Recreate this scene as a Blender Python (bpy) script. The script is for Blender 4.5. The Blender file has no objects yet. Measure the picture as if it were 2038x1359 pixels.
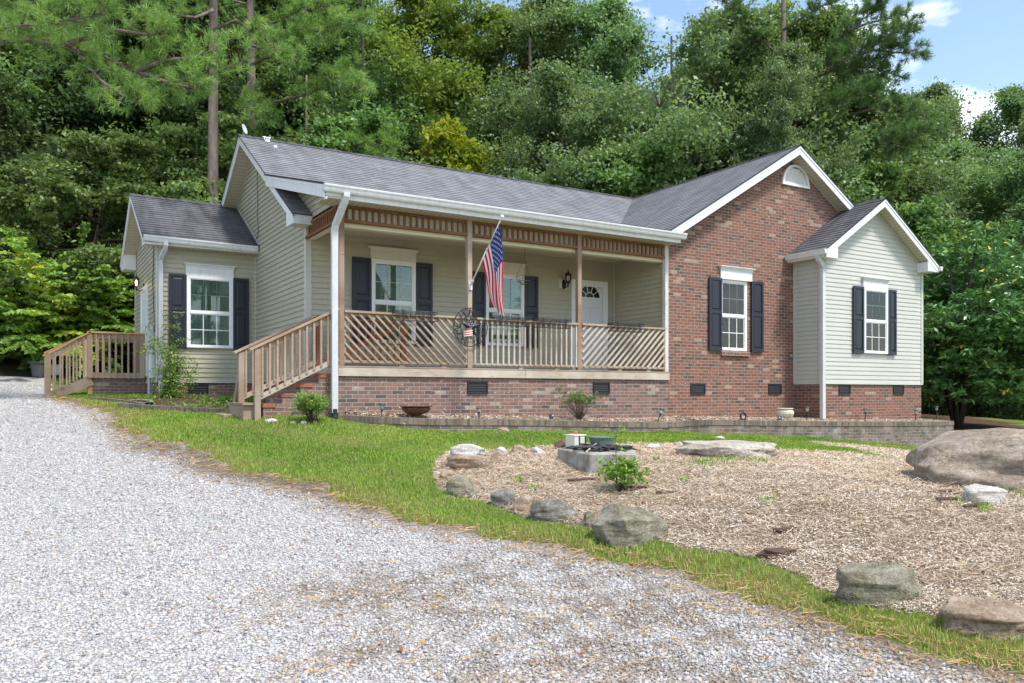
import bpy, bmesh, math, random
import numpy as np
from mathutils import Vector, Matrix
random.seed(7); RNG = np.random.default_rng(7)
S = bpy.context.scene; COL = S.collection
R = math.radians
# ------------------------------------------------------------------ camera, sky, sun, exposure
F = 1606.0; CX = 1019.0; HY = 785.0; W_, H_ = 2038.0, 1359.0
YAW = R(31.1)
FWD = Vector((math.sin(YAW), math.cos(YAW), 0)); RGT = Vector((math.cos(YAW), -math.sin(YAW), 0))
cam = bpy.data.cameras.new('camera'); camo = bpy.data.objects.new('camera', cam); COL.objects.link(camo)
cam.sensor_fit = 'HORIZONTAL'; cam.sensor_width = 36.0; cam.lens = 36.0 * F / W_
cam.shift_x = 0.0; cam.shift_y = (HY - H_ / 2) / W_
cam.clip_start = 0.05; cam.clip_end = 3000
camo.location = (0, 0, 0); camo.rotation_euler = (R(90), 0, -YAW)
S.camera = camo
SUN_EL, SUN_AZ = R(60), R(163)      # azimuth measured clockwise from +Y
world = bpy.data.worlds.new('World'); S.world = world; world.use_nodes = True
nt = world.node_tree; nt.nodes.clear()
def wn(t, **k):
    n = nt.nodes.new(t)
    for a, b in k.items(): setattr(n, a, b)
    return n
wo = wn('ShaderNodeOutputWorld'); bg = wn('ShaderNodeBackground'); sky = wn('ShaderNodeTexSky')
sky.sky_type = 'NISHITA'; sky.sun_disc = False; sky.sun_elevation = SUN_EL; sky.sun_rotation = SUN_AZ
sky.air_density = 1.0; sky.dust_density = 0.6; sky.ozone_density = 2.0
tc = wn('ShaderNodeTexCoord'); mp = wn('ShaderNodeMapping'); mp.inputs['Scale'].default_value = (1, 1, 2.6); mp.inputs['Location'].default_value = (.8, .8, 2)
nz = wn('ShaderNodeTexNoise'); nz.inputs['Scale'].default_value = 3.1; nz.inputs['Detail'].default_value = 9; nz.inputs['Roughness'].default_value = 0.58
cr = wn('ShaderNodeValToRGB'); cr.color_ramp.elements[0].position = 0.52; cr.color_ramp.elements[1].position = 0.70
mx = wn('ShaderNodeMixRGB'); mx.inputs['Color2'].default_value = (9.3, 9.1, 8.9, 1)
hs = wn('ShaderNodeMixRGB'); hs.blend_type = 'MULTIPLY'; hs.inputs['Fac'].default_value = 1; hs.inputs['Color2'].default_value = (1.22, 1.15, 1.06, 1)
L = nt.links.new
L(tc.outputs['Generated'], mp.inputs['Vector']); L(mp.outputs['Vector'], nz.inputs['Vector']); L(nz.outputs['Fac'], cr.inputs['Fac'])
L(sky.outputs['Color'], hs.inputs['Color1']); L(hs.outputs['Color'], mx.inputs['Color1']); L(cr.outputs['Color'], mx.inputs['Fac'])
L(mx.outputs['Color'], bg.inputs['Color']); bg.inputs['Strength'].default_value = 0.13
L(bg.outputs['Background'], wo.inputs['Surface'])
sl = bpy.data.lights.new('sun', 'SUN'); so = bpy.data.objects.new('sun', sl); COL.objects.link(so)
sl.energy = 2.4; sl.angle = R(9); sl.color = (1.0, 0.965, 0.91)
sdir = Vector((math.sin(SUN_AZ) * math.cos(SUN_EL), math.cos(SUN_AZ) * math.cos(SUN_EL), math.sin(SUN_EL)))
so.rotation_euler = sdir.to_track_quat('Z', 'Y').to_euler()
S.view_settings.view_transform = 'Standard'; S.view_settings.look = 'None'; S.view_settings.gamma = 1.0
S.view_settings.exposure = 1.05
S.render.engine = 'CYCLES'; S.cycles.max_bounces = 8; S.cycles.transparent_max_bounces = 12; S.cycles.diffuse_bounces = 4

# ------------------------------------------------------------------ pixel <-> place
def ray(px, py=HY):
    u = (px - CX) / F; v = (HY - py) / F
    return FWD + RGT * u + Vector((0, 0, v))
def P(px, py, t): return ray(px, py) * t
def onY(px, py, Y): r = ray(px, py); return r * (Y / r.y)
def onX(px, py, X): r = ray(px, py); return r * (X / r.x)

# ------------------------------------------------------------------ materials
def M(name, base=(.5, .5, .5), rough=.7, spec=.3, metal=0.0):
    m = bpy.data.materials.new(name); m.use_nodes = True; b = m.node_tree.nodes['Principled BSDF']
    b.inputs['Base Color'].default_value = (*base, 1); b.inputs['Roughness'].default_value = rough
    b.inputs['Specular IOR Level'].default_value = spec; b.inputs['Metallic'].default_value = metal
    return m
class N:
    """small node helper"""
    def __init__(s, m): s.m = m; s.t = m.node_tree; s.b = s.t.nodes.get('Principled BSDF')
    def n(s, typ, **k):
        x = s.t.nodes.new(typ)
        for a, b in k.items():
            if a.startswith('_'): x.inputs[a[1:].replace('_', ' ')].default_value = b
            else: setattr(x, a, b)
        return x
    def l(s, a, b): s.t.links.new(a, b)
    def co(s, kind='Object', scale=None):
        c = s.n('ShaderNodeTexCoord').outputs[kind]
        if scale is None: return c
        mm = s.n('ShaderNodeMapping'); mm.inputs['Scale'].default_value = scale; s.l(c, mm.inputs['Vector']); return mm.outputs['Vector']
    def noise(s, scale, detail=4, rough=.55, co=None):
        x = s.n('ShaderNodeTexNoise'); x.inputs['Scale'].default_value = scale; x.inputs['Detail'].default_value = detail; x.inputs['Roughness'].default_value = rough
        s.l(co if co is not None else s.co(), x.inputs['Vector']); return x.outputs['Fac']
    def ramp(s, fac, stops, interp='LINEAR'):
        x = s.n('ShaderNodeValToRGB'); e = x.color_ramp; e.interpolation = interp
        while len(e.elements) < len(stops): e.elements.new(.5)
        for el, (p, c) in zip(e.elements, stops):
            el.position = p; el.color = (*c, 1) if len(c) == 3 else c
        s.l(fac, x.inputs['Fac']); return x.outputs['Color']
    def mix(s, fac, a, b, mode='MIX'):
        x = s.n('ShaderNodeMixRGB', blend_type=mode)
        for sock, v in ((x.inputs['Fac'], fac), (x.inputs['Color1'], a), (x.inputs['Color2'], b)):
            if isinstance(v, (int, float)): sock.default_value = v
            elif isinstance(v, tuple): sock.default_value = (*v, 1)
            else: s.l(v, sock)
        return x.outputs['Color']
    def math(s, op, a, b=0.0):
        x = s.n('ShaderNodeMath', operation=op)
        for sock, v in ((x.inputs[0], a), (x.inputs[1], b)):
            if isinstance(v, (int, float)): sock.default_value = v
            else: s.l(v, sock)
        return x.outputs[0]
    def attr(s, name, out='Fac'): return s.n('ShaderNodeAttribute', attribute_name=name).outputs[out]
    def objrand(s): return s.n('ShaderNodeObjectInfo').outputs['Random']
    def color(s, c): s.l(c, s.b.inputs['Base Color'])
    def bump(s, h, strength=.5, dist=.01):
        x = s.n('ShaderNodeBump'); x.inputs['Strength'].default_value = strength; x.inputs['Distance'].default_value = dist
        s.l(h, x.inputs['Height']); s.l(x.outputs['Normal'], s.b.inputs['Normal'])
def g3(v): return (v, v, v)

def siding_mat(name, c, dirt=.5):
    m = M(name, c, .42, .35); k = N(m)
    a = k.noise(1.3, 5, .6); b = k.noise(14, 4, .6, k.co('Object', (1, 1, .25)))
    col = k.mix(k.ramp(a, [(.35, g3(0)), (.72, g3(1))]), tuple(x * .92 for x in c), c)
    col = k.mix(k.math('MULTIPLY', k.ramp(b, [(.45, g3(0)), (.8, g3(1))]), dirt * .4), col, (c[0] * .72, c[1] * .76, c[2] * .62))
    k.color(col); k.bump(k.noise(120, 2), .08, .002); return m
def white_mat(name, c=(.8, .8, .79), dirt=.3, rough=.4):
    m = M(name, c, rough, .4); k = N(m)
    b = k.noise(9, 7, .75, k.co('Object', (1, 1, .35)))
    k.color(k.mix(k.math('MULTIPLY', k.ramp(b, [(.44, g3(0)), (.74, g3(1))]), dirt), c, (.33, .33, .28))); k.bump(k.noise(60, 3), .06, .002); return m
def brick_mat(name, stops, mortar, rough=.85, bw=.2032, rh=.0677, moss=0.0, efflo=0.0):
    m = M(name, (.3, .1, .1), rough, .2); k = N(m)
    uv = k.n('ShaderNodeUVMap').outputs['UV']
    def bt(c1, c2, mo):
        x = k.n('ShaderNodeTexBrick', offset=.5, squash=1.0)
        x.inputs['Scale'].default_value = 1.0; x.inputs['Mortar Size'].default_value = .0056; x.inputs['Mortar Smooth'].default_value = .15
        x.inputs['Brick Width'].default_value = bw; x.inputs['Row Height'].default_value = rh; x.inputs['Bias'].default_value = 0
        x.inputs['Color1'].default_value = (*c1, 1); x.inputs['Color2'].default_value = (*c2, 1); x.inputs['Mortar'].default_value = (*mo, 1)
        k.l(uv, x.inputs['Vector']); return x
    b1 = bt((0, 0, 0), (1, 1, 1), (.5, .5, .5))
    col = k.ramp(b1.outputs['Color'], stops, 'CONSTANT')
    # blotches inside the bricks and pale ends
    nn = k.noise(26, 4, .7)
    col = k.mix(k.ramp(nn, [(.4, g3(0)), (.7, g3(.55))]), col, tuple(x * 1.0 for x in (stops[0][1][0] * .55, stops[0][1][1] * .55, stops[0][1][2] * .6)), 'MIX')
    fl = k.noise(15, 2, .6, k.co('Object', (1, 1, 1.7)))
    col = k.mix(k.ramp(fl, [(.665, g3(0)), (.69, g3(.75))]), col, (.50, .43, .35))
    mort = k.mix(k.noise(8, 4), mortar, tuple(x * .75 for x in mortar))
    col = k.mix(b1.outputs['Fac'], col, mort)
    if moss:
        mz = k.ramp(k.noise(3.2, 6, .75, k.co('Object', (1, 1, .5))), [(.48, g3(0)), (.66, g3(moss))])
        col = k.mix(mz, col, (.085, .085, .06))
    if efflo:
        ez = k.ramp(k.noise(1.6, 7, .75), [(.52, g3(0)), (.66, g3(efflo))])
        col = k.mix(ez, col, (.42, .42, .41))
    k.color(col)
    h = k.mix(.25, b1.outputs['Fac'], k.noise(90, 3))
    inv = k.n('ShaderNodeInvert'); k.l(h, inv.inputs['Color']); k.bump(inv.outputs['Color'], .6, .008)
    return m
def wood_mat(name, c1, c2, c3=None, rough=.8, grain=1.0):
    m = M(name, c1, rough, .2); k = N(m)
    uv = k.n('ShaderNodeUVMap').outputs['UV']
    mp_ = k.n('ShaderNodeMapping'); mp_.inputs['Scale'].default_value = (1.2, 14, 1); k.l(uv, mp_.inputs['Vector'])
    a = k.noise(3.5, 6, .7, mp_.outputs['Vector']); b = k.noise(1.1, 4, .6)
    col = k.mix(k.ramp(a, [(.35, g3(0)), (.65, g3(1))]), c1, c2)
    if c3: col = k.mix(k.ramp(b, [(.42, g3(0)), (.62, g3(1))]), col, c3)
    kn = k.n('ShaderNodeTexVoronoi'); kn.inputs['Scale'].default_value = 2.3; mq = k.n('ShaderNodeMapping'); mq.inputs['Scale'].default_value = (1, 3.5, 1); k.l(uv, mq.inputs['Vector']); k.l(mq.outputs['Vector'], kn.inputs['Vector'])
    col = k.mix(k.ramp(kn.outputs['Distance'], [(.05, g3(.75)), (.09, g3(0))]), col, tuple(x * .35 for x in c1))
    k.color(col); k.bump(a, .4 * grain, .004); return m
def shingle_mat(name, c1, c2, stain=0.3, stc=(.03, .03, .033)):
    m = M(name, c1, .82, .28); k = N(m)
    uv = k.n('ShaderNodeUVMap').outputs['UV']
    x = k.n('ShaderNodeTexBrick', offset=.37, squash=1.0); x.inputs['Scale'].default_value = 1
    x.inputs['Brick Width'].default_value = .31; x.inputs['Row Height'].default_value = .143; x.inputs['Mortar Size'].default_value = .003
    x.inputs['Color1'].default_value = (0, 0, 0, 1); x.inputs['Color2'].default_value = (1, 1, 1, 1); x.inputs['Mortar'].default_value = (.0, .0, .0, 1)
    k.l(uv, x.inputs['Vector'])
    col = k.mix(x.outputs['Color'], c1, c2)
    col = k.mix(k.ramp(k.noise(55, 3, .8), [(.35, g3(0)), (.7, g3(.6))]), col, tuple(v * 1.5 for v in c2))
    mq = k.n('ShaderNodeMapping'); mq.inputs['Scale'].default_value = (1.6, .35, 1); k.l(uv, mq.inputs['Vector'])
    st = k.ramp(k.noise(1.6, 6, .7, mq.outputs['Vector']), [(.42, g3(0)), (.66, g3(1))])
    col = k.mix(k.math('MULTIPLY', st, stain), col, stc)
    k.color(col); k.bump(k.noise(260, 2, .8), .5, .004); return m

MAT = {}
MAT['siding'] = siding_mat('vinyl_siding', (.465, .435, .325), .9)
MAT['siding_bay'] = siding_mat('vinyl_siding_bay', (.55, .54, .485), .5)
MAT['soffit'] = siding_mat('soffit_vinyl', (.55, .51, .40))
MAT['white'] = white_mat('white_trim', (.74, .745, .75), .35)
MAT['white_clean'] = white_mat('white_vinyl_frame', (.80, .80, .80), .08)
MAT['beam'] = siding_mat('beam_vinyl', (.74, .67, .50), .4); MAT['spout'] = white_mat('downspout_white', (.58, .585, .60), .4)
MAT['cream'] = white_mat('cream_header', (.66, .62, .54), .2)
BR = [(0, (.205, .092, .062)), (.14, (.235, .106, .072)), (.33, (.262, .12, .078)), (.5, (.19, .093, .066)), (.60, (.175, .106, .084)), (.72, (.25, .122, .082)), (.86, (.105, .078, .068)), (.955, (.38, .27, .20))]
BP = [(0, (.215, .125, .10)), (.15, (.25, .15, .12)), (.35, (.185, .115, .095)), (.5, (.235, .14, .115)), (.64, (.17, .12, .11)), (.76, (.27, .16, .12)), (.88, (.10, .085, .085)), (.95, (.38, .30, .24))]
BW = [(0, (.21, .155, .12)), (.2, (.26, .20, .16)), (.45, (.15, .125, .105)), (.7, (.27, .185, .145)), (.9, (.12, .10, .085))]
MAT['brick_red'] = brick_mat('red_brick', BR, (.37, .32, .275))
MAT['brick_porch'] = brick_mat('mauve_brick', BP, (.38, .33, .285))
MAT['brick_old'] = brick_mat('weathered_brick', BW, (.36, .33, .29), moss=.7, efflo=.5)
MAT['brick_soldier'] = brick_mat('soldier_brick', BW, (.22, .20, .17), moss=.6, bw=.0677, rh=.2032)
MAT['wood_gray'] = wood_mat('weathered_wood', (.37, .275, .20), (.23, .16, .11), (.40, .33, .265))
MAT['wood_pale'] = wood_mat('pale_weathered_wood', (.50, .42, .335), (.34, .265, .195), (.54, .475, .40))
MAT['wood_post'] = wood_mat('post_wood', (.31, .18, .11), (.17, .095, .06), (.33, .24, .18))
MAT['wood_red'] = wood_mat('red_stained_wood', (.24, .115, .058), (.12, .05, .025), (.23, .12, .07))
MAT['wood_tan'] = wood_mat('tan_wood', (.42, .295, .20), (.27, .175, .11), (.43, .34, .26))
MAT['wood_orange'] = wood_mat('orange_wood', (.58, .33, .14), (.46, .25, .11), (.55, .36, .2))
MAT['post_white'] = white_mat('whitened_post', (.62, .60, .57), .6, .8)
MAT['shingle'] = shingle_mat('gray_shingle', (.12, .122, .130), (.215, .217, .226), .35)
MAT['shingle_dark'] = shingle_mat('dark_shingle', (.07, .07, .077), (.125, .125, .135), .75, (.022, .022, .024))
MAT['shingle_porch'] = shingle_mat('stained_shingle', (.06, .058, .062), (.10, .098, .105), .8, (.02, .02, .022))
def shutter_mat():
    m = M('shutter', (.020, .023, .036), .42, .4); k = N(m); k.bump(k.noise(40, 4, .6, k.co('Object', (6, 6, .5))), .15, .002); return m
MAT['shutter'] = shutter_mat()
MAT['black'] = M('black_metal', (.012, .012, .014), .45, .5)
MAT['black_plastic'] = M('black_plastic', (.02, .021, .024), .55, .4)
MAT['dark_void'] = M('dark_interior', (.015, .015, .015), .9, .1)
MAT['blind'] = M('window_blind', (.46, .49, .45), .6, .3)
MAT['curtain'] = M('curtain_cloth', (.55, .56, .55), .9, .1)
MAT['door'] = white_mat('painted_door', (.72, .73, .74), .05, .35)
def glass_mat(tint=(.75, .86, .82), refl=1.0):
    m = bpy.data.materials.new('window_glass'); m.use_nodes = True; t = m.node_tree; t.nodes.clear()
    o = t.nodes.new('ShaderNodeOutputMaterial'); g = t.nodes.new('ShaderNodeBsdfGlossy'); g.inputs['Roughness'].default_value = .015
    tr = t.nodes.new('ShaderNodeBsdfTransparent'); tr.inputs['Color'].default_value = (*tint, 1)
    fr = t.nodes.new('ShaderNodeFresnel'); fr.inputs['IOR'].default_value = 1.65
    mi = t.nodes.new('ShaderNodeMixShader'); t.links.new(fr.outputs[0], mi.inputs[0]); t.links.new(tr.outputs[0], mi.inputs[1]); t.links.new(g.outputs[0], mi.inputs[2]); t.links.new(mi.outputs[0], o.inputs['Surface'])
    return m
MAT['glass'] = glass_mat()
MAT['glass_clear'] = glass_mat((.95, .95, .93))

# ------------------------------------------------------------------ object helpers
def link(o): COL.objects.link(o); return o
def tag(o, label=None, cat=None, group=None, kind=None):
    if label: o['label'] = label
    if cat: o['category'] = cat
    if group: o['group'] = group
    if kind: o['kind'] = kind
    return o
def thing(name, loc, label, cat, group=None):
    o = link(bpy.data.objects.new(name, None)); o.location = loc; o.empty_display_size = .2
    return tag(o, label, cat, group)
def base_of(p):
    v = Vector((0, 0, 0))
    while p is not None: v += Vector(p.location); p = p.parent
    return v
def copy_tree(o, parent=None):
    c = o.copy(); COL.objects.link(c); c.parent = parent
    for ch in list(o.children): copy_tree(ch, c)
    return c
def boxuv(me, off=(0, 0, 0)):
    uvl = me.uv_layers.new(name='UVMap')
    nv = len(me.vertices); co = np.empty(nv * 3, 'f'); me.vertices.foreach_get('co', co); co = co.reshape(-1, 3) + np.array(off, 'f')
    npz = len(me.polygons)
    nr = np.empty(npz * 3, 'f'); me.polygons.foreach_get('normal', nr); nr = nr.reshape(-1, 3)
    lt = np.empty(npz, 'i'); me.polygons.foreach_get('loop_total', lt)
    li = np.empty(len(me.loops), 'i'); me.loops.foreach_get('vertex_index', li)
    fn = np.repeat(nr, lt, axis=0); p = co[li]
    horiz = np.abs(fn[:, 2]) > .92
    t = np.stack([-fn[:, 1], fn[:, 0], np.zeros(len(fn))], 1); ln = np.linalg.norm(t, axis=1, keepdims=True); ln[ln < 1e-6] = 1; t = t / ln
    t[horiz] = (1, 0, 0); b = np.cross(fn, t); b[horiz] = (0, 1, 0)
    uv = np.stack([(p * t).sum(1), (p * b).sum(1)], 1)
    uvl.data.foreach_set('uv', uv.astype('f').ravel())
class B:
    def __init__(s): s.v = []; s.f = []; s.uvs = None; s.mi = []
    def add(s, vs, fs, mi=0):
        o = len(s.v); s.v += [tuple(x) for x in vs]; s.f += [tuple(i + o for i in f) for f in fs]; s.mi += [mi] * len(fs); return s
    def box(s, x0, x1, y0, y1, z0, z1, mi=0):
        if x0 > x1: x0, x1 = x1, x0
        if y0 > y1: y0, y1 = y1, y0
        if z0 > z1: z0, z1 = z1, z0
        return s.add([(x0, y0, z0), (x1, y0, z0), (x1, y1, z0), (x0, y1, z0), (x0, y0, z1), (x1, y0, z1), (x1, y1, z1), (x0, y1, z1)],
                     [(0, 3, 2, 1), (4, 5, 6, 7), (0, 1, 5, 4), (1, 2, 6, 5), (2, 3, 7, 6), (3, 0, 4, 7)], mi)
    def beam(s, a, b, w, h, up=(0, 0, 1), mi=0):
        a = Vector(a); b = Vector(b); d = (b - a).normalized(); up = Vector(up)
        if abs(d.dot(up)) > .98: up = Vector((0, 1, 0))
        r = d.cross(up).normalized(); u = r.cross(d)
        vs = []
        for p in (a, b):
            for sx, sz in ((-1, -1), (1, -1), (1, 1), (-1, 1)): vs.append(p + r * (sx * w / 2) + u * (sz * h / 2))
        return s.add(vs, [(0, 1, 2, 3), (7, 6, 5, 4), (0, 4, 5, 1), (1, 5, 6, 2), (2, 6, 7, 3), (3, 7, 4, 0)], mi)
    def tube(s, pts, r, n=8, mi=0, closed=False):
        pts = [Vector(p) for p in pts]; k = len(pts); rs = r if isinstance(r, (list, tuple)) else [r] * k
        vs = []; prev = None
        for i, p in enumerate(pts):
            a = pts[(i - 1) % k] if (closed or i > 0) else p; b = pts[(i + 1) % k] if (closed or i < k - 1) else p
            d = (b - a)
            d = d.normalized() if d.length > 1e-9 else Vector((0, 0, 1))
            if prev is None: x = d.orthogonal().normalized()
            else:
                x = prev - d * prev.dot(d); x = x.normalized() if x.length > 1e-6 else d.orthogonal().normalized()
            prev = x; y = d.cross(x)
            for j in range(n):
                an = 2 * math.pi * j / n; vs.append(p + (x * math.cos(an) + y * math.sin(an)) * rs[i])
        fs = []
        for i in range(k if closed else k - 1):
            i2 = (i + 1) % k
            for j in range(n): fs.append((i * n + j, i * n + (j + 1) % n, i2 * n + (j + 1) % n, i2 * n + j))
        if not closed: fs.append(tuple(range(n - 1, -1, -1))); fs.append(tuple((k - 1) * n + j for j in range(n)))
        return s.add(vs, fs, mi)
    def lathe(s, prof, c, n=24, ax=(0, 0, 1), mi=0, wob=None):
        c = Vector(c); ax = Vector(ax).normalized(); x = ax.orthogonal().normalized(); y = ax.cross(x); vs = []
        for r, z in prof:
            for j in range(n):
                an = 2 * math.pi * j / n; rr = r * (wob(j, z) if wob else 1)
                vs.append(c + ax * z + (x * math.cos(an) + y * math.sin(an)) * max(rr, 1e-4))
        fs = []
        for i in range(len(prof) - 1):
            for j in range(n): fs.append((i * n + j, i * n + (j + 1) % n, (i + 1) * n + (j + 1) % n, (i + 1) * n + j))
        fs.append(tuple(range(n - 1, -1, -1))); fs.append(tuple((len(prof) - 1) * n + j for j in range(n)))
        return s.add(vs, fs, mi)
    def prism(s, poly, d, mi=0):
        """extrude a 3-D polygon by vector d"""
        n = len(poly); d = Vector(d); a = [Vector(p) for p in poly]; b = [p + d for p in a]
        return s.add(a + b, [tuple(range(n - 1, -1, -1)), tuple(range(n, 2 * n))] + [(i, (i + 1) % n, n + (i + 1) % n, n + i) for i in range(n)], mi)
    def obj(s, name, mat, parent=None, loc=None, smooth=False, label=None, bevel=0):
        me = bpy.data.meshes.new(name)
        off = base_of(parent) if parent is not None else Vector(loc or (0, 0, 0))
        me.from_pydata([(x - off.x, y - off.y, z - off.z) for x, y, z in s.v], [], s.f)
        for m in (mat if isinstance(mat, (list, tuple)) else [mat]): me.materials.append(m)
        me.polygons.foreach_set('material_index', s.mi)
        me.update()
        bm = bmesh.new(); bm.from_mesh(me); bmesh.ops.recalc_face_normals(bm, faces=bm.faces); bm.to_mesh(me); bm.free(); me.update()
        boxuv(me, off)
        if smooth: me.polygons.foreach_set('use_smooth', [True] * len(me.polygons))
        o = link(bpy.data.objects.new(name, me))
        if parent is not None: o.parent = parent
        else: o.location = off
        if label: o['label'] = label
        if bevel:
            md = o.modifiers.new('bevel', 'BEVEL'); md.width = bevel; md.segments = 1; md.limit_method = 'ANGLE'
        return o

def each(b, name, mat, parent):
    """every connected piece of the builder becomes an object of its own"""
    n = len(b.v); par = list(range(n))
    def fd(i):
        while par[i] != i: par[i] = par[par[i]]; i = par[i]
        return i
    for f in b.f:
        for i in f[1:]: par[fd(i)] = fd(f[0])
    gr = {}
    for f in b.f: gr.setdefault(fd(f[0]), []).append(f)
    for fs in gr.values():
        ids = sorted({i for f in fs for i in f}); mp_ = {o_: k_ for k_, o_ in enumerate(ids)}; c = B(); c.add([b.v[i] for i in ids], [tuple(mp_[i] for i in f) for f in fs]); c.obj(name, mat, parent)
def lap_sheet(b, poly, vdir, ndir, expo, step, back=None, v0=None, lip=0.0):
    """courses of lapped boards or shingles covering a convex planar polygon. vdir: up the surface, ndir: outwards"""
    poly = [Vector(p) for p in poly]; vd = Vector(vdir).normalized(); nd = Vector(ndir).normalized(); ud = vd.cross(nd).normalized()
    o = poly[0]; us = [(p - o).dot(ud) for p in poly]; vs = [(p - o).dot(vd) for p in poly]
    u0, u1, vmin, vmax = min(us) - .01, max(us) + .01, min(vs), max(vs)
    if v0 is not None: vmin = vmin - ((vmin + o.dot(vd) - v0) % expo)
    bm = bmesh.new(); v = vmin
    while v < vmax:
        a = [o + ud * u0 + vd * v, o + ud * u1 + vd * v]
        q = [bm.verts.new(a[0] + nd * step - vd * lip), bm.verts.new(a[1] + nd * step - vd * lip), bm.verts.new(a[1] + vd * (expo + .001)), bm.verts.new(a[0] + vd * (expo + .001))]
        bm.faces.new(q)
        q2 = [bm.verts.new(a[0] - nd * .002), bm.verts.new(a[1] - nd * .002), bm.verts.new(a[1] + nd * step * .999), bm.verts.new(a[0] + nd * step * .999)]
        bm.faces.new(q2)
        v += expo
    c = sum(poly, Vector()) / len(poly)
    for i in range(len(poly)):
        p, q = poly[i], poly[(i + 1) % len(poly)]; e = q - p
        if e.length < 1e-5: continue
        nn = e.cross(nd).normalized()
        if nn.dot(c - p) > 0: nn = -nn
        bmesh.ops.bisect_plane(bm, geom=list(bm.verts) + list(bm.edges) + list(bm.faces), plane_co=p, plane_no=nn, clear_outer=True)
    bm.verts.index_update(); off = len(b.v)
    b.v += [tuple(x.co) for x in bm.verts]
    for f in bm.faces: b.f.append(tuple(off + x.index for x in f.verts)); b.mi.append(0)
    bm.free(); return b
def sheet_obj(b, name, mat, parent, **k):   # no normal recalculation for open lapped sheets
    me = bpy.data.meshes.new(name); off = base_of(parent)
    me.from_pydata([(x - off.x, y - off.y, z - off.z) for x, y, z in b.v], [], b.f)
    me.materials.append(mat); me.update(); boxuv(me, off)
    o = link(bpy.data.objects.new(name, me)); o.parent = parent; return o

# ------------------------------------------------------------------ terrain
CT = []
def cz(px, py, z): t = -z * F / (py - HY); r = ray(px); CT.append((r.x * t, r.y * t, z))
def ct(px, py, t): r = ray(px); CT.append((r.x * t, r.y * t, -(py - HY) / F * t))
def cw(x, y, z): CT.append((x, y, z))
for a in [(0, 1359, -1.55), (1019, 1359, -1.55), (2038, 1359, -1.55), (0, 1100, -1.38), (500, 1100, -1.36), (1019, 1100, -1.33), (1500, 1150, -1.42), (1950, 1290, -1.5),
          (0, 950, -1.05), (500, 950, -1.02), (0, 850, -.55), (250, 850, -.55), (935, 940, -.93), (1100, 1000, -1.12), (1250, 1060, -1.24), (1190, 905, -.80),
          (1450, 905, -.80), (1500, 1000, -1.02), (1700, 1000, -1.0), (1700, 920, -.87), (1700, 1150, -1.30), (1900, 985, -.97), (2038, 1010, -1.0), (1990, 1200, -1.36), (1350, 1130, -1.38)]: cz(*a)
for a in [(100, 790, 17.0), (510, 831, 12.7), (672, 830, 13.2), (870, 857, 13.4), (1000, 857, 13.9), (1180, 860, 14.6), (1317, 861, 15.3), (1490, 867, 16.2), (1578, 868.5, 16.8),
          (1828, 889, 19.0), (1898, 897, 20.4), (700, 920, 10.0), (1000, 900, 11.2), (1600, 888, 13.2), (1800, 903, 13.2), (470, 821, 13.6), (240, 806, 15.8), (1950, 830, 32), (1950, 872, 20.5), (2030, 860, 24)]: ct(*a)
for a in [(2.4, 18.6, -.04), (1.0, 20.5, -.03), (2.4, 23, .05), (4.4, 14.6, -.25), (11, 18, -.4), (19.6, 13.5, -1.0), (19, 20, -.7), (8, 24, 0), (-3, 23, -.02), (-8, 20, -.1), (-4, 26, 1.0), (2, 27, .9), (-14, 27, 1.2), (-10, 12, -.6),
          (0, 34, 2.4), (12, 32, 1.6), (24, 34, .3), (34, 34, -.8), (40, 20, -1.4), (0, 0, -1.6), (-8, -2, -1.6), (10, -3, -1.9), (22, 4, -2.1), (28, 10, -1.6), (-20, 5, -1.0), (40, 2, -2.4)]: cw(*a)
CT = np.array(CT)
def _tps(r2): return np.where(r2 > 1e-9, .5 * r2 * np.log(np.maximum(r2, 1e-9)), 0)
_n = len(CT); _K = _tps(((CT[:, None, :2] - CT[None, :, :2]) ** 2).sum(-1)) + np.eye(_n) * 1.2
_P = np.c_[np.ones(_n), CT[:, :2]]; _A = np.block([[_K, _P], [_P.T, np.zeros((3, 3))]]); _w = np.linalg.solve(_A, np.r_[CT[:, 2], np.zeros(3)])
def hz(x, y, micro=True):
    x = np.asarray(x, float); y = np.asarray(y, float); sh = x.shape; q = np.stack([x.ravel(), y.ravel()], 1)
    out = np.empty(len(q))
    for i in range(0, len(q), 20000):
        c = q[i:i + 20000]; kk = _tps(((c[:, None, :] - CT[None, :, :2]) ** 2).sum(-1))
        out[i:i + 20000] = kk @ _w[:_n] + _w[_n] + c @ _w[_n + 1:]
    d = np.hypot(q[:, 0] - 8, q[:, 1] - 14); k = np.clip((d - 34) / 30, 0, 1); k = k * k * (3 - 2 * k)
    out = out * (1 - k) + k * np.clip(out, -1.2, 2.2) * .4
    if micro: out += .012 * np.sin(q[:, 0] * 3.1 + np.cos(q[:, 1] * 2.3)) * np.cos(q[:, 1] * 2.7) + .006 * np.sin(q[:, 0] * 8.3 + q[:, 1] * 5.1)
    return out.reshape(sh)
def h1(x, y): return float(hz(np.array([x]), np.array([y]))[0])
def gnd(px, py):
    """where the sight line through a picture point meets the ground"""
    t = np.linspace(3, 60, 1500); r = ray(px, py); z = hz(r.x * t, r.y * t); d = r.z * t - z
    i = np.where(d < 0)[0]
    i = i[0] if len(i) else len(t) - 1
    tt = t[i]
    return Vector((r.x * tt, r.y * tt, float(z[i])))
def gt(px, t): r = ray(px); x, y = r.x * t, r.y * t; return Vector((x, y, h1(x, y)))
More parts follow.
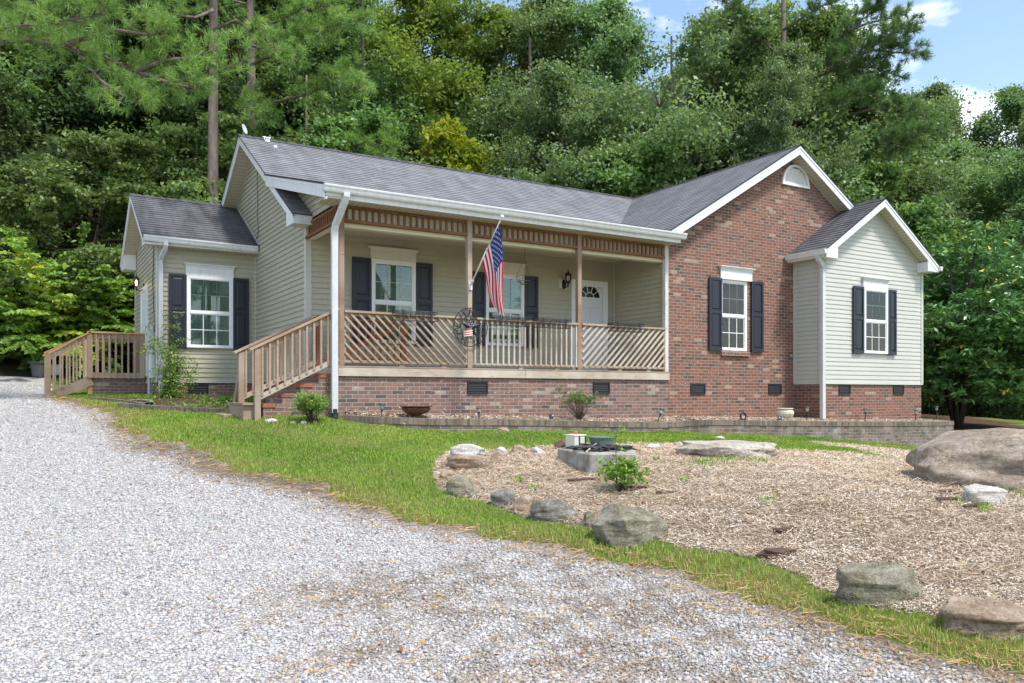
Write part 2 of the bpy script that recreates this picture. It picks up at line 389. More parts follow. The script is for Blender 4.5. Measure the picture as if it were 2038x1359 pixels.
# ================================================================== HOUSE
XL, Y0, Y1, YB, YE, XE = 4.45, 12.90, 14.72, 22.45, 18.57, 2.40
XW, XR, XB, YBAY = 11.64, 19.30, 15.57, 12.12
ZS, ZEV, ZR, SL = .27, 3.30, 5.80, .60
XRG, YRG = 15.42, 18.60
house = thing('house', (11.0, 17.0, h1(11, 17)), 'single storey brick and beige sided house with gray shingle roofs and a wooden front porch', 'house')
def slope_v(dx, dy, s):  # up-slope unit vector when roof rises toward (dx,dy)
    return Vector((dx, dy, s)).normalized()
def slope_n(dx, dy, s): return Vector((-dx * s, -dy * s, 1)).normalized()
def zm(y): return ZR - SL * (YRG - y)            # main front slope
def zp(y): return 3.36 + .27 * (y - 12.5)        # porch slope
def zw(x): return ZR - SL * abs(x - XRG)
YM = 14.39; YPI = (ZR - SL * YRG - 3.36 + .27 * 12.5) / (.27 - SL)

# --- interior masses (solid cores so no light leaks)
b = B(); b.box(XL + .03, XR - .05, Y1 + .03, YB, -1.2, 3.15); b.box(XE + .03, XL + .1, YE + .03, YB - .02, -1, 3.2); b.box(XW + .03, XR - .05, Y0 + .2, Y1 + .1, -1.4, 3.15); b.box(XB + .03, XR + .08, YBAY + .03, Y0 + .1, -1.6, 3.1)
each(b, 'light_block_core', MAT['dark_void'], house)

# --- siding walls
def side_wall(name, poly, nd, mat='siding', step=.018, expo=.1015, v0=ZS):
    b = B(); lap_sheet(b, poly, (0, 0, 1), nd, expo, step, v0=v0, lip=.012); return sheet_obj(b, name, MAT[mat], house)
side_wall('left_gable_siding', [(XL, Y1, ZS), (XL, YE, ZS), (XL, YRG, zm(YRG) - .1), (XL, Y1, zm(Y1) - .1)], (-1, 0, 0))
side_wall('left_gable_siding', [(XL, YE, ZS), (XL, YB, ZS), (XL, YB, 3.4), (XL, YRG, 5.7)], (-1, 0, 0))
side_wall('porch_back_siding', [(XL, Y1, ZS), (XW, Y1, ZS), (XW, Y1, 3.2), (XL, Y1, 3.2)], (0, -1, 0))
side_wall('porch_side_siding', [(XW, Y0 + .05, ZS), (XW, Y1, ZS), (XW, Y1, 3.2), (XW, Y0 + .05, 3.2)], (-1, 0, 0))
side_wall('annex_front_siding', [(XE, YE, .29), (XL, YE, .29), (XL, YE, 3.25), (XE, YE, 3.25)], (0, -1, 0), v0=.29)
side_wall('annex_side_siding', [(XE, YE, .29), (XE, YB, .29), (XE, YB, 3.3), (XE, 20.5, 4.55), (XE, YE, 3.3)], (-1, 0, 0), v0=.29)
side_wall('bay_front_siding', [(XB, YBAY, ZS), (XR + .12, YBAY, ZS), (XR + .12, YBAY, 3.32), (17.47, YBAY, 4.56), (XB, YBAY, 3.32)], (0, -1, 0), 'siding_bay', .013)
side_wall('bay_side_siding', [(XB, YBAY, ZS), (XB, Y0, ZS), (XB, Y0, 3.3), (XB, YBAY, 3.3)], (-1, 0, 0), 'siding_bay', .014)
side_wall('porch_end_siding', [(XL + .01, 12.75, 3.20), (XL + .01, Y1 + .1, 3.20), (XL + .01, YPI, zp(YPI) - .05), (XL + .01, 12.75, zp(12.75) - .06)], (-1, 0, 0))
# corner trims
b = B()
for x, y, z0, z1, dx, dy in ((XL, Y1, ZS, 3.16, -1, -1), (XE, YE, .29, 3.16, -1, -1), (XB, YBAY, ZS, 3.2, -1, -1)):
    b.box(x + dx * .022, x + .085, y + dy * .022, y + .0, z0, z1); b.box(x + dx * .024, x + .0, y - .024, y + .085, z0, z1)
b.box(XR + .06, XR + .145, YBAY - .022, YBAY + .05, ZS, 3.2); b.box(XE - .024, XE + .01, YB - .08, YB + .02, .29, 3.2)
b.box(XL - .03, XL - .0, YE - .05, YE - .0, .29, 3.22); b.box(XW - .03, XW, Y1 - .03, Y1, ZS, 3.2); b.box(XB - .03, XB, Y0 - .04, Y0 - .001, ZS, 3.18)
each(b, 'corner_trim', MAT['siding_bay'], house)
b = B(); b.box(XB - .018, XB + .0, YBAY, Y0, ZS - .035, ZS); b.box(XB - .02, XR + .14, YBAY - .018, YBAY, ZS - .03, ZS); b.box(XE - .02, XL, YE - .018, YE, .255, .29); b.box(XE - .018, XE, YE, YB, .255, .29)
each(b, 'starter_trim', MAT['siding_bay'], house)

# --- brick walls (with real openings for nothing: window units stand in a reveal)
def wall_y(name, polyxz, Y, th, mat):
    b = B(); b.prism([(x, Y, z) for x, z in polyxz], (0, th, 0)); return b.obj(name, mat, house)
W4 = [onY(1434, 0, Y0).x, onY(1487, 0, Y0).x]; t4 = onY(1460, 785, Y0).dot(FWD)
w4z0 = (785 - 697.5) / F * t4; w4z1 = (785 - 557) / F * t4
# brick gable built round the window opening
def zg(x): return zw(x) - .12
x0, x1 = W4
wall_y('brick_gable_wall', [(XW, -.9), (x0, -.9), (x0, zg(x0)), (XW, zg(XW))], Y0, .1, MAT['brick_red'])
wall_y('brick_gable_wall', [(x0, -.9), (x1, -.9), (x1, w4z0), (x0, w4z0)], Y0, .1, MAT['brick_red'])
wall_y('brick_gable_wall', [(x0, w4z1), (x1, w4z1), (x1, zg(x1)), (x0, zg(x0))], Y0, .1, MAT['brick_red'])
wall_y('brick_gable_wall', [(x1, -.9), (XR, -.9), (XR, zg(XR)), (XRG, zg(XRG)), (x1, zg(x1))], Y0, .1, MAT['brick_red'])
wall_y('bay_brick_base', [(XB + .02, -1.2), (XR + .12, -1.2), (XR + .12, ZS), (XB + .02, ZS)], YBAY + .02, .12, MAT['brick_red'])
b = B(); b.box(XB + .02, XB + .1, YBAY + .14, Y0, -1.2, ZS); b.box(XR + .02, XR + .12, YBAY + .14, 20, -1.4, 3.2); each(b, 'bay_brick_base', MAT['brick_red'], house)
wall_y('porch_brick_base', [(XL - .02, -.9), (XW - .002, -.9), (XW - .002, .305), (XL - .02, .305)], Y0 + .004, .12, MAT['brick_porch'])
b = B(); b.box(XL - .02, XL + .08, Y0 + .125, Y1, -.8, .3); b.obj('porch_brick_base', MAT['brick_porch'], house)
wall_y('annex_brick_base', [(XE + .02, -.6), (XL, -.6), (XL, .27), (XE + .02, .27)], YE + .02, .1, MAT['brick_porch'])
b = B(); b.box(XE + .02, XE + .12, YE + .12, YB, -.6, .27); b.box(XL + .01, XL + .1, Y1, YE + .02, -.6, .28); each(b, 'annex_brick_base', MAT['brick_porch'], house)

# --- roofs
def roof(name, poly, up, s, mat, expo=.143, step=.011, th=.02):
    vd = slope_v(*up, s); nd = slope_n(*up, s)
    b = B(); lap_sheet(b, poly, vd, nd, expo, step); o = sheet_obj(b, name, MAT[mat], house)
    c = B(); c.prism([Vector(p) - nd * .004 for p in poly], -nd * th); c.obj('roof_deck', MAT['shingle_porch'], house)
    return o
E = .045
roof('main_roof', [(4.12 - E, YM - E, zm(YM - E)), (11.2, YM - E, zm(YM - E)), (XRG, YRG, ZR), (4.12 - E, YRG, ZR)], (0, 1), SL, 'shingle')
roof('main_roof', [(4.12 - E, 22.85, ZR - SL * 4.25), (XR, 22.85, ZR - SL * 4.25), (XR, YRG, ZR), (4.12 - E, YRG, ZR)], (0, -1), SL, 'shingle')
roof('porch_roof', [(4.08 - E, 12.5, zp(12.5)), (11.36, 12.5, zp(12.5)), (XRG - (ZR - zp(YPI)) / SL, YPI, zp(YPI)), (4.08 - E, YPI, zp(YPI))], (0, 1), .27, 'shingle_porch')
roof('wing_roof', [(11.37 - E, 12.58, zw(11.37 - E)), (XRG, 12.58, ZR), (XRG, YRG, ZR), (11.37 - E, YRG - (XRG - 11.37 + E), zw(11.37 - E))], (1, 0), SL, 'shingle')
roof('wing_roof', [(19.47, 12.58, zw(19.47)), (XRG, 12.58, ZR), (XRG, 22.8, ZR), (19.47, 22.8, zw(19.47))], (-1, 0), SL, 'shingle')
BX, BZ, BS = 17.47, 4.66, .65
def zb(x): return BZ - BS * abs(x - BX)
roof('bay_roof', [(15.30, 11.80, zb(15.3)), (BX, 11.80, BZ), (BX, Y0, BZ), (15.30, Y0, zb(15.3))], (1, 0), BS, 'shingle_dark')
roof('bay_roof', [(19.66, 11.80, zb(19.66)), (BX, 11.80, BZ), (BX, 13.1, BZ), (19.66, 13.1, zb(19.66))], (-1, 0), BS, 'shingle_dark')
EYR, EZR, ES = 20.5, 4.62, .58
def ze(y): return EZR - ES * abs(y - EYR)
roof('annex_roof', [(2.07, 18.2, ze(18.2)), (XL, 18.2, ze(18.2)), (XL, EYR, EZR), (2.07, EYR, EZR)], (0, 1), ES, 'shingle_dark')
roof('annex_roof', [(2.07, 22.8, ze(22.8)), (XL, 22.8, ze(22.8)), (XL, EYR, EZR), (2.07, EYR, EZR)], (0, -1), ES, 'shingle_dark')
# ridge caps
def cap(a, c, s1):
    b = B()
    a = Vector(a); c = Vector(c); n = int((c - a).length / .15); d = (c - a) / n; side = Vector((0, 0, 1)).cross(d).normalized()
    for i in range(n):
        p = a + d * i; q = p + d * 1.08
        for sg in (-1, 1):
            w = side * sg * .13 + Vector((0, 0, -.13 * s1)); u0 = Vector((0, 0, .012)); u1 = Vector((0, 0, .026))
            b.add([p + u1, q + u0, q + w + u0, p + w + u1], [(0, 1, 2, 3)] if sg > 0 else [(3, 2, 1, 0)])
    b.obj('ridge_cap', MAT['shingle_porch'], house)
cap((4.07, YRG, ZR), (XRG, YRG, ZR), SL); cap((XRG, 12.56, ZR), (XRG, YRG, ZR), SL); cap((BX, 11.78, BZ), (BX, Y0, BZ), BS); cap((2.06, EYR, EZR), (XL - .03, EYR, EZR), ES)
# drip edges / dark shingle edge along the rakes
# --- rake boards, fascias, soffits
def rake(a, c, out, h=.17, th=.022, drop=.03):
    rk = B()
    a = Vector(a); c = Vector(c); out = Vector(out); dz = Vector((0, 0, -drop)); hh = Vector((0, 0, -h))
    rk.prism([a + dz, c + dz, c + dz + hh, a + dz + hh], out * th)
    rk.prism([a + Vector((0, 0, -drop + .004)) - out * .0, c + Vector((0, 0, -drop + .004)), c + Vector((0, 0, -drop - .045)), a + Vector((0, 0, -drop - .045))], out * (th + .014))
    rk.obj('rake_board', MAT['white'], house)
rake((4.12, YM - .02, zm(YM - .02)), (4.12, YRG, ZR), (-1, 0, 0)); rake((4.12, 22.8, ZR - SL * 4.2), (4.12, YRG, ZR), (-1, 0, 0))
rake((11.37, 12.62, zw(11.37)), (XRG, 12.62, ZR), (0, -1, 0), .19); rake((19.45, 12.62, zw(19.45)), (XRG, 12.62, ZR), (0, -1, 0), .19)
rake((15.34, 11.84, zb(15.34)), (BX, 11.84, BZ), (0, -1, 0), .17); rake((19.64, 11.84, zb(19.64)), (BX, 11.84, BZ), (0, -1, 0), .17)
rake((2.10, 18.25, ze(18.25)), (2.10, EYR, EZR), (-1, 0, 0), .13); rake((2.10, 22.75, ze(22.75)), (2.10, EYR, EZR), (-1, 0, 0), .13)
rake((4.08, 12.52, zp(12.52)), (4.08, YPI - .05, zp(YPI - .05)), (-1, 0, 0), .20)
# rake soffits (closing the underside of the overhangs)
sf = B()
def rsof(a, c, d, depth=.18):
    a = Vector(a) - Vector((0, 0, depth)); c = Vector(c) - Vector((0, 0, depth)); sf.prism([a, c, c + Vector(d), a + Vector(d)], (0, 0, .012))
rsof((4.12, YM, zm(YM)), (4.12, YRG, ZR), (XL - 4.12, 0, 0)); rsof((4.12, 22.8, ZR - SL * 4.2), (4.12, YRG, ZR), (XL - 4.12, 0, 0))
rsof((11.37, 12.62, zw(11.37)), (XRG, 12.62, ZR), (0, Y0 - 12.62, 0), .2); rsof((19.45, 12.62, zw(19.45)), (XRG, 12.62, ZR), (0, Y0 - 12.62, 0), .2)
rsof((15.34, 11.84, zb(15.34)), (BX, 11.84, BZ), (0, YBAY - 11.84, 0)); rsof((19.64, 11.84, zb(19.64)), (BX, 11.84, BZ), (0, YBAY - 11.84, 0))
rsof((2.10, 18.25, ze(18.25)), (2.10, EYR, EZR), (XE - 2.1, 0, 0), .14); rsof((2.10, 22.75, ze(22.75)), (2.10, EYR, EZR), (XE - 2.1, 0, 0), .14)
rsof((4.08, 12.52, zp(12.52)), (4.08, YPI, zp(YPI)), (XL - 4.08, 0, 0), .2)
# level eave soffits
sf.box(4.09, 11.66, 12.55, Y0 + .18, 3.145, 3.157); sf.box(4.12, XL, YM + .02, Y1, 3.07, 3.082)
sf.box(2.12, XL, 18.27, YE, 3.13, 3.142); sf.box(15.34, XB, 11.86, Y0, 3.09, 3.10); sf.box(19.4, 19.62, 11.86, 14, 3.07, 3.08)
sf.box(XL, XW, Y0 + .25, Y1, 3.02, 3.03)
each(sf, 'soffit', MAT['soffit'], house)
b = B()   # soffit board grooves
for i in range(74): b.box(4.12 + i * .1, 4.126 + i * .1, 12.6, Y0 - .02, 3.1405, 3.146)
GRV = M('groove_shade', (.30, .27, .2), .8); b.obj('soffit_groove', GRV, house); b = B()
for i in range(22): b.box(2.2 + i * .1, 2.206 + i * .1, 18.3, YE, 3.1255, 3.131)
b.obj('soffit_groove', GRV, house)
def groove_rake(a, c, d, depth):
    b = B()
    a = Vector(a); c = Vector(c); n = int((c - a).length / .1)
    for i in range(n):
        p = a + (c - a) * ((i + .5) / n) - Vector((0, 0, depth + .003)); b.beam(p, p + Vector(d), .008, .006)
    b.obj('soffit_groove', GRV, house)
groove_rake((4.13, YM, zm(YM)), (4.13, YRG, ZR), (XL - 4.16, 0, 0), .18); groove_rake((4.13, 22.8, ZR - SL * 4.2), (4.13, YRG, ZR), (XL - 4.16, 0, 0), .18)
groove_rake((19.45, 12.64, zw(19.45)), (XRG, 12.64, ZR), (0, .24, 0), .2); groove_rake((19.64, 11.86, zb(19.64)), (BX, 11.86, BZ), (0, .22, 0), .18); groove_rake((2.12, 22.75, ze(22.75)), (2.12, EYR, EZR), (.24, 0, 0), .14)
# boxed eave returns and fascias
b = B()
b.box(4.12, XL + .0, YM - .02, YM + .004, 3.07, 3.25)                      # main eave fascia stub
b.prism([(4.10, YM + .02, 3.07), (4.10, YM + .02, 3.22), (4.10, YM + .42, 3.44), (4.10, YM + .42, 3.07)], (.02, 0, 0))
b.box(4.09, 4.12, 12.52, 12.62, 3.12, 3.2)
b.prism([(15.36, 11.825, 3.08), (15.36, 11.825, 3.2), (15.75, 11.825, 3.46), (15.75, 11.825, 3.08)], (0, .02, 0)); b.prism([(19.20, 11.825, 3.07), (19.20, 11.825, 3.46), (19.60, 11.825, 3.19), (19.60, 11.825, 3.07)], (0, .02, 0))
b.box(19.20, 19.60, 11.846, YBAY + .02, 3.06, 3.30); b.box(15.36, 15.75, 11.846, YBAY - .001, 3.085, 3.2)
b.prism([(2.10, 22.7, 3.12), (2.10, 22.7, 3.26), (2.10, 22.2, 3.5), (2.10, 22.2, 3.12)], (.28, 0, 0)); b.prism([(2.11, 18.27, 3.13), (2.11, 18.27, 3.2), (2.11, 18.6, 3.4), (2.11, 18.6, 3.13)], (.01, 0, 0))
b.box(4.1, 11.66, 12.54, 12.56, 3.145, 3.30); b.box(2.12, XL, 18.25, 18.27, 3.13, 3.27); b.box(15.33, 15.35, 11.86, Y0, 3.09, 3.24); b.box(19.62, 19.64, 11.86, 14, 3.07, 3.22)
each(b, 'fascia', MAT['white'], house)
# frieze boards where siding meets the rake
b = B(); b.beam((XL - .016, YM + .35, zm(YM + .35) - .215), (XL - .016, YRG, ZR - .215), .012, .04); b.beam((XL - .016, YRG, ZR - .215), (XL - .016, 22.4, ZR - SL * 3.8 - .215), .012, .04)
b.beam((XRG, Y0 - .012, ZR - .225), (19.2, Y0 - .012, zw(19.2) - .225), .02, .05, (0, 1, 0)); b.beam((BX, YBAY - .018, BZ - .21), (19.4, YBAY - .018, zb(19.4) - .21), .02, .05, (0, 1, 0))
b.beam((XE - .016, EYR, EZR - .16), (XE - .016, 18.6, ze(18.6) - .16), .012, .03)
b.beam((XL - .02, 18.2, ze(18.2) + .03), (XL - .02, EYR, EZR + .03), .012, .03); b.beam((XB - .05, 11.9, 3.2), (XB - .05, 12.9, 3.2), .01, .01)
each(b, 'frieze_trim', MAT['siding_bay'], house)
# gutters
def gutter(a, c, out, name='gutter', sag=0.0):
    a = Vector(a); c = Vector(c); out = Vector(out); g = B()
    prof = [(0, 0), (.0, -.115), (.07, -.115), (.085, -.09), (.10, -.05), (.115, -.03), (.12, 0), (.108, 0), (.10, -.03), (.085, -.055), (.065, -.10), (.01, -.10), (.01, 0)]
    vs = [p + out * x + Vector((0, 0, z)) for p in (a, c) for x, z in prof]; n = len(prof)
    g.add(vs, [(i, (i + 1) % n, n + (i + 1) % n, n + i) for i in range(n)] + [tuple(range(n)), tuple(range(2 * n - 1, n - 1, -1))])
    g.prism([p for p in [a + out * .002, a + out * .118, a + out * .085 + Vector((0, 0, -.11)), a + Vector((0, 0, -.11))]], (c - a).normalized() * .004)
    g.prism([p for p in [c + out * .002, c + out * .118, c + out * .085 + Vector((0, 0, -.11)), c + Vector((0, 0, -.11))]], (a - c).normalized() * .004)
    return g.obj(name, MAT['white'], house)
gutter((4.05, 12.54, 3.345), (11.74, 12.54, 3.335), (0, -1, 0)); gutter((2.09, 18.25, 3.30), (4.40, 18.25, 3.27), (0, -1, 0)); gutter((15.33, 11.78, 3.25), (15.33, 12.88, 3.25), (-1, 0, 0)); gutter((19.63, 11.76, 3.21), (19.63, 14, 3.21), (1, 0, 0))
def spout(pts, name='downspout', mat='white'):
    g = B(); pts = [Vector(p) for p in pts]
    g.tube(pts, .052, 4); return g.obj(name, MAT[mat], house)
def sq(pts, w=.075, d=.06, name='downspout'):
    g = B(); pts = [Vector(p) for p in pts]; vs = []; k = len(pts)
    for i, p in enumerate(pts):
        dz = (pts[min(i + 1, k - 1)] - pts[max(i - 1, 0)]).normalized(); x = Vector((1, 0, 0)); x = (x - dz * x.dot(dz)).normalized(); y = dz.cross(x)
        for sx, sy in ((-1, -1), (-.4, -1), (-.36, -.86), (.36, -.86), (.4, -1), (1, -1), (1, 1), (-1, 1)): vs.append(p + x * sx * w / 2 + y * sy * d / 2)
    fs = [(i * 8 + j, i * 8 + (j + 1) % 8, (i + 1) * 8 + (j + 1) % 8, (i + 1) * 8 + j) for i in range(k - 1) for j in range(8)] + [tuple(range(7, -1, -1)), tuple((k - 1) * 8 + j for j in range(8))]
    g.add(vs, fs); return g.obj(name, MAT['spout'], house)
sq([(4.42, 12.48, 3.24), (4.42, 12.48, 3.19), (4.405, 12.53, 3.10), (4.37, 12.66, 2.92), (4.345, 12.78, 2.78), (4.335, 12.81, 2.68), (4.335, 12.81, 1.0), (4.335, 12.81, -.30)], .10, .075)
b = B(); b.tube([(4.335, 12.81, -.24), (4.335, 12.80, -.36), (4.32, 12.72, -.42)], .055, 10); b.obj('drain_boot', MAT['black_plastic'], house)
sq([(2.52, 18.19, 3.2), (2.52, 18.19, 3.13), (2.51, 18.25, 3.05), (2.47, 18.40, 2.93), (2.46, 18.5, 2.85), (2.46, 18.5, 1.5), (2.46, 18.5, .02)], .085, .07)
sq([(15.27, 12.0, 3.16), (15.27, 12.0, 3.12), (15.33, 12.0, 3.02), (15.45, 12.02, 2.93), (15.50, 12.04, 2.85), (15.50, 12.04, 1.2), (15.50, 12.04, -.55)], .10, .085)

# --- windows
def header(x0, x1, z0, z1, Y, mat):
    """flared window head"""
    b = B(); ov = .055; zc = z1 - .075
    b.box(x0 - .01, x1 + .01, Y - .035, Y, z0, zc)
    prof = [(0, 0), (.012, .004), (.02, .03), (.045, .055), (.06, .06), (.06, .075)]
    ring = []
    for o, z in prof: ring.append([(x0 - o, Y - .035 - o, zc + z), (x1 + o, Y - .035 - o, zc + z), (x1 + o, Y, zc + z), (x0 - o, Y, zc + z)])
    vs = [p for q in ring for p in q]; fs = [(i * 4 + j, i * 4 + (j + 1) % 4, (i + 1) * 4 + (j + 1) % 4, (i + 1) * 4 + j) for i in range(len(prof) - 1) for j in range(4)]
    fs.append(tuple((len(prof) - 1) * 4 + j for j in range(4))); b.add(vs, fs)
    b.box(x0 - .025, x1 + .025, Y - .047, Y, z0 - .012, z0 + .008)
    return b
def window(x0, x1, z0, z1, Y, style='blind', frame='white_clean', hd=None, hm='white', fw=.06, depth=.05, grid=(3, 2)):
    w = B(); yf = Y - depth
    w.box(x0, x0 + fw, yf, Y, z0, z1); w.box(x1 - fw, x1, yf, Y, z0, z1); w.box(x0 + fw, x1 - fw, yf, Y, z1 - fw, z1); w.box(x0 + fw, x1 - fw, yf - .008, Y, z0, z0 + fw * .7)
    zmid = z0 + (z1 - z0) * .49
    w.box(x0 + fw, x1 - fw, yf + .008, Y, zmid - .022, zmid + .026)
    wo_ = w.obj('window', MAT[frame], house)
    s = B(); ax0, ax1 = x0 + fw, x1 - fw
    for (a, c, yy) in ((z0 + fw * .7, zmid - .022, yf + .022), (zmid + .026, z1 - fw, yf + .012)):
        s.box(ax0, ax0 + .022, yy, yy + .02, a, c); s.box(ax1 - .022, ax1, yy, yy + .02, a, c); s.box(ax0 + .022, ax1 - .022, yy, yy + .02, a, a + .022); s.box(ax0 + .022, ax1 - .022, yy, yy + .02, c - .022, c)
        for i in range(1, grid[0]):
            xx = ax0 + (ax1 - ax0) * i / grid[0]; s.box(xx - .008, xx + .008, yy + .004, yy + .012, a + .022, c - .022)
        for i in range(1, grid[1]):
            zz = a + (c - a) * i / grid[1]; s.box(ax0 + .022, ax1 - .022, yy + .005, yy + .011, zz - .008, zz + .008)
    s.obj('sash', MAT[frame], wo_)
    g = B(); g.box(ax0 + .001, ax1 - .001, yf + .030, yf + .032, z0 + fw * .7, zmid - .02); g.box(ax0 + .001, ax1 - .001, yf + .016, yf + .018, zmid + .02, z1 - fw); g.obj('pane', MAT['glass'], wo_)
    k = B(); k.box(ax0, ax1, Y + .055, Y + .06, z0 + .02, z1 - .02); k.obj('room_backing', MAT['dark_void'], wo_)
    if style == 'blind':
        k = B(); n = int((z1 - z0) / .043)
        for i in range(n):
            zz = z0 + .05 + i * .043
            k.beam((ax0 + .01, Y - .001, zz), (ax1 - .01, Y - .001, zz), .034, .003, (0, .75, .66))
        k.obj('blind', MAT['blind'], wo_)
    else:
        k = B()
        def drape(u0, u1, za, zb_, amp=.012, scal=0, n=60, seed=0):
            vs = []; rr = random.Random(seed)
            for j, f in enumerate((0, .5, 1)):
                for i in range(n + 1):
                    uu = i / n; lo = za + (scal * (abs(math.sin(uu * math.pi * 2.5)) ** .7) if scal else 0)
                    vs.append((u0 + (u1 - u0) * uu, Y - .004 + amp * math.sin(uu * 55 + seed) * (1 - .3 * f) + amp * .5 * math.sin(uu * 23 + 2), lo + (zb_ - lo) * f))
            k.add(vs, [(j * (n + 1) + i, j * (n + 1) + i + 1, (j + 1) * (n + 1) + i + 1, (j + 1) * (n + 1) + i) for j in (0, 1) for i in range(n)])
        drape(ax0, ax1, z1 - .46, z1 - .06, .008, .12, seed=3); drape(ax0, ax1, z0 + .06, z0 + .72, .010, seed=8)
        k.obj('curtain', MAT['curtain'], wo_)
    if hd: header(x0 - .005, x1 + .005, z1 + .012, hd, Y, hm).obj('window_head', MAT[hm], wo_)
    return wo_
def shutter(x0, x1, z0, z1, Y, tilt=0.0):
    b = B(); th = .035; rail = .055
    b.box(x0, x0 + .05, Y - th, Y, z0, z1); b.box(x1 - .05, x1, Y - th, Y, z0, z1)
    zm_ = z0 + (z1 - z0) * .53
    for a, c in ((z0, z0 + rail + .02), (zm_ - .035, zm_ + .035), (z1 - rail, z1)): b.box(x0 + .05, x1 - .05, Y - th, Y, a, c)
    for a, c in ((z0 + rail + .02, zm_ - .035), (zm_ + .035, z1 - rail)):
        b.box(x0 + .05, x1 - .05, Y - th + .018, Y, a, c)
        m_ = .028; X0, X1, A, C = x0 + .05 + m_, x1 - .05 - m_, a + m_, c - m_; i_ = .02
        b.add([(X0, Y - th + .018, A), (X1, Y - th + .018, A), (X1, Y - th + .018, C), (X0, Y - th + .018, C), (X0 + i_, Y - th + .005, A + i_), (X1 - i_, Y - th + .005, A + i_), (X1 - i_, Y - th + .005, C - i_), (X0 + i_, Y - th + .005, C - i_)],
              [(4, 5, 6, 7), (0, 1, 5, 4), (1, 2, 6, 5), (2, 3, 7, 6), (3, 0, 4, 7)])
    return b.obj('shutter', MAT['shutter'], house)
def xz(px, py, Y): p = onY(px, py, Y); return p.x, p.z
def wset(pl, pr, pt, pb, Y, ph=None, sh=(), **k):
    """frame left/right px, top/bottom px at its middle"""
    x0 = onY(pl, 0, Y).x; x1 = onY(pr, 0, Y).x; pm = (pl + pr) / 2; z1 = onY(pm, pt, Y).z; z0 = onY(pm, pb, Y).z
    hd = onY(pm, ph, Y).z if ph else None
    Yw = k.pop('Yw', Y)
    window(x0, x1, z0, z1, Yw, hd=None if Yw != Y else hd, **k)
    if Yw != Y and hd: header(x0 - .01, x1 + .12, z1 + .012, hd, Y, k.get('hm', 'white')).obj('window_head', MAT[k.get('hm', 'white')], house)
    for a, c in sh: shutter(onY(a, 0, Y).x, onY(c, 0, Y).x, z0 - .02, z1 + .01, Y - .018)
    return x0, x1, z0, z1
wset(371, 463, 551, 692.5, YE - .015, 527.5, [(335.5, 370.5), (463.5, 494.5)], style='curtain')
wset(738, 825.5, 519.5, 683.5, Y1 - .015, 494.5, [(700, 737), (826, 859)], hm='cream', frame='white_clean')
wset(965, 1041, 546.5, 688.5, Y1 - .015, 522.5, [(939, 964), (1041.5, 1069)], hm='cream')
wset(1434, 1487, 557.5, 697.5, Y0, 532, [(1408.8, 1434), (1493, 1516.3)], Yw=Y0 + .055)
wset(1717, 1764, 574.5, 703.5, YBAY - .012, 554, [(1695.8, 1716), (1764.7, 1781)])
# brick sill
b = B(); n = 13; sx0, sx1 = W4[0] - .01, W4[1] + .05
for i in range(n):
    a = sx0 + (sx1 - sx0) * i / n; b.prism([(a + .004, Y0 - .06, w4z0 - .125), (a + .004, Y0 - .045, w4z0 - .035), (a + .004, Y0 + .05, w4z0 - .0), (a + .004, Y0 + .05, w4z0 - .125)], ((sx1 - sx0) / n - .008, 0, 0))
b.obj('brick_sill', MAT['brick_red'], house)
b = B(); b.box(sx0 + .002, sx1 - .002, Y0 - .04, Y0 + .04, w4z0 - .12, w4z0 - .04); b.obj('sill_mortar', M('mortar', (.34, .29, .25), .9), house)

# --- gable vent (half round louvre)
vc = onY(1582, 366, Y0); vx, vz = vc.x, vc.z - .01; vr = (onY(1608, 0, Y0).x - onY(1555.6, 0, Y0).x) / 2
b = B(); n = 28
for i in range(n):
    a0, a1 = math.pi * i / n, math.pi * (i + 1) / n; ry = .98
    def pt(a, r): return (vx + math.cos(a) * r, vz + math.sin(a) * r * ry)
    q = [pt(a0, vr), pt(a1, vr), pt(a1, vr - .06), pt(a0, vr - .06)]
    b.prism([(x, Y0 - .05, z) for x, z in q], (0, .05, 0))
b.box(vx - vr - .012, vx + vr + .012, Y0 - .055, Y0, vz - .06, vz)
k = 7
for i in range(k):
    z = vz + .02 + (vr - .09) * i / k; hw = math.sqrt(max((vr - .055) ** 2 - (z - vz + .03) ** 2, .001)); b.beam((vx - hw, Y0 - .018, z), (vx + hw, Y0 - .018, z), .05, .008, (0, .85, .5))
b.obj('gable_vent', MAT['white'], house)
b = B()
b.prism([(vx + math.cos(math.pi * i / 20) * (vr - .03), Y0 - .004, vz + math.sin(math.pi * i / 20) * (vr - .03)) for i in range(21)], (0, .003, 0)); b.obj('vent_screen', M('vent_gray', (.06, .06, .06), .9), house)
# --- foundation vents
def fvent(pl, pr, pt_, pb, Y):
    x0, x1 = onY(pl, 0, Y).x, onY(pr, 0, Y).x; z1 = onY((pl + pr) / 2, pt_, Y).z; z0 = onY((pl + pr) / 2, pb, Y).z
    b = B(); f = .028; y = Y - .022
    b.box(x0, x1, y, Y + .01, z0, z0 + f); b.box(x0, x1, y, Y + .01, z1 - f, z1); b.box(x0, x0 + f, y, Y + .01, z0 + f, z1 - f); b.box(x1 - f, x1, y, Y + .01, z0 + f, z1 - f)
    o = b.obj('foundation_vent', MAT['black_plastic'], house)
    c = B(); c.box(x0 + f, x1 - f, Y - .003, Y - .001, z0 + f, z1 - f); 
    for i in range(4): z = z0 + f + (z1 - z0 - 2 * f) * (i + .6) / 4; c.beam((x0 + f, Y - .012, z), (x1 - f, Y - .012, z), .016, .004, (0, .8, .6))
    c.obj('vent_grille', M('vent_mesh', (.05, .052, .06), .6), o)
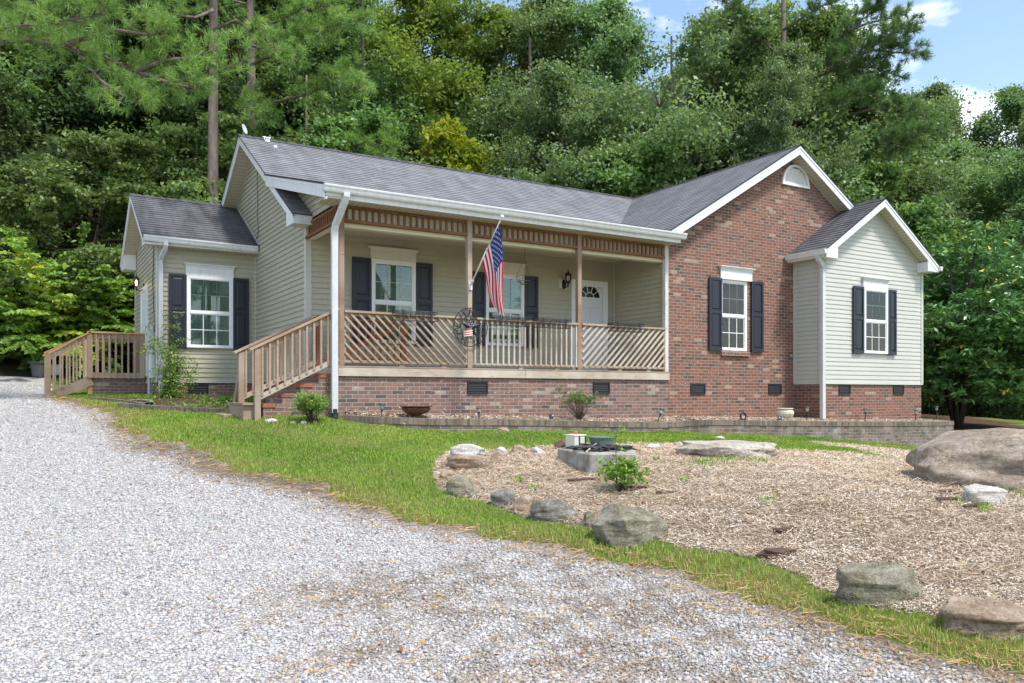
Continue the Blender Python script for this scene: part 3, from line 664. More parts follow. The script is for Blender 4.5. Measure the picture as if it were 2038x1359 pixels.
for a in [(930, 970.5, 758, 784, Y0), (1180, 1213, 760, 784, Y0), (1374, 1403, 763, 785, Y0), (1529, 1554.5, 763.5, 784.5, Y0), (1669, 1692, 764.5, 785, YBAY + .02), (1777, 1798, 765, 785, YBAY + .02), (375, 415, 758, 782, YE + .02)]: fvent(*a)

# --- door
dz0, dz1 = .47, onY(1165, 558, Y1).z; dx0, dx1 = onY(1135.5, 0, Y1).x, onY(1207, 0, Y1).x; cs = .14
b = B(); b.box(dx0, dx0 + cs, Y1 - .045, Y1, dz0, dz1); b.box(dx1 - cs, dx1, Y1 - .045, Y1, dz0, dz1); b.box(dx0 + cs, dx1 - cs, Y1 - .045, Y1, dz1 - cs, dz1); b.box(dx0 - .0, dx0 + .03, Y1 - .055, Y1 - .045, dz0, dz1); b.box(dx1 - .03, dx1, Y1 - .055, Y1 - .045, dz0, dz1)
b.obj('door_frame', MAT['white_clean'], house)
ddx0, ddx1 = dx0 + cs + .01, dx1 - cs - .01; ddz = dz1 - cs - .01
b = B(); b.box(ddx0, ddx1, Y1 - .03, Y1 - .002, dz0 + .02, ddz)
for a, c in ((.1, .46), (.54, .9)):
    xa = ddx0 + (ddx1 - ddx0) * a; xc = ddx0 + (ddx1 - ddx0) * c
    for zz0, zz1 in ((dz0 + .2, dz0 + .75), (dz0 + .9, dz0 + 1.5)):
        for q in ((xa, xc, zz0, zz0 + .02), (xa, xc, zz1 - .02, zz1), (xa, xa + .02, zz0, zz1), (xc - .02, xc, zz0, zz1)): b.box(q[0], q[1], Y1 - .038, Y1 - .03, q[2], q[3])
door = b.obj('front_door', MAT['door'], house)
fcx = (ddx0 + ddx1) / 2; fz = onY(1165, 592, Y1).z; fr = .30
b = B(); b.prism([(fcx + math.cos(math.pi * i / 20) * fr, Y1 - .034, fz + math.sin(math.pi * i / 20) * fr * .95) for i in range(21)], (0, .003, 0)); b.obj('fan_window', MAT['glass'], door)
b = B(); b.prism([(fcx + math.cos(math.pi * i / 20) * (fr - .005), Y1 - .0305, fz + math.sin(math.pi * i / 20) * (fr - .005) * .95) for i in range(21)], (0, .0003, 0)); b.obj('fan_backing', MAT['dark_void'], door)
b = B()
b.tube([(fcx + math.cos(math.pi * i / 20) * fr, Y1 - .036, fz + math.sin(math.pi * i / 20) * fr * .95) for i in range(21)], .016, 6); b.tube([(fcx + math.cos(math.pi * i / 12) * fr * .4, Y1 - .037, fz + math.sin(math.pi * i / 12) * fr * .38) for i in range(13)], .009, 6)
b.box(fcx - fr, fcx + fr, Y1 - .045, Y1 - .03, fz - .025, fz + .006)
for i in range(1, 5):
    a = math.pi * i / 5; b.tube([(fcx + math.cos(a) * fr * .4, Y1 - .037, fz + math.sin(a) * fr * .38), (fcx + math.cos(a) * fr, Y1 - .037, fz + math.sin(a) * fr * .95)], .008, 6)
b.obj('fan_muntin', MAT['white_clean'], door)
b = B(); b.lathe([(.001, 0), (.03, .0), (.03, .01), (.012, .015), (.012, .04), (.028, .05), (.03, .065), (.02, .08), (.001, .083)], (ddx0 + .08, Y1 - .03, dz0 + .95), 14, (0, -1, 0)); b.obj('door_knob', M('brass', (.5, .36, .13), .3, .5, .9), door)

# --- porch structure
b = B()
for i in range(14): b.box(XL, XW - .01, Y0 - .02 + i * .136, Y0 - .02 + i * .136 + .128, .435, .47)
b.obj('porch_floor', MAT['wood_gray'], house)
b = B(); b.box(XL - .03, XL + 3.6, Y0 - .04, Y0 - .001, .305, .452); b.box(XL + 3.604, XW + .005, Y0 - .04, Y0 - .001, .305, .452); b.box(XL - .03, XL - .001, Y0, Y1, .305, .452); b.obj('rim_board', MAT['wood_pale'], house, bevel=.004)
b = B(); b.box(XL - .04, XW - .01, Y0 - .045, Y0 + .1, .455, .478); b.obj('rim_cap', MAT['wood_gray'], house)
PX = [onY(679, 0, Y0).x + .0, onY(934, 0, Y0).x, onY(1152.5, 0, Y0).x, onY(1325.5, 0, Y0).x]
PW = .092
for i, x in enumerate(PX):
    b = B(); b.box(x - PW / 2, x + PW / 2, Y0 - .03, Y0 + .062, .48, 3.15)
    b.obj('porch_post', MAT['post_white'] if i == 3 else MAT['wood_post'] if i != 1 else MAT['wood_gray'], house, bevel=.004)
b = B(); b.box(XW - .07, XW - .035, Y0 + .07, Y0 + .12, .5, 3.1); b.obj('wall_post', MAT['wood_tan'], house)
# beam behind the frieze
b = B(); b.box(XL + .02, XW - .03, Y0 + .075, Y0 + .25, 2.80, 3.15); b.box(XL + .02, XL + .14, Y0 + .25, Y1 - .02, 2.86, 3.15); b.obj('porch_beam', MAT['beam'], house)
# frieze of short slats
for i in range(3):
    a, c = PX[i] + PW / 2, PX[i + 1] - PW / 2; b = B()
    b.box(a, c, Y0 - .012, Y0 + .035, 3.10, 3.15); b.box(a, c, Y0 - .03, Y0 + .055, 2.865, 2.91)
    n = 20
    for j in range(n): x = a + (c - a) * (j + .5) / n; b.box(x - .018, x + .018, Y0 - .004, Y0 + .03, 2.91, 3.10)
    b.obj('frieze_panel', MAT['wood_red'], house)
b = B(); fx = XL + .02; b.box(fx - .05, fx - .005, Y0 + .07, Y1 - .02, 3.10, 3.145); b.box(fx - .06, fx + .0, Y0 + .07, Y1 - .02, 2.865, 2.91)
for j in range(14): y = Y0 + .13 + (Y1 - Y0 - .2) * j / 14; b.box(fx - .045, fx - .01, y - .018, y + .018, 2.91, 3.10)
b.obj('frieze_panel', MAT['wood_red'], house)
# railings
RT, RB = 1.40, .575
def slat(b, p, q, w=.034): b.beam(p, q, w, w)
for i in range(3):
    a, c = PX[i] + PW / 2, PX[i + 1] - PW / 2
    b = B(); b.box(a, c, Y0 - .055, Y0 + .085, RT - .038, RT); b.box(a, c, Y0 - .0, Y0 + .038, RT - .09, RT - .038); b.box(a, c, Y0 - .02, Y0 + .06, RB - .045, RB)
    b.box(a, a + .03, Y0 - .012, Y0 + .025, RB, RT - .09); b.box(c - .03, c, Y0 - .012, Y0 + .025, RB, RT - .09)
    for q in (.45, .8): xx = a + (c - a) * q; b.box(xx - .05, xx + .05, Y0 + .0, Y0 + .04, .478, RB - .045)
    ro = b.obj('porch_railing', MAT['wood_gray'] if i < 2 else MAT['wood_tan'], house)
    s = B(); yy = Y0 - .018
    if i == 1:
        n = 20
        for j in range(n): x = a + .06 + (c - a - .1) * j / (n - 1); slat(s, (x, yy, RB - .03), (x, yy, RT - .045))
    else:
        sg = 1 if i == 0 else -1; h = RT - .04 - RB; k = 1.0; x = a - h * k if sg > 0 else a; sp = .148
        x = a - h * 1.0
        while x < c + h:
            # line from (x, top) to (x + sg*h, bottom), clipped to [a,c]
            t0, t1 = 0.0, 1.0; d = sg * h * 1.02
            x0_, x1_ = x, x + d
            lo, hi = (a + .02, c - .02)
            tt = sorted([(lo - x0_) / d, (hi - x0_) / d]); t0 = max(0, tt[0]); t1 = min(1, tt[1])
            if t1 - t0 > .06:
                zt, zb_ = RT - .045, RB - .02
                slat(s, (x0_ + d * t0, yy, zt + (zb_ - zt) * t0), (x0_ + d * t1, yy, zt + (zb_ - zt) * t1))
            x += sp
    s.obj('slat', MAT['wood_tan'] if i == 0 else MAT['wood_pale'], ro)
# --- stairs
SX0, SX1, SY1 = 3.12, XL, 14.02
def step_z(i): return -.145 + .163 * i
b = B()
for i in range(4):
    x0_ = 3.22 + .30 * i; b.box(x0_, XL - .03, Y0 + .06, SY1 - .02, -.6 if i == 0 else step_z(i - 1) + .001, step_z(i))
b.obj('brick_steps', MAT['brick_porch'], house)
MAT['tread'] = brick_mat('tread_red_brick', [(0, (.36, .13, .075)), (.5, (.27, .10, .065)), (.8, (.20, .09, .065))], (.25, .2, .17), bw=.2, rh=.21)
for i in range(4):
    x0_ = 3.22 + .30 * i; b = B()
    for j in range(5): b.box(x0_ - .012, x0_ + .19, Y0 + .05 + j * .215 - .004, Y0 + .05 + j * .215 + .2, step_z(i) - .062, step_z(i) + .004)
    b.obj('tread_brick', MAT['tread'], house)

b = B(); b.box(2.92, 3.16, Y0 + .08, SY1 - .03, -.42, -.16); b.box(2.90, 3.17, Y0 + .03, SY1, -.165, -.13); b.obj('bottom_step', MAT['wood_gray'], house)
for yy, nm in ((Y0 + .02, 'near'), (SY1, 'far')):
    b = B(); zb0 = h1(3.12, yy) - .1; b.box(3.12 - .047, 3.12 + .047, yy - .047, yy + .047, zb0, .69 + .03)
    so_ = b.obj('stair_railing', MAT['wood_gray'], house, bevel=.004)
    b = B(); zt0, zt1 = .72, 1.405
    xa, xb_ = 3.0, XL - (.02 if nm == 'near' else .05); m_ = (zt1 - zt0) / (XL - 3.08)
    def zt(x): return zt0 + m_ * (x - 3.08)
    b.beam((xa, yy, zt(xa) + .02), (xb_, yy, zt(xb_) + .02), .14, .036); b.beam((3.14, yy, zt(3.14) - .045), (xb_, yy, zt(xb_) - .045), .036, .085)
    b.obj('handrail', MAT['wood_tan'], so_)
    b = B(); b.beam((3.15, yy - .02, zt(3.15) - .80), (xb_, yy - .02, zt(xb_) - .80), .036, .075); b.obj('bottom_rail', MAT['wood_pale'], so_)
    s = B(); n = 11
    for j in range(n):
        x = 3.19 + (XL - 3.27) * j / (n - 1); yv = yy - .035
        slat(s, (x, yv, zt(x) - .80), (x, yv, zt(x) - .02), .032)
    s.obj('slat', MAT['wood_tan'], so_)
b = B(); b.box(XL - .05, XL + .04, SY1 - .045, SY1 + .045, .47, 1.40); b.obj('stair_newel', MAT['wood_red'], house)
b = B(); b.box(XL + .05, XL + 1.3, Y1 - .35, Y1 - .31, 1.30, 1.34)
# --- inner accessibility style rail seen through the diagonal panel (back ramp rail)
iy = 13.95
b = B(); b.box(XL + .05, 6.05, iy - .045, iy + .045, 1.33, 1.365); b.box(XL + .05, 6.05, iy - .018, iy + .018, .62, .66); b.box(6.0, 6.09, iy - .045, iy + .045, .47, 1.33); b.beam((4.9, iy - .03, .75), (5.9, iy - .03, 1.25), .03, .085)
io = b.obj('inner_railing', MAT['wood_red'], house)
s = B()
for j in range(11): x = XL + .15 + j * .14; slat(s, (x, iy - .03, .62), (x, iy - .03, 1.34), .032)
s.obj('slat', MAT['wood_red'], io)
# satellite bracket, plumbing boots
b = B(); p = onY(531, 281, 18.45); p.z = zm(18.45)
b.box(p.x - .05, p.x + .05, 18.38, 18.50, p.z - .02, p.z + .01); b.tube([(p.x, 18.45, p.z), (p.x, 18.45, p.z + .10)], .012, 8)
for dx in (-.05, .05): b.tube([(p.x + dx, 18.45, p.z + .03), (p.x + dx, 18.45, p.z + .11)], .013, 8)
b.tube([(p.x - .09, 18.45, p.z + .09), (p.x + .09, 18.45, p.z + .09)], .012, 8); b.obj('roof_bracket', MAT['white_clean'], house)
b = B(); q = onY(547, 297, 18.1); q.z = zm(18.1); b.box(q.x - .035, q.x + .035, 18.04, 18.10, q.z - .02, q.z + .03); b.obj('roof_vent_cap', MAT['white_clean'], house)
# porch outlet boxes, electrical cable on the gable
b = B(); cpts = [onX(512, 330, XL - .03), onX(512, 360, XL - .03), onX(513, 400, XL - .03), onX(512, 430, XL - .03), onX(514, 450, XL - .03), onX(513, 468, XL - .03), onX(509, 476, XL - .03)]
b.tube(cpts, .006, 5); b.obj('wall_cable', MAT['black_plastic'], house)
# annex side door (edge on) with frame
b = B(); b.box(XE - .05, XE, 19.95, 20.05, .42, 2.5); b.box(XE - .05, XE, 20.95, 21.05, .42, 2.5); b.box(XE - .05, XE, 20.05, 20.95, 2.4, 2.5); b.obj('side_door_frame', MAT['white_clean'], house)
b = B(); b.box(XE - .03, XE, 20.05, 20.95, .42, 2.4); b.obj('side_door', MAT['door'], house)
# ================================================================== GROUND
def mesh_np(name, V, Fc, mats, parent=None, loc=None, attrs=None, mi=None, smooth=False):
    """fast mesh from numpy: V (n,3), Fc (m,k)"""
    me = bpy.data.meshes.new(name); V = np.asarray(V, 'f'); Fc = np.asarray(Fc, 'i'); m, k = Fc.shape
    off = np.array(base_of(parent) if parent is not None else (loc or (0, 0, 0)), 'f')
    me.vertices.add(len(V)); me.vertices.foreach_set('co', (V - off).ravel())
    me.loops.add(m * k); me.loops.foreach_set('vertex_index', Fc.ravel())
    me.polygons.add(m); me.polygons.foreach_set('loop_start', np.arange(0, m * k, k, dtype='i')); me.polygons.foreach_set('loop_total', np.full(m, k, 'i'))
    for x in (mats if isinstance(mats, (list, tuple)) else [mats]): me.materials.append(x)
    if mi is not None: me.polygons.foreach_set('material_index', np.asarray(mi, 'i'))
    if smooth: me.polygons.foreach_set('use_smooth', np.ones(m, bool))
    me.update(calc_edges=True)
    if attrs:
        for an, (dom, val) in attrs.items():
            a = me.attributes.new(an, 'FLOAT', dom); a.data.foreach_set('value', np.asarray(val, 'f'))
    o = link(bpy.data.objects.new(name, me))
    if parent is not None: o.parent = parent
    else: o.location = tuple(float(x) for x in off)
    return o
def inpoly(x, y, poly):
    x = np.asarray(x); y = np.asarray(y); ins = np.zeros(x.shape, bool); n = len(poly)
    for i in range(n):
        x1, y1 = poly[i]; x2, y2 = poly[(i + 1) % n]
        c = ((y1 > y) != (y2 > y)); xi = (x2 - x1) * (y - y1) / ((y2 - y1) + 1e-12) + x1
        ins ^= c & (x < xi)
    return ins
def distpoly(x, y, line):
    d = np.full(np.shape(x), 1e9)
    for (x1, y1), (x2, y2) in zip(line[:-1], line[1:]):
        vx, vy = x2 - x1, y2 - y1; t = np.clip(((x - x1) * vx + (y - y1) * vy) / (vx * vx + vy * vy + 1e-12), 0, 1)
        d = np.minimum(d, np.hypot(x - x1 - t * vx, y - y1 - t * vy))
    return d
def plan(pts): return [(lambda g: (g.x, g.y))(gnd(*p)) for p in pts]
def wob(x, y, s=1.0): return s * (.10 * np.sin(x * 2.3 + y * 1.1) + .06 * np.sin(x * 5.7 - y * 4.1) + .035 * np.sin(x * 13.1 + y * 11.7))
EDGE = plan([(95, 792), (170, 806), (232, 822), (262, 862), (300, 884), (400, 900), (412, 926), (520, 948), (640, 978), (720, 1006), (850, 1042), (1000, 1066), (1100, 1086), (1220, 1108), (1330, 1134), (1450, 1168), (1600, 1218), (1800, 1278), (2038, 1338)])
E0, E1 = EDGE[0], EDGE[-1]
GRAVEL = [(-6.5, 25.2), (.3, 24.9), (1.0, 22.6), (.85, 20.1), (E0[0] + .1, E0[1] + .6)] + EDGE + [(E1[0] + 3, E1[1] - .9), (E1[0] + 12, E1[1] - 6), (20, -14), (-30, -14), (-30, 16), (-14, 22)]
MULCH = plan([(868, 945), (880, 915), (905, 897), (985, 896), (1110, 890), (1280, 884), (1350, 884), (1450, 889), (1550, 897), (1700, 904), (1810, 921)]) 
_bm = plan([(868, 950), (880, 988), (960, 1000), (1060, 1036), (1160, 1050), (1330, 1090), (1450, 1104), (1580, 1150), (1680, 1195), (1900, 1240), (2038, 1272)])
MULCH = MULCH + [(12.5, 10.0), (15, 7.0), (13, 3.0), (_bm[-1][0] + 4, _bm[-1][1] - 1.6)] + _bm[::-1]
MLINE = MULCH + [MULCH[0]]
BED2 = [(20.2, 11.6), (24, 12.2), (29, 14.5), (33, 19), (31, 24), (25, 22), (21.5, 18), (19.6, 15)]     # dark brown mulch below the magnolia
BED3 = [(XE - .3, YE), (1.0, 19.2), (1.55, 18.1), (2.9, 15.2), (3.15, 14.1), (XL, 14.0), (XL, YE)]       # little bed before the annex
def region(x, y):
    w = wob(x, y)
    g = inpoly(x + w * .8, y + w * .8, GRAVEL); m = inpoly(x + w * .5, y - w * .5, MULCH)
    b2 = inpoly(x + w, y, BED2) | inpoly(x, y, BED3)
    wood = (y > 24.4 + .25 * np.sin(x)) & (y > 24.4 + (x - 16) * .55) | ((x < -6.5) & (y > 14 - .9 * (x + 6.5)))
    r = np.zeros(x.shape, int); r[wood] = 4; r[b2] = 3; r[m] = 2; r[g] = 1
    return r
PC = [(gnd(px, py), r_) for px, py, r_ in ((640, 1190, .35), (780, 1160, .40), (900, 1200, .5), (1020, 1170, .45), (1150, 1230, .5), (1300, 1210, .45), (1450, 1260, .45), (1620, 1330, .4), (1000, 1320, .35), (1250, 1330, .4), (760, 1290, .22), (1100, 1120, .5), (1350, 1330, .3), (640, 1320, .2))]
def patches(x, y):
    s_ = np.zeros(np.shape(x))
    for g_, r_ in PC: s_ = s_ + np.exp(-((x - g_.x) ** 2 + (y - g_.y) ** 2) / (2 * (r_ * .8) ** 2))
    n_ = np.sin(x * 7.3 + 2 * np.sin(y * 5.1)) * np.cos(y * 8.7 + 1.5 * np.sin(x * 4.3)) + .6 * np.sin(x * 17 + y * 13) * np.cos(y * 19 - x * 11)
    return np.clip(np.clip(s_, 0, 1.1) * (.5 + .6 * n_), 0, 1)
def ground_mats():
    out = []
    # lawn soil
    m = M('lawn_soil', (.06, .10, .02), .95, .1); k = N(m); a = k.noise(1.2, 6, .65); b2 = k.noise(40, 4, .7)
    c = k.mix(k.ramp(a, [(.38, g3(0)), (.62, g3(1))]), (.11, .17, .032), (.22, .21, .075)); c = k.mix(k.ramp(b2, [(.4, g3(0)), (.75, g3(.8))]), c, (.05, .075, .015)); k.color(c); k.bump(b2, .8, .03); out.append(m)
    # gravel
    m = M('gravel_base', (.4, .4, .4), .9, .2); k = N(m)
    v = k.n('ShaderNodeTexVoronoi'); v.inputs['Scale'].default_value = 34; k.l(k.co(), v.inputs['Vector'])
    v2 = k.n('ShaderNodeTexVoronoi', feature='DISTANCE_TO_EDGE'); v2.inputs['Scale'].default_value = 34; k.l(k.co(), v2.inputs['Vector'])
    c = k.ramp(v.outputs['Color'], [(0, (.24, .235, .235)), (.3, (.38, .37, .36)), (.6, (.48, .465, .45)), (1, (.58, .565, .54))])
    c = k.mix(k.ramp(v2.outputs['Distance'], [(.0, g3(1)), (.12, g3(0))]), c, (.17, .145, .12))
    e = k.attr('dirt'); c = k.mix(e, c, k.mix(k.noise(7, 5, .7), (.09, .07, .05), (.20, .15, .10)))
    k.color(c); k.bump(v.outputs['Distance'], .9, .02); out.append(m)
    # mulch base
    m = M('mulch_base', (.25, .2, .15), .95, .1); k = N(m); a = k.noise(30, 6, .8, k.co('Object', (1, 2.5, 1)))
    c = k.ramp(a, [(.3, (.16, .11, .075)), (.5, (.40, .30, .21)), (.68, (.54, .46, .38))]); k.color(c); k.bump(a, 1, .04); out.append(m)
    m = M('dark_mulch', (.1, .06, .04), .95, .1); k = N(m); a = k.noise(22, 6, .8); k.color(k.ramp(a, [(.3, (.05, .032, .022)), (.55, (.11, .07, .048)), (.75, (.2, .15, .11))])); k.bump(a, 1, .04); out.append(m)
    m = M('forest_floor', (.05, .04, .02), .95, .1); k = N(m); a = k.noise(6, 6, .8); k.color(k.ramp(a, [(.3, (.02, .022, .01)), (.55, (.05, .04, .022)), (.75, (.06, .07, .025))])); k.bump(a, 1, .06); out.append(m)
    return out
GM = ground_mats()
# near grid, 8 cm
def grid(x0, x1, y0, y1, s):
    gx = np.arange(x0, x1 + s * .5, s); gy = np.arange(y0, y1 + s * .5, s); X, Y = np.meshgrid(gx, gy); nx, ny = len(gx), len(gy)
    i, j = np.meshgrid(np.arange(nx - 1), np.arange(ny - 1)); a = (j * nx + i).ravel()
    return X.ravel(), Y.ravel(), np.stack([a, a + 1, a + nx + 1, a + nx], 1)
NX0, NX1, NY0, NY1 = -9.6, 21.6, 1.2, 24.0
X, Y, Fc = grid(NX0, NX1, NY0, NY1, .08)
Z = hz(X, Y)
# raised mulch texture lumps
rr = region(X, Y)
inm = rr == 2; Z = Z + np.where(inm, .02 * np.sin(X * 11 + 3 * np.sin(Y * 7)) * np.cos(Y * 9), 0)
dE = distpoly(X, Y, EDGE)
dirt = np.clip(1 - dE / .42 + wob(X * 2, Y * 2) * 2.2, 0, 1) * .9
sm = patches(X, Y) * .75
dirt = np.maximum(dirt, sm)
cxm, cym = X[Fc].mean(1), Y[Fc].mean(1); rc = region(cxm, cym)
Vn = np.stack([X, Y, Z], 1)
names = {0: 'lawn', 1: 'gravel_driveway', 2: 'mulch_bed', 3: 'planting_bed', 4: 'forest_floor'}
for r_ in range(5):
    f = Fc[rc == r_]
    if len(f) == 0: continue
    u, inv = np.unique(f, return_inverse=True); f2 = inv.reshape(f.shape)
    o = mesh_np(names[r_], Vn[u], f2, GM[r_], attrs={'dirt': ('POINT', dirt[u])}, smooth=True); o['kind'] = 'structure'
# far ground as one sheet with a hole for the near grid
xs = np.r_[np.linspace(-400, -60, 9)[:-1], np.linspace(-60, NX0, 40), np.linspace(NX0, NX1, 60)[1:-1], np.linspace(NX1, 70, 45), np.linspace(70, 420, 9)[1:]]
ys = np.r_[np.linspace(-200, -20, 5)[:-1], np.linspace(-20, NY0, 16), np.linspace(NY0, NY1, 50)[1:-1], np.linspace(NY1, 80, 60), np.linspace(80, 420, 8)[1:]]
X, Y = np.meshgrid(xs, ys); Zf = hz(X, Y); nx, ny = X.shape[1], X.shape[0]; i, j = np.meshgrid(np.arange(nx - 1), np.arange(ny - 1)); a = (j * nx + i).ravel(); Fc = np.stack([a, a + 1, a + nx + 1, a + nx], 1)
X, Y = X.ravel(), Y.ravel(); Zf = Zf.ravel()
cxm, cym = X[Fc].mean(1), Y[Fc].mean(1)
keep = ~((cxm > NX0) & (cxm < NX1) & (cym > NY0) & (cym < NY1)); Fc = Fc[keep]; rc = region(cxm[keep], cym[keep])
rc[(rc == 1) & (cym[keep] > 12) & (cxm[keep] < -14)] = 0
o = mesh_np('ground', np.stack([X, Y, Zf], 1), Fc, [GM[0], GM[1], GM[2], GM[3], GM[4]], mi=rc, smooth=True, attrs={'dirt': ('POINT', np.zeros(len(X)))}); o['kind'] = 'structure'

# ------------------------------------------------------------------ visible-area sampling helper
def in_view(x, y, z, m=60):
    w = x * FWD.x + y * FWD.y; u = (x * RGT.x + y * RGT.y) / np.maximum(w, .1); v = z / np.maximum(w, .1)
    px = CX + F * u; py = HY - F * v
    return (w > 1) & (px > -m) & (px < W_ + m) & (py > -m) & (py < H_ + m), w
def scatter(n, x0, x1, y0, y1, dens, reg=None, rng=RNG):
    """random plan points, thinned by dens(w) (per m2) inside the view"""
    dmax = n / ((x1 - x0) * (y1 - y0)); x = rng.uniform(x0, x1, n); y = rng.uniform(y0, y1, n)
    v, w = in_view(x, y, hz(x, y, False)) if n < 60000 else in_view(x, y, -1.2 + .08 * (x * FWD.x + y * FWD.y))
    k = v & (rng.random(n) < dens(w) / dmax); x, y, w = x[k], y[k], w[k]
    if reg is not None: k = region(x, y) == reg; x, y, w = x[k], y[k], w[k]
    return x, y, w
def rot_rand(n, rng=RNG, flat=None):
    q = rng.normal(size=(n, 4)); q /= np.linalg.norm(q, axis=1, keepdims=True); w, x, y, z = q.T
    return np.stack([np.stack([1 - 2 * (y * y + z * z), 2 * (x * y - z * w), 2 * (x * z + y * w)], 1), np.stack([2 * (x * y + z * w), 1 - 2 * (x * x + z * z), 2 * (y * z - x * w)], 1), np.stack([2 * (x * z - y * w), 2 * (y * z + x * w), 1 - 2 * (x * x + y * y)], 1)], 1)

# ---- gravel stones
def stone_mat():
    m = M('gravel_stone', (.6, .6, .6), .75, .3); k = N(m); r_ = k.attr('rnd')
    c = k.ramp(r_, [(0, (0.168, 0.168, 0.181)), (.05, (0.286, 0.281, 0.290)), (.16, (0.437, 0.424, 0.420)), (.5, (0.529, 0.512, 0.496)), (.8, (0.613, 0.592, 0.567)), (.93, (0.538, 0.479, 0.403)), (1, (0.336, 0.235, 0.160))])
    c = k.mix(k.math('MULTIPLY', k.attr('dirt'), .7), c, (.25, .19, .13))
    c = k.mix(k.ramp(k.noise(120, 3, .7), [(.4, g3(0)), (.7, g3(.35))]), c, (.30, .30, .31)); k.color(c); return m
x, y, w = scatter(3600000, -9.5, 10.5, 1.3, 24, lambda w: np.clip(20000 / w ** 1.25, 250, 3200), 1)
n = len(x)
dE = distpoly(x, y, EDGE); kk = (dE > .10 + .22 * RNG.random(n)); x, y, w, dE = x[kk], y[kk], w[kk], dE[kk]; n = len(x)
base = np.array([[1, 0, 0], [-.5, .87, .1], [-.5, -.87, -.1], [.1, .1, 1], [0, -.1, -1], [.55, .75, .3], [-.9, .05, .35]], float)
base = np.array([[-1, -1, -1], [1, -1, -1], [1, 1, -1], [-1, 1, -1], [-1, -1, 1], [1, -1, 1], [1, 1, 1], [-1, 1, 1]], float) * .62
fb = np.array([[0, 3, 2, 1], [4, 5, 6, 7], [0, 1, 5, 4], [1, 2, 6, 5], [2, 3, 7, 6], [3, 0, 4, 7]])
print('gravel stones', n)
sz = (.0062 + .0095 * RNG.random(n) ** 2.5) * (1 + np.clip(w - 5, 0, 20) * .035)
sc = np.stack([sz * RNG.uniform(.9, 1.7, n), sz * RNG.uniform(.8, 1.2, n), sz * RNG.uniform(.5, .85, n)], 1)
Vb = base[None] * (1 + RNG.normal(0, .28, (n, 8, 3))); Vb = Vb * sc[:, None, :]
Rm = rot_rand(n); fl = RNG.random(n) < .7
an = RNG.uniform(0, 6.28, n); Rz = np.zeros((n, 3, 3)); Rz[:, 0, 0] = np.cos(an); Rz[:, 0, 1] = -np.sin(an); Rz[:, 1, 0] = np.sin(an); Rz[:, 1, 1] = np.cos(an); Rz[:, 2, 2] = 1
Rm[fl] = Rz[fl]
Vb = np.einsum('nij,nkj->nki', Rm, Vb); zz = hz(x, y) + sz * .28
Vb += np.stack([x, y, zz], 1)[:, None, :]
dd = np.clip(1 - dE / .5 + wob(x * 2, y * 2) * 2.2, 0, 1); sm = patches(x, y)
dd = np.maximum(dd, sm) * (RNG.random(n) < .75)
rnd = RNG.random(n)
# fewer stones where dirt shows
o = mesh_np('gravel', Vb.reshape(-1, 3), (fb[None] + np.arange(n)[:, None, None] * 8).reshape(-1, 4), stone_mat(), attrs={'rnd': ('FACE', np.repeat(rnd, 6)), 'dirt': ('FACE', np.repeat(dd, 6))})
tag(o, 'loose white and gray gravel covering the driveway', 'gravel', kind='stuff')

# ---- blades helper: thin triangles/quads standing on the ground
def blades(name, x, y, h, wd, lean, mat, label, cat, rnd, z=None, seg=2, parent=None, kind='stuff'):
    n = len(x); z = hz(x, y) if z is None else z; a = RNG.uniform(0, 6.283, n); la = RNG.uniform(0, 6.283, n)
    dx, dy = np.cos(a) * wd / 2, np.sin(a) * wd / 2; lx, ly = np.cos(la) * lean * h, np.sin(la) * lean * h
    p0 = np.stack([x - dx, y - dy, z - .01], 1); p1 = np.stack([x + dx, y + dy, z - .01], 1)
    q0 = np.stack([x - dx * .8 + lx * .35, y - dy * .8 + ly * .35, z + h * .6], 1); q1 = np.stack([x + dx * .8 + lx * .35, y + dy * .8 + ly * .35, z + h * .6], 1)
    hh = h * np.sqrt(np.clip(1 - (lean * .8) ** 2, .1, 1)); t = np.stack([x + lx, y + ly, z + hh], 1)
    t2 = t + np.stack([dx * .1, dy * .1, dx * 0], 1)
    V = np.stack([p0, p1, q1, q0, t, t2], 1).reshape(-1, 3); o_ = np.arange(n)[:, None] * 6
    Fq = np.concatenate([o_ + np.array([[0, 1, 2, 3]]), o_ + np.array([[3, 2, 5, 4]])], 1).reshape(-1, 4)
    o = mesh_np(name, V, Fq, mat, parent=parent, attrs={'rnd': ('FACE', np.repeat(rnd, 2))})
    if parent is None: tag(o, label, cat, kind=kind)
    return o
def leafmat(name, stops, trans=.35, rough=.5, spec=.3, objvar=0.0, sat=1.0):
    m = M(name, (.1, .2, .05), rough, spec); k = N(m); c = k.ramp(k.attr('rnd'), stops)
    if objvar:
        hsv = k.n('ShaderNodeHueSaturation'); r_ = k.objrand()
        k.l(c, hsv.inputs['Color']); k.l(k.math('ADD', k.math('MULTIPLY', r_, objvar * .045), .5 - objvar * .038), hsv.inputs['Hue']); k.l(k.math('ADD', k.math('MULTIPLY', r_, objvar * .35), 1 - objvar * .17), hsv.inputs['Value']); c = hsv.outputs['Color']
    k.color(c)
    tr = k.n('ShaderNodeBsdfTranslucent'); k.l(k.mix(1.0, c, (1.25, 1.2, .55), 'MULTIPLY'), tr.inputs['Color'])
    mi = k.n('ShaderNodeMixShader'); mi.inputs[0].default_value = trans; out = k.t.nodes['Material Output']
    k.l(k.b.outputs[0], mi.inputs[1]); k.l(tr.outputs[0], mi.inputs[2]); k.l(mi.outputs[0], out.inputs['Surface']); return m
GR = [(0, (.07, .14, .018)), (.25, (.16, .30, .036)), (.5, (.27, .42, .06)), (.68, (.38, .46, .10)), (.80, (.27, .26, .09)), (.92, (.42, .33, .15)), (1, (.50, .38, .19))]
MAT['grass'] = leafmat('grass_blade', GR, .3, .6, .15)
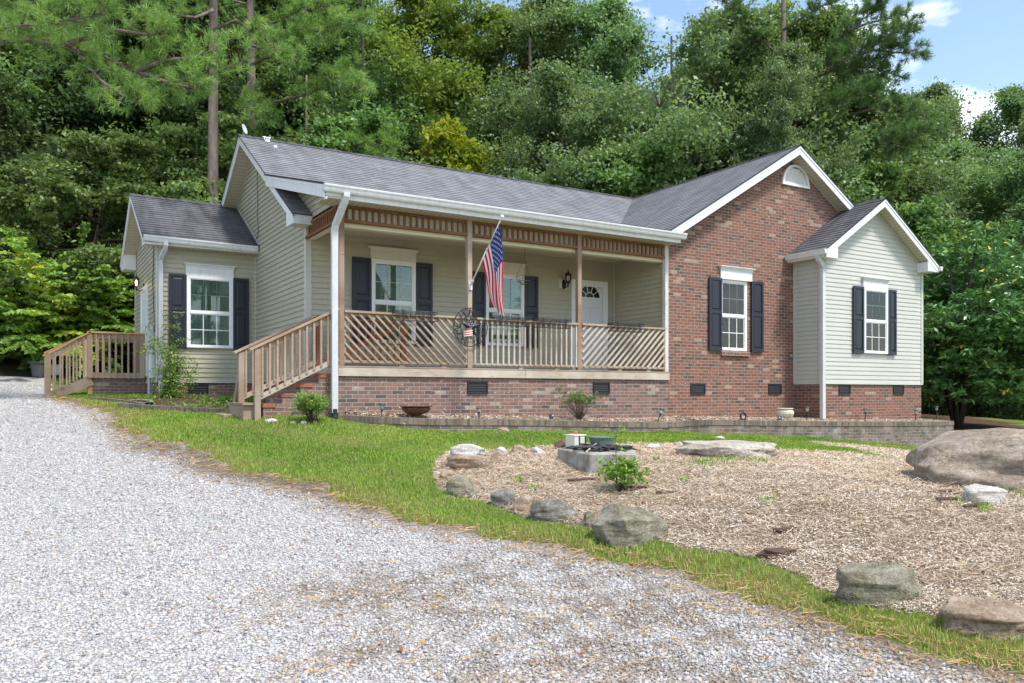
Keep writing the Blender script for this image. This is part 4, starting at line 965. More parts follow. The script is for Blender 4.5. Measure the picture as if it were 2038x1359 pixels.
x, y, w = scatter(2900000, -7, 21, 1.6, 22, lambda w: np.clip(42000 / w ** 1.25, 700, 6500), 0)
dE = distpoly(x, y, EDGE); dM = distpoly(x, y, MLINE)
ins = inpoly(x, y, [(XL, Y0), (XR, Y0), (XR, 23), (XE, 23), (XE, YE), (XL, YE)])
pl_ = inpoly(x, y, [(4.2, 12.9), (4.4, 12.2), (11, 11.75), (14, 11.4), (20.6, 12.2), (20, 14), (4.2, 14)])
patch = np.sin(x * 1.3 + 2 * np.sin(y * .9)) * np.cos(y * 1.7 + x * .5) * .5 + .5
fr = np.clip(1 - dE / .55, 0, 1)
kk = ~ins & ~pl_ & (RNG.random(len(x)) > fr * .5) & (dM > .03)
x, y, w, patch, fr = x[kk], y[kk], w[kk], patch[kk], fr[kk]; n = len(x); print('grass blades', n)
rnd = np.clip(RNG.beta(2, 2.4, n) * .70 + (patch - .25) * .32 + fr * RNG.random(n) * .75, 0, 1)
dry = (RNG.random(n) < .03 + .30 * np.clip(np.sin(x * 2.1 + 1.3 * np.sin(y * 1.7)) * np.cos(y * 2.6 - x * .8), 0, 1) ** 1.5); rnd[dry] = RNG.uniform(.75, 1, dry.sum())
h = RNG.uniform(.018, .042, n) * (1 + .5 * np.sin(x * 4 + y * 3) * .5 + fr * .5) * np.where(dE[kk] < 3.2, 1.1, .95)
blades('grass', x, y, h, .0034 + .0005 * w, RNG.uniform(.3, .9, n), MAT['grass'], 'short mown green grass with dry straw coloured tufts in the lawn', 'grass', rnd)
# dry straw fringe lying along the gravel edge and drifting on the gravel
MAT['straw'] = leafmat('dry_straw', [(0, (.32, .20, .09)), (.4, (.48, .32, .15)), (.7, (.58, .42, .22)), (1, (.30, .17, .08))], .15, .7, .15)
def lying(name, x, y, ln, wd, z, mat, rnd, label, cat, tilt=.12, kind='stuff', parent=None):
    n = len(x); a = RNG.uniform(0, 6.283, n); dx, dy = np.cos(a), np.sin(a); tz = RNG.normal(0, tilt, n); c = RNG.normal(0, .12, n)
    p = np.stack([x, y, z], 1); d = np.stack([dx, dy, tz], 1) * ln[:, None] / 2; s = np.stack([-dy, dx, RNG.normal(0, .45, n)], 1) * wd[:, None] / 2; bend = np.stack([-dy * c, dx * c, dx * 0], 1) * ln[:, None]
    V = np.stack([p - d - s, p - d + s, p + bend + s, p + bend - s, p + d + s, p + d - s], 1).reshape(-1, 3); o_ = np.arange(n)[:, None] * 6
    Fq = np.concatenate([o_ + np.array([[0, 1, 2, 3]]), o_ + np.array([[3, 2, 4, 5]])], 1).reshape(-1, 4)
    o = mesh_np(name, V, Fq, mat, parent=parent, attrs={'rnd': ('FACE', np.repeat(rnd, 2))})
    if parent is None: tag(o, label, cat, kind=kind)
    return o
x, y, w = scatter(560000, -2, 11, 1.4, 20, lambda w: np.clip(6000 / w, 100, 1500))
r_ = region(x, y); dE = distpoly(x, y, EDGE); sm = patches(x + .3, y + .1)
pr = np.where(r_ == 1, np.clip(1.1 - dE / .5, 0, 1) * .8 + sm * .24, np.clip(.7 - dE / .4, 0, 1) * .6)
kk = (RNG.random(len(x)) < pr) & (r_ < 2); x, y, w = x[kk], y[kk], w[kk]; n = len(x); print('straw', n)
lying('straw_litter', x, y, RNG.uniform(.05, .15, n), np.full(n, .0028) + .0003 * w, hz(x, y) + RNG.uniform(.012, .03, n), MAT['straw'], RNG.random(n), 'dry tan straw scattered over the gravel and its grassy edge', 'straw')
# mulch chips
MAT['chip'] = leafmat('wood_chip', [(0, (.14, .09, .06)), (.2, (.34, .23, .15)), (.45, (.57, .485, .385)), (.7, (.70, .64, .55)), (.88, (.79, .75, .69)), (1, (.68, .51, .32))], .05, .85, .15)
x, y, w = scatter(3600000, 4, 17, 1.6, 14, lambda w: np.clip(72000 / w ** 1.2, 2200, 13000), 2)
n = len(x); print('chips', n)
pm = np.clip(.5 + .5 * np.sin(x * 2.3 + 2 * np.sin(y * 1.9)) * np.cos(y * 2.9 + x * .7) + .35 * np.sin(x * 6.1 + y * 5.3) * np.cos(y * 7.7), 0, 1)
straw = RNG.random(n) < (.22 + .3 * pm + .45 * np.clip((w - 7.5) / 2.5, 0, 1) * (x < 9))
ln = np.where(straw, RNG.uniform(.05, .12, n), RNG.uniform(.007, .030, n)); wd = np.where(straw, .0016 + .00018 * w, RNG.uniform(.002, .006, n) + .0003 * w)
rnd = np.where(straw, RNG.choice([.98, .3, .4, .95], n), np.clip(RNG.beta(1.6, 1.2, n) * .9 * (.62 + .38 * (1 - pm)) + .04, 0, .9))
lying('wood_chips', x, y, ln, wd, hz(x, y) + np.abs(RNG.normal(.014, .012, n)), MAT['chip'], rnd, 'shredded wood chips and pine straw covering the raised bed', 'mulch', .3)
# ================================================================== VEGETATION
def bark_mat(name, c1, c2, sc=9):
    m = M(name, c1, .9, .1); k = N(m); a = k.noise(sc, 6, .75, k.co('Object', (1, 1, .22))); k.color(k.ramp(a, [(.35, c1), (.65, c2)])); k.bump(a, .9, .03); return m
MAT['bark'] = bark_mat('bark', (.055, .042, .033), (.13, .105, .085)); MAT['bark_pine'] = bark_mat('pine_bark', (.10, .075, .06), (.23, .185, .155), 7); MAT['bark_dark'] = bark_mat('dark_bark', (.03, .025, .02), (.07, .058, .045))
G = {}
def LM(key, *a, **k): MAT[key] = leafmat(key, *a, **k)
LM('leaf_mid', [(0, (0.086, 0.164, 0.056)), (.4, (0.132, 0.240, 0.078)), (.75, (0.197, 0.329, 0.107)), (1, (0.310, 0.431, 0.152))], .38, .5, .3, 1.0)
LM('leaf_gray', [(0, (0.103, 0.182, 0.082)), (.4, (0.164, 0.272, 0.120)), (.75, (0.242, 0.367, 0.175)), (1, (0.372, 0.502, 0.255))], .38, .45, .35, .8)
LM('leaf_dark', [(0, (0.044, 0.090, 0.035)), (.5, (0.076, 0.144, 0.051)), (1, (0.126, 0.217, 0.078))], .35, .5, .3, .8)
LM('leaf_lime', [(0, (0.118, 0.198, 0.045)), (.4, (0.200, 0.299, 0.067)), (.8, (0.310, 0.401, 0.092)), (1, (0.508, 0.467, 0.124))], .45, .5, .3)
LM('leaf_gold', [(0, (0.151, 0.226, 0.023)), (.4, (0.274, 0.348, 0.034)), (.8, (0.426, 0.423, 0.037)), (1, (0.549, 0.393, 0.057))], .45, .5, .3)
LM('needle', [(0, (0.116, 0.220, 0.059)), (.4, (0.191, 0.339, 0.087)), (.8, (0.299, 0.463, 0.124)), (1, (0.403, 0.536, 0.161))], .3, .5, .3)
LM('needle_dark', [(0, (0.070, 0.141, 0.050)), (.5, (0.119, 0.213, 0.072)), (1, (0.196, 0.321, 0.111))], .3, .5, .3)
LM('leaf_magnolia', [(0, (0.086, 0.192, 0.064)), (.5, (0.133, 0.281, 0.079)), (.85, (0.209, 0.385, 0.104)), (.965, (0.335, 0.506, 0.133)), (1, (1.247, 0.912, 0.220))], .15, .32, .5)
LM('leaf_viburnum', [(0, (0.138, 0.251, 0.056)), (.4, (0.229, 0.384, 0.081)), (.72, (0.343, 0.501, 0.100)), (.92, (0.609, 0.658, 0.146)), (1, (0.938, 0.644, 0.176))], .35, .45, .35)
LM('leaf_shrub', [(0, (0.091, 0.187, 0.035)), (.5, (0.178, 0.323, 0.050)), (.85, (0.351, 0.496, 0.078)), (1, (0.573, 0.588, 0.123))], .35, .45, .35)
def leaf_arrays(c, nrm_bias, size, asp=1.7, rng=RNG, dirs=None, fold=.25):
    """rhombic folded leaves at centres c: returns V (n*4,3), F"""
    n = len(c); nn = rng.normal(size=(n, 3)) + np.array(nrm_bias); nn /= np.linalg.norm(nn, axis=1, keepdims=True)
    d = rng.normal(size=(n, 3)) if dirs is None else dirs + rng.normal(0, .35, (n, 3)); d -= nn * (d * nn).sum(1, keepdims=True); d /= np.linalg.norm(d, axis=1, keepdims=True) + 1e-9
    s = np.cross(nn, d); L_ = (size * asp / 2)[:, None]; Wd = (size / 2)[:, None]
    V = np.stack([c - d * L_, c + s * Wd + nn * Wd * fold - d * L_ * .15, c + d * L_, c - s * Wd + nn * Wd * fold - d * L_ * .15], 1)
    return V.reshape(-1, 3), np.arange(n * 4).reshape(n, 4)
def limb_pts(p, d, ln, rng, k=6, droop=0.0, wander=.12):
    pts = [np.array(p, float)]; d = np.array(d, float); d /= np.linalg.norm(d)
    for i in range(k):
        d = d + rng.normal(0, wander, 3) + np.array([0, 0, -droop]); d /= np.linalg.norm(d); pts.append(pts[-1] + d * ln / k)
    return pts
def grow(seed, H, rad, base, nl=18, nsub=7, r0=.16, up=.5, shape='round', droop=.02, multi=1):
    rng = np.random.default_rng(seed); b = B(); tips = []
    trunks = []
    for m_ in range(multi):
        d0 = np.array([rng.normal(0, .05 + .25 * (multi > 1)), rng.normal(0, .05 + .25 * (multi > 1)), 1.0])
        tp = limb_pts((0, 0, -.3), d0, H * .93, rng, 12, 0, .05); trunks.append(tp)
        b.tube([Vector(q) for q in tp], [r0 * (1 - .9 * (i / 12) ** 1.1) * (1.25 if i == 0 else 1) for i in range(13)], 8)
    for i in range(nl):
        tp = trunks[i % multi]; f = base + (1 - base) * ((i + .5) / nl) ** .9; j = f * 12; a = int(min(j, 11)); p = tp[a] + (tp[a + 1] - tp[a]) * (j - a)
        g = (f - base) / (1 - base)
        if shape == 'round': prof = math.sin(math.pi * min(1, .18 + .82 * g) ** .8) ** .7 + .12
        elif shape == 'cone': prof = (1 - g) ** .8 + .1
        else: prof = .75 * (1 - g ** 3) + .15
        ln = rad * prof * rng.uniform(.75, 1.2); an = i * 2.4 + rng.normal(0, .3)
        e = up * (.4 + g) + rng.normal(0, .12); d = np.array([math.cos(an), math.sin(an), e]); lp = limb_pts(p, d, ln, rng, 6, droop, .13)
        rr = r0 * (1 - f) * .5 + .02
        b.tube([Vector(q) for q in lp], [rr * (1 - .8 * q / 6) for q in range(7)], 5)
        tips.append(lp[-1])
        for s_ in range(int(nsub * 1.9)):
            q = rng.uniform(.3, 1.0) * 6; a = int(min(q, 5)); p2 = lp[a] + (lp[a + 1] - lp[a]) * (q - a); dd = (lp[a + 1] - lp[a]); dd = dd / np.linalg.norm(dd) + rng.normal(0, .65, 3) + np.array([0, 0, .1])
            sp = limb_pts(p2, dd, ln * rng.uniform(.22, .45), rng, 3, droop * 2, .15); b.tube([Vector(z) for z in sp], [rr * .3, rr * .22, rr * .15, .004], 3); tips += [sp[-1], sp[2], sp[1]]
    top = trunks[0][-1]; tips += [top, top + np.array([0, 0, .3])]
    return b, np.array(tips), rng
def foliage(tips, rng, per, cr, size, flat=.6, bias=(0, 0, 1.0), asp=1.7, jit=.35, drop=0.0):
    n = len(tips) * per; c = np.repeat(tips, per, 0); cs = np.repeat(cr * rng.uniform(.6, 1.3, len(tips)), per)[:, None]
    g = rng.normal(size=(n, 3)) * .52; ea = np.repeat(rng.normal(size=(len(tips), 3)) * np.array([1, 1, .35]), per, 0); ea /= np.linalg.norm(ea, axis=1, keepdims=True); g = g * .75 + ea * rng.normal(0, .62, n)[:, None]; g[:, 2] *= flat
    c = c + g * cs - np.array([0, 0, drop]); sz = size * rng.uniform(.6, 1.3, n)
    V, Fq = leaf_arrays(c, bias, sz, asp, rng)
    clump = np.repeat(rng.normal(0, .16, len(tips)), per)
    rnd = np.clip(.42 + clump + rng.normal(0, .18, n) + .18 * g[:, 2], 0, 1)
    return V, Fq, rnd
def make_tree(name, loc, b, V, Fq, rnd, leaf, bark, label, cat, group=None, crown='crown'):
    t = thing(name, loc, label, cat, group); o = Vector(loc)
    b.v = [(x + o.x, y + o.y, z + o.z) for x, y, z in b.v]
    tr = b.obj('trunk', MAT[bark], t, smooth=True)
    mesh_np(crown, V + np.array(o), Fq, MAT[leaf], parent=t, attrs={'rnd': ('FACE', rnd)}); return t
# prototypes
def proto(name, seed, H, rad, base, nl, nsub, per, cr, size, leaf, bark, r0=.16, up=.5, shape='round', flat=.6, loc=(0, 0, 0), multi=1, droop=.02, asp=1.7, bias=(0, 0, 1)):
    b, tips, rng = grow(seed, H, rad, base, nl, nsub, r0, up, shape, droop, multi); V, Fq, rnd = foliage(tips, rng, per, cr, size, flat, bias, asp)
    return make_tree(name, loc, b, V, Fq, rnd, leaf, bark, 'x', 'tree')
USED = set()
PR = {
 'tall': proto('deciduous_tree', 11, 17, 4.2, .28, 24, 9, 58, .55, .098, 'leaf_mid', 'bark', .19),
 'airy': proto('deciduous_tree', 12, 18, 4.0, .30, 26, 8, 52, .52, .095, 'leaf_gray', 'bark', .17, .8, 'tall'),
 'dense': proto('deciduous_tree', 13, 15, 4.4, .16, 26, 9, 58, .56, .095, 'leaf_gray', 'bark', .18, .4),
 'dark': proto('deciduous_tree', 14, 17, 4.4, .22, 24, 8, 52, .62, .11, 'leaf_dark', 'bark_dark', .17, .35),
 'lime': proto('deciduous_tree', 15, 16, 3.6, .30, 24, 8, 54, .52, .098, 'leaf_lime', 'bark', .15, .6),
 'understory': proto('understory_tree', 16, 7.5, 3.0, .25, 18, 8, 60, .36, .082, 'leaf_mid', 'bark', .07, .25, 'tall', .35),
}
def put(kind, px, t, H=None, rot=None, label='', group=None, sxy=1.0, z=None, ytop=None, cat='tree'):
    src = PR[kind]; base_h = {'tall': 17, 'airy': 18, 'dense': 15, 'dark': 17, 'lime': 16, 'understory': 7.5}[kind]
    if kind in USED: o = copy_tree(src)
    else: o = src; USED.add(kind)
    p = gt(px, t)
    if ytop is not None: H = (HY - ytop) / F * t - p.z
    s = H / base_h * .98; o.location = p; o.scale = (s * sxy, s * sxy, s); o.rotation_euler = (0, 0, random.uniform(0, 6.28) if rot is None else rot)
    o['label'] = label; o['category'] = cat
    if group: o['group'] = group
    elif 'group' in o: del o['group']
    return o
GW = 'trees of the wood behind the house'
put('dark', -60, 27, ytop=-160, label='dark leafy tree at the far left edge of the wood', group=GW)
put('dark', 70, 31, ytop=-200, label='dark tall tree behind the lime green shrub at the left', group=GW)
put('tall', 185, 30, ytop=-120, label='deep green tree rising between the shrub and the annex roof', group=GW)
put('dark', 290, 33, ytop=-180, label='dark tree standing straight above the annex gable', group=GW)
put('understory', 165, 25, ytop=215, label='small gray green tree just left of the annex gable', group=GW, sxy=1.1)
put('understory', 395, 26.5, ytop=195, label='small leafy tree above the annex roof ridge', group=GW)
put('dark', 440, 36, ytop=-150, label='dark tree behind the two bare pine trunks', group=GW)
put('understory', 560, 28, ytop=225, label='small tree showing just above the left end of the main ridge', group=GW)
put('tall', 600, 33, ytop=-100, label='deep green tree above the left part of the main ridge', group=GW)
put('dark', 735, 33, ytop=-60, label='dark green tree left of the bright yellow green crown', group=GW)
put('understory', 760, 30, ytop=200, label='dark understory tree left of the golden leaved tree', group=GW)
put('lime', 860, 37, ytop=-70, label='bright yellow green crown high above the main ridge', group=GW)
put('airy', 985, 39, ytop=-10, label='pale green tree right of the bright yellow green crown', group=GW)
put('dense', 1060, 31, ytop=110, label='gray green tree right of the golden leaved tree', group=GW)
put('airy', 1130, 38, ytop=-75, label='tall airy tree whose top leaves the picture above the roof valley', group=GW)
put('airy', 1225, 37, ytop=-50, label='tall pale tree left of the strip of blue sky', group=GW, sxy=.9)
put('understory', 1165, 30, ytop=215, label='low tree over the right end of the main ridge', group=GW)
put('dense', 1400, 31, ytop=-5, label='broad gray green tree behind the wing roof', group=GW, sxy=1.0)
put('airy', 1335, 42, ytop=70, label='far tree under the strip of blue sky', group=GW)
put('lime', 1475, 38, ytop=-20, label='yellowish green tree left of the tall pine', group=GW)
put('tall', 1555, 34, ytop=-10, label='green tree around the foot of the tall pine', group=GW)
put('understory', 1300, 29, ytop=255, label='low tree above the roof valley', group=GW)
put('dense', 1650, 34, ytop=120, label='gray green tree behind the brick gable peak', group=GW)
put('airy', 1765, 44, ytop=150, label='green tree in the dip of the skyline right of the pine', group=GW)
put('tall', 1790, 34, ytop=345, label='green tree behind the bay gable peak', group=GW)
put('airy', 1880, 45, ytop=118, label='slender topped tree standing highest in the right skyline', group=GW, sxy=.8)
put('dense', 1950, 36, ytop=225, label='broad tree behind the large leaved magnolia', group=GW)
put('airy', 2040, 43, ytop=105, label='tall tree cut by the right edge of the picture', group=GW)
put('airy', 1475, 34, ytop=-40, label='tall pale tree close left of the spreading pine', group=GW, sxy=.85)
put('airy', 1540, 28.5, ytop=25, label='slender tree standing in front of the spreading pine trunk', group=GW, sxy=.7)
put('understory', 1700, 30, ytop=255, label='small tree under the lowest pine bough', group=GW)
put('dense', 2120, 33, ytop=250, label='broad tree just beyond the right edge', group=GW)
for i, (px, t, yt) in enumerate([(-150, 44, -80), (20, 46, -60), (150, 45, -60), (260, 47, -40), (390, 47, -60), (520, 46, -40), (650, 47, -60), (780, 48, 20), (920, 52, 60), (1040, 52, 60), (1180, 50, 70), (1290, 55, 215), (1420, 50, 130), (1540, 52, 190), (1640, 52, 250), (1720, 55, 270), (1820, 56, 240), (1980, 55, 220), (2120, 52, 200)]):
    put(('tall', 'dense', 'dark', 'tall')[i % 4] if px > 500 else ('dark', 'tall')[i % 2], px, t, ytop=yt, label='tree deep in the wood showing only in gaps between nearer crowns', group='far trees deep in the wood', sxy=1.25)
for i, (x, y) in enumerate([(-14, -22), (-2, -26), (9, -24), (20, -25), (32, -20)]):
    o = copy_tree(PR[('tall', 'airy', 'dense', 'tall', 'airy')[i]]); o.location = (x, y, h1(x, y)); o.scale = (.8, .8, .7 + .08 * (i % 3)); o.rotation_euler = (0, 0, i * 1.3); o['label'] = 'tree across the drive behind the viewer'; o['category'] = 'tree'; o['group'] = 'trees across the drive'
# low woodland brush filling under the trees
rng = np.random.default_rng(5)
pts = []
for i in range(420):
    px = rng.uniform(-250, 2250); t = rng.uniform(29, 42); p = gt(px, t)
    if p.y < 25: continue
    pts.append((p.x, p.y, p.z + rng.uniform(.2, 2.6) * (1 if px < 1500 else .8)))
for i in range(150):
    px = rng.uniform(1780, 2250); t = rng.uniform(34, 44); p = gt(px, t); pts.append((p.x, p.y, p.z + rng.uniform(.2, 2.2)))
for i in range(160):
    px = rng.uniform(-260, 2300); t = rng.uniform(48, 60); p = gt(px, t); pts.append((p.x, p.y, p.z + rng.uniform(.3, 4)))
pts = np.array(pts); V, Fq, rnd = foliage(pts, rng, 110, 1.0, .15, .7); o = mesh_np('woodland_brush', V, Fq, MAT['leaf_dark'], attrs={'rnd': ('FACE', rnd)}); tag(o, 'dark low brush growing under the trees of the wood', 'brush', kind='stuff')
# --- golden leaved tree
g0 = gt(935, 29); b, tips, rng = grow(41, 9.2, 2.5, .30, 24, 8, .07, .7, 'cone'); tips = tips + 0
V, Fq, rnd = foliage(tips, rng, 34, .34, .105, .6); gt_ = make_tree('golden_tree', g0, b, V, Fq, rnd, 'leaf_gold', 'bark', 'golden yellow leaved young tree rising just above the main ridge', 'tree')
ztop = (HY - 188) / F * 29 - g0.z; gt_.scale = (1.0, 1.0, ztop / 9.3)
# --- pines
def tuft_arrays(tp, td, rng, per=34, ln=.17, wd=.006, spread=.75):
    wd = wd * 1.45; n = len(tp) * per; c = np.repeat(tp, per, 0); d = np.repeat(td, per, 0) * .9 + rng.normal(0, spread, (n, 3)); d /= np.linalg.norm(d, axis=1, keepdims=True)
    c = c - np.repeat(td, per, 0) * (rng.random(n) * ln * .7)[:, None]
    L_ = (ln * rng.uniform(.7, 1.15, n))[:, None]; s = np.cross(d, rng.normal(size=(n, 3))); s /= np.linalg.norm(s, axis=1, keepdims=True); e = c + d * L_; e[:, 2] -= .04 * L_[:, 0]
    V = np.stack([c - s * wd * .5, c + s * wd * .5, e + s * wd * .22, e - s * wd * .22], 1); rnd = np.clip(np.repeat(rng.normal(.5, .22, len(tp)), per) + rng.normal(0, .15, n), 0, 1)
    return V.reshape(-1, 3), np.arange(n * 4).reshape(n, 4), rnd
def bough(b, poly, rng, spread=.5, dens=9, r=.05, tufts=None, twig=.55):
    """a pine bough: main polyline with side twigs, each ending in needle tufts"""
    poly = [np.array(p, float) for p in poly]; k = len(poly)
    b.tube([Vector(p) for p in poly], [r * (1 - .8 * i / (k - 1)) for i in range(k)], 6)
    L_ = [np.linalg.norm(poly[i + 1] - poly[i]) for i in range(k - 1)]; tot = sum(L_); n = int(tot * dens)
    for _ in range(n):
        s = rng.uniform(.22, 1) ** .8 * tot; i = 0
        while i < k - 2 and s > L_[i]: s -= L_[i]; i += 1
        p = poly[i] + (poly[i + 1] - poly[i]) * min(s / L_[i], 1); d = (poly[i + 1] - poly[i]) / L_[i]
        td = d * .6 + rng.normal(0, .6, 3) + np.array([0, 0, .3]); td /= np.linalg.norm(td); ln = spread * rng.uniform(.35, 1.25); q = p + td * ln
        b.tube([Vector(p), Vector(p + td * ln * .5), Vector(q)], [r * .16 + .004, .006, .004], 3)
        u = td + np.array([0, 0, .35]); u /= np.linalg.norm(u); tufts.append((q, u))
        for _k in range(2 if rng.random() < twig else 1):
            f = rng.uniform(.4, .9); tt = td + rng.normal(0, .5, 3) + np.array([0, 0, .3]); tt /= np.linalg.norm(tt); q2 = p + td * ln * f + tt * .16; tufts.append((q2, tt))
    tufts.append((poly[-1], (poly[-1] - poly[-2]) / np.linalg.norm(poly[-1] - poly[-2])))
def pine(loc, trunk, boughs, label, leaf='needle', per=34, ln=.17, wd=.007, r0=.17, seed=3, dens=9, spread=.5, auto=0, auto_len=2.5, auto_z=(5, 14), group=None):
    rng = np.random.default_rng(seed); b = B(); tufts = []
    b.tube([Vector(p) for p in trunk], [r0 * (1 - .55 * i / (len(trunk) - 1)) for i in range(len(trunk))], 10)
    for bp in boughs: bough(b, bp, rng, spread, dens, .055, tufts)
    for i in range(auto):
        z = auto_z[0] + (auto_z[1] - auto_z[0]) * (i + .5) / auto; t0 = trunk[0]; t1 = trunk[-1]; f = (z - t0[2]) / (t1[2] - t0[2]); p = np.array(t0) + (np.array(t1) - np.array(t0)) * f
        an = i * 2.4 + rng.normal(0, .3); L_ = auto_len * rng.uniform(.7, 1.2) * (1.15 - .5 * i / auto); d = np.array([math.cos(an), math.sin(an), .15]); pts = limb_pts(p, d, L_, rng, 4, -.03, .1); bough(b, pts, rng, spread, dens, .045, tufts)
    tp = np.array([t[0] for t in tufts]); td = np.array([t[1] for t in tufts]); V, Fq, rnd = tuft_arrays(tp, td, rng, per, ln, wd)
    t = thing('pine_tree', loc, label, 'pine tree', group); b.obj('trunk', MAT['bark_pine'], t, smooth=True)
    mesh_np('needles', V, Fq, MAT[leaf], parent=t, attrs={'rnd': ('FACE', rnd)}); return t
def PP(l, t0, t1=None):
    t1 = t1 or t0; n = len(l); return [tuple(P(px, py, t0 + (t1 - t0) * i / (n - 1))) for i, (px, py) in enumerate(l)]
def trunk_at(px0, px1, t, ytop, ybase=None):
    g = gt(px0, t); top = P(px1, ytop, t + .5); return [tuple(g - Vector((0, 0, .3))), tuple(g.lerp(top, .35) + Vector((.04, 0, 0))), tuple(g.lerp(top, .7)), tuple(top)]
GP = 'pines beside the house'
tk = trunk_at(-230, -260, 17, -500)
pine(gt(-230, 17), tk, [PP([(-240, 150), (-120, 95), (-20, 60), (90, 45), (215, 28)], 17, 14.5), PP([(-240, 190), (-60, 75), (90, 84), (190, 104), (270, 143), (335, 165), (415, 150), (490, 118)], 17, 15),
     PP([(-100, 85), (60, 80), (150, 98), (200, 160), (245, 190), (295, 205)], 16.5, 15), PP([(120, 90), (230, 60), (300, 70), (330, 60)], 15.8, 15.3), PP([(-240, 30), (-80, -10), (60, 0), (190, -20)], 17, 15), PP([(270, 143), (330, 120), (380, 115), (440, 95)], 15.5, 15.2), PP([(280, 146), (350, 170), (400, 175)], 15.5, 15)],
     'near pine on the left whose long boughs reach in over the annex', dens=11, spread=.48, per=30, seed=4, r0=.2, wd=.0068, auto=6, auto_z=(8, 12), auto_len=2, ln=.17)
tk = trunk_at(417, 428, 24, -260)
pine(gt(417, 24), tk, [PP([(424, 20), (390, 35), (350, 30), (320, 45)], 24, 23), PP([(424, 60), (470, 40), (520, 70), (560, 110)], 24, 23), PP([(425, -20), (380, -5), (340, -10)], 24, 23.5)], 'pine with a tall bare trunk rising behind the annex roof', dens=10, spread=.6, per=30, seed=6, r0=.20, wd=.009, auto=5, auto_z=(12, 15), ln=.2, group=GP)
tk = trunk_at(502, 497, 27, -260)
pine(gt(502, 27), tk, [PP([(498, 130), (540, 110), (590, 75), (650, 55), (722, 38)], 27, 23), PP([(500, 215), (560, 200), (620, 185), (680, 148), (700, 150), (722, 186)], 27, 23), PP([(497, 60), (560, 40), (600, 15), (670, 10)], 27, 24), PP([(500, 160), (480, 190), (500, 215), (530, 240)], 27, 25), PP([(498, 90), (540, 100), (575, 105), (590, 130)], 27, 24)],
     'second pine right of the bare trunk with bright boughs over the ridge', dens=11, spread=.52, per=30, seed=7, r0=.20, wd=.0085, auto=5, auto_z=(12, 16), ln=.2, group=GP)
tk = trunk_at(610, 610, 29, 150)
pine(gt(610, 29), tk, [PP([(612, 330), (660, 300), (720, 285), (795, 292)], 29, 27), PP([(612, 345), (680, 310), (745, 300)], 29, 28), PP([(612, 300), (590, 280), (570, 290)], 29, 28)], 'young pine with a low bough just above the ridge line', dens=12, spread=.55, per=30, seed=8, r0=.09, wd=.009, auto=0, ln=.2, group=GP)
tk = trunk_at(1557, 1560, 30, -200)
pine(gt(1557, 30), tk, [PP([(1558, 250), (1590, 190), (1640, 130), (1690, 60), (1740, 20), (1765, -20)], 30, 28), PP([(1560, 190), (1620, 150), (1700, 112), (1760, 80), (1815, 45)], 30, 27), PP([(1600, 165), (1680, 130), (1740, 135), (1780, 148)], 29.5, 28), PP([(1560, 260), (1600, 235), (1660, 205), (1740, 178)], 30, 28),
     PP([(1560, 275), (1640, 270), (1700, 282), (1760, 285), (1845, 262)], 30, 27.5), PP([(1640, 315), (1700, 310), (1760, 290), (1820, 285)], 30, 28), PP([(1690, 230), (1740, 215), (1800, 225), (1850, 240)], 29, 28), PP([(1557, 120), (1500, 60), (1470, 20), (1440, 0)], 30, 29), PP([(1558, 60), (1620, 20), (1680, -10)], 30, 29), PP([(1700, 112), (1740, 100), (1790, 105), (1825, 98)], 28.5, 27.5), PP([(1690, 60), (1730, 45), (1780, 35), (1810, 60)], 28.5, 27.8), PP([(1557, 330), (1610, 300), (1640, 330)], 30, 29)],
     'tall spreading pine against the sky right of the wing ridge', leaf='needle_dark', dens=17, spread=.55, per=30, seed=9, r0=.16, wd=.010, auto=0, ln=.2, group=GP)
# --- slim dark trunks in the wood
for i, (px, t, w_) in enumerate([(12, 27, .17), (150, 29, .19), (392, 30, .10), (738, 31, .10), (690, 34, .1), (1068, 35, .12), (1455, 34, .1), (560, 33, .09), (240, 32, .09), (320, 31, .07), (1340, 33, .08), (90, 32, .08), (620, 31, .07)]):
    g = gt(px, t); b = B(); top = g + Vector((random.uniform(-.5, .5), 0, 15)); b.tube([g - Vector((0, 0, .3)), g.lerp(top, .5) + Vector((random.uniform(-.2, .2), 0, 0)), top], [w_, w_ * .8, w_ * .5], 8)
    for q in range(7):
        a = random.uniform(0, 6.28); p = g.lerp(top, random.uniform(.2, .95)); b.tube([p, p + Vector((math.cos(a) * .7, math.sin(a) * .7, .3)), p + Vector((math.cos(a) * 1.5, math.sin(a) * 1.5, .35))], [.025, .015, .006], 4)
    o = b.obj('bare_trunk', MAT['bark_dark'], loc=g, smooth=True)
    tag(o, 'slim dark trunk with dead twigs standing inside the wood', 'tree trunk', 'slim trunks inside the wood')
MAT['bark_pale'] = bark_mat('pale_bark', (.09, .078, .065), (.20, .18, .15))
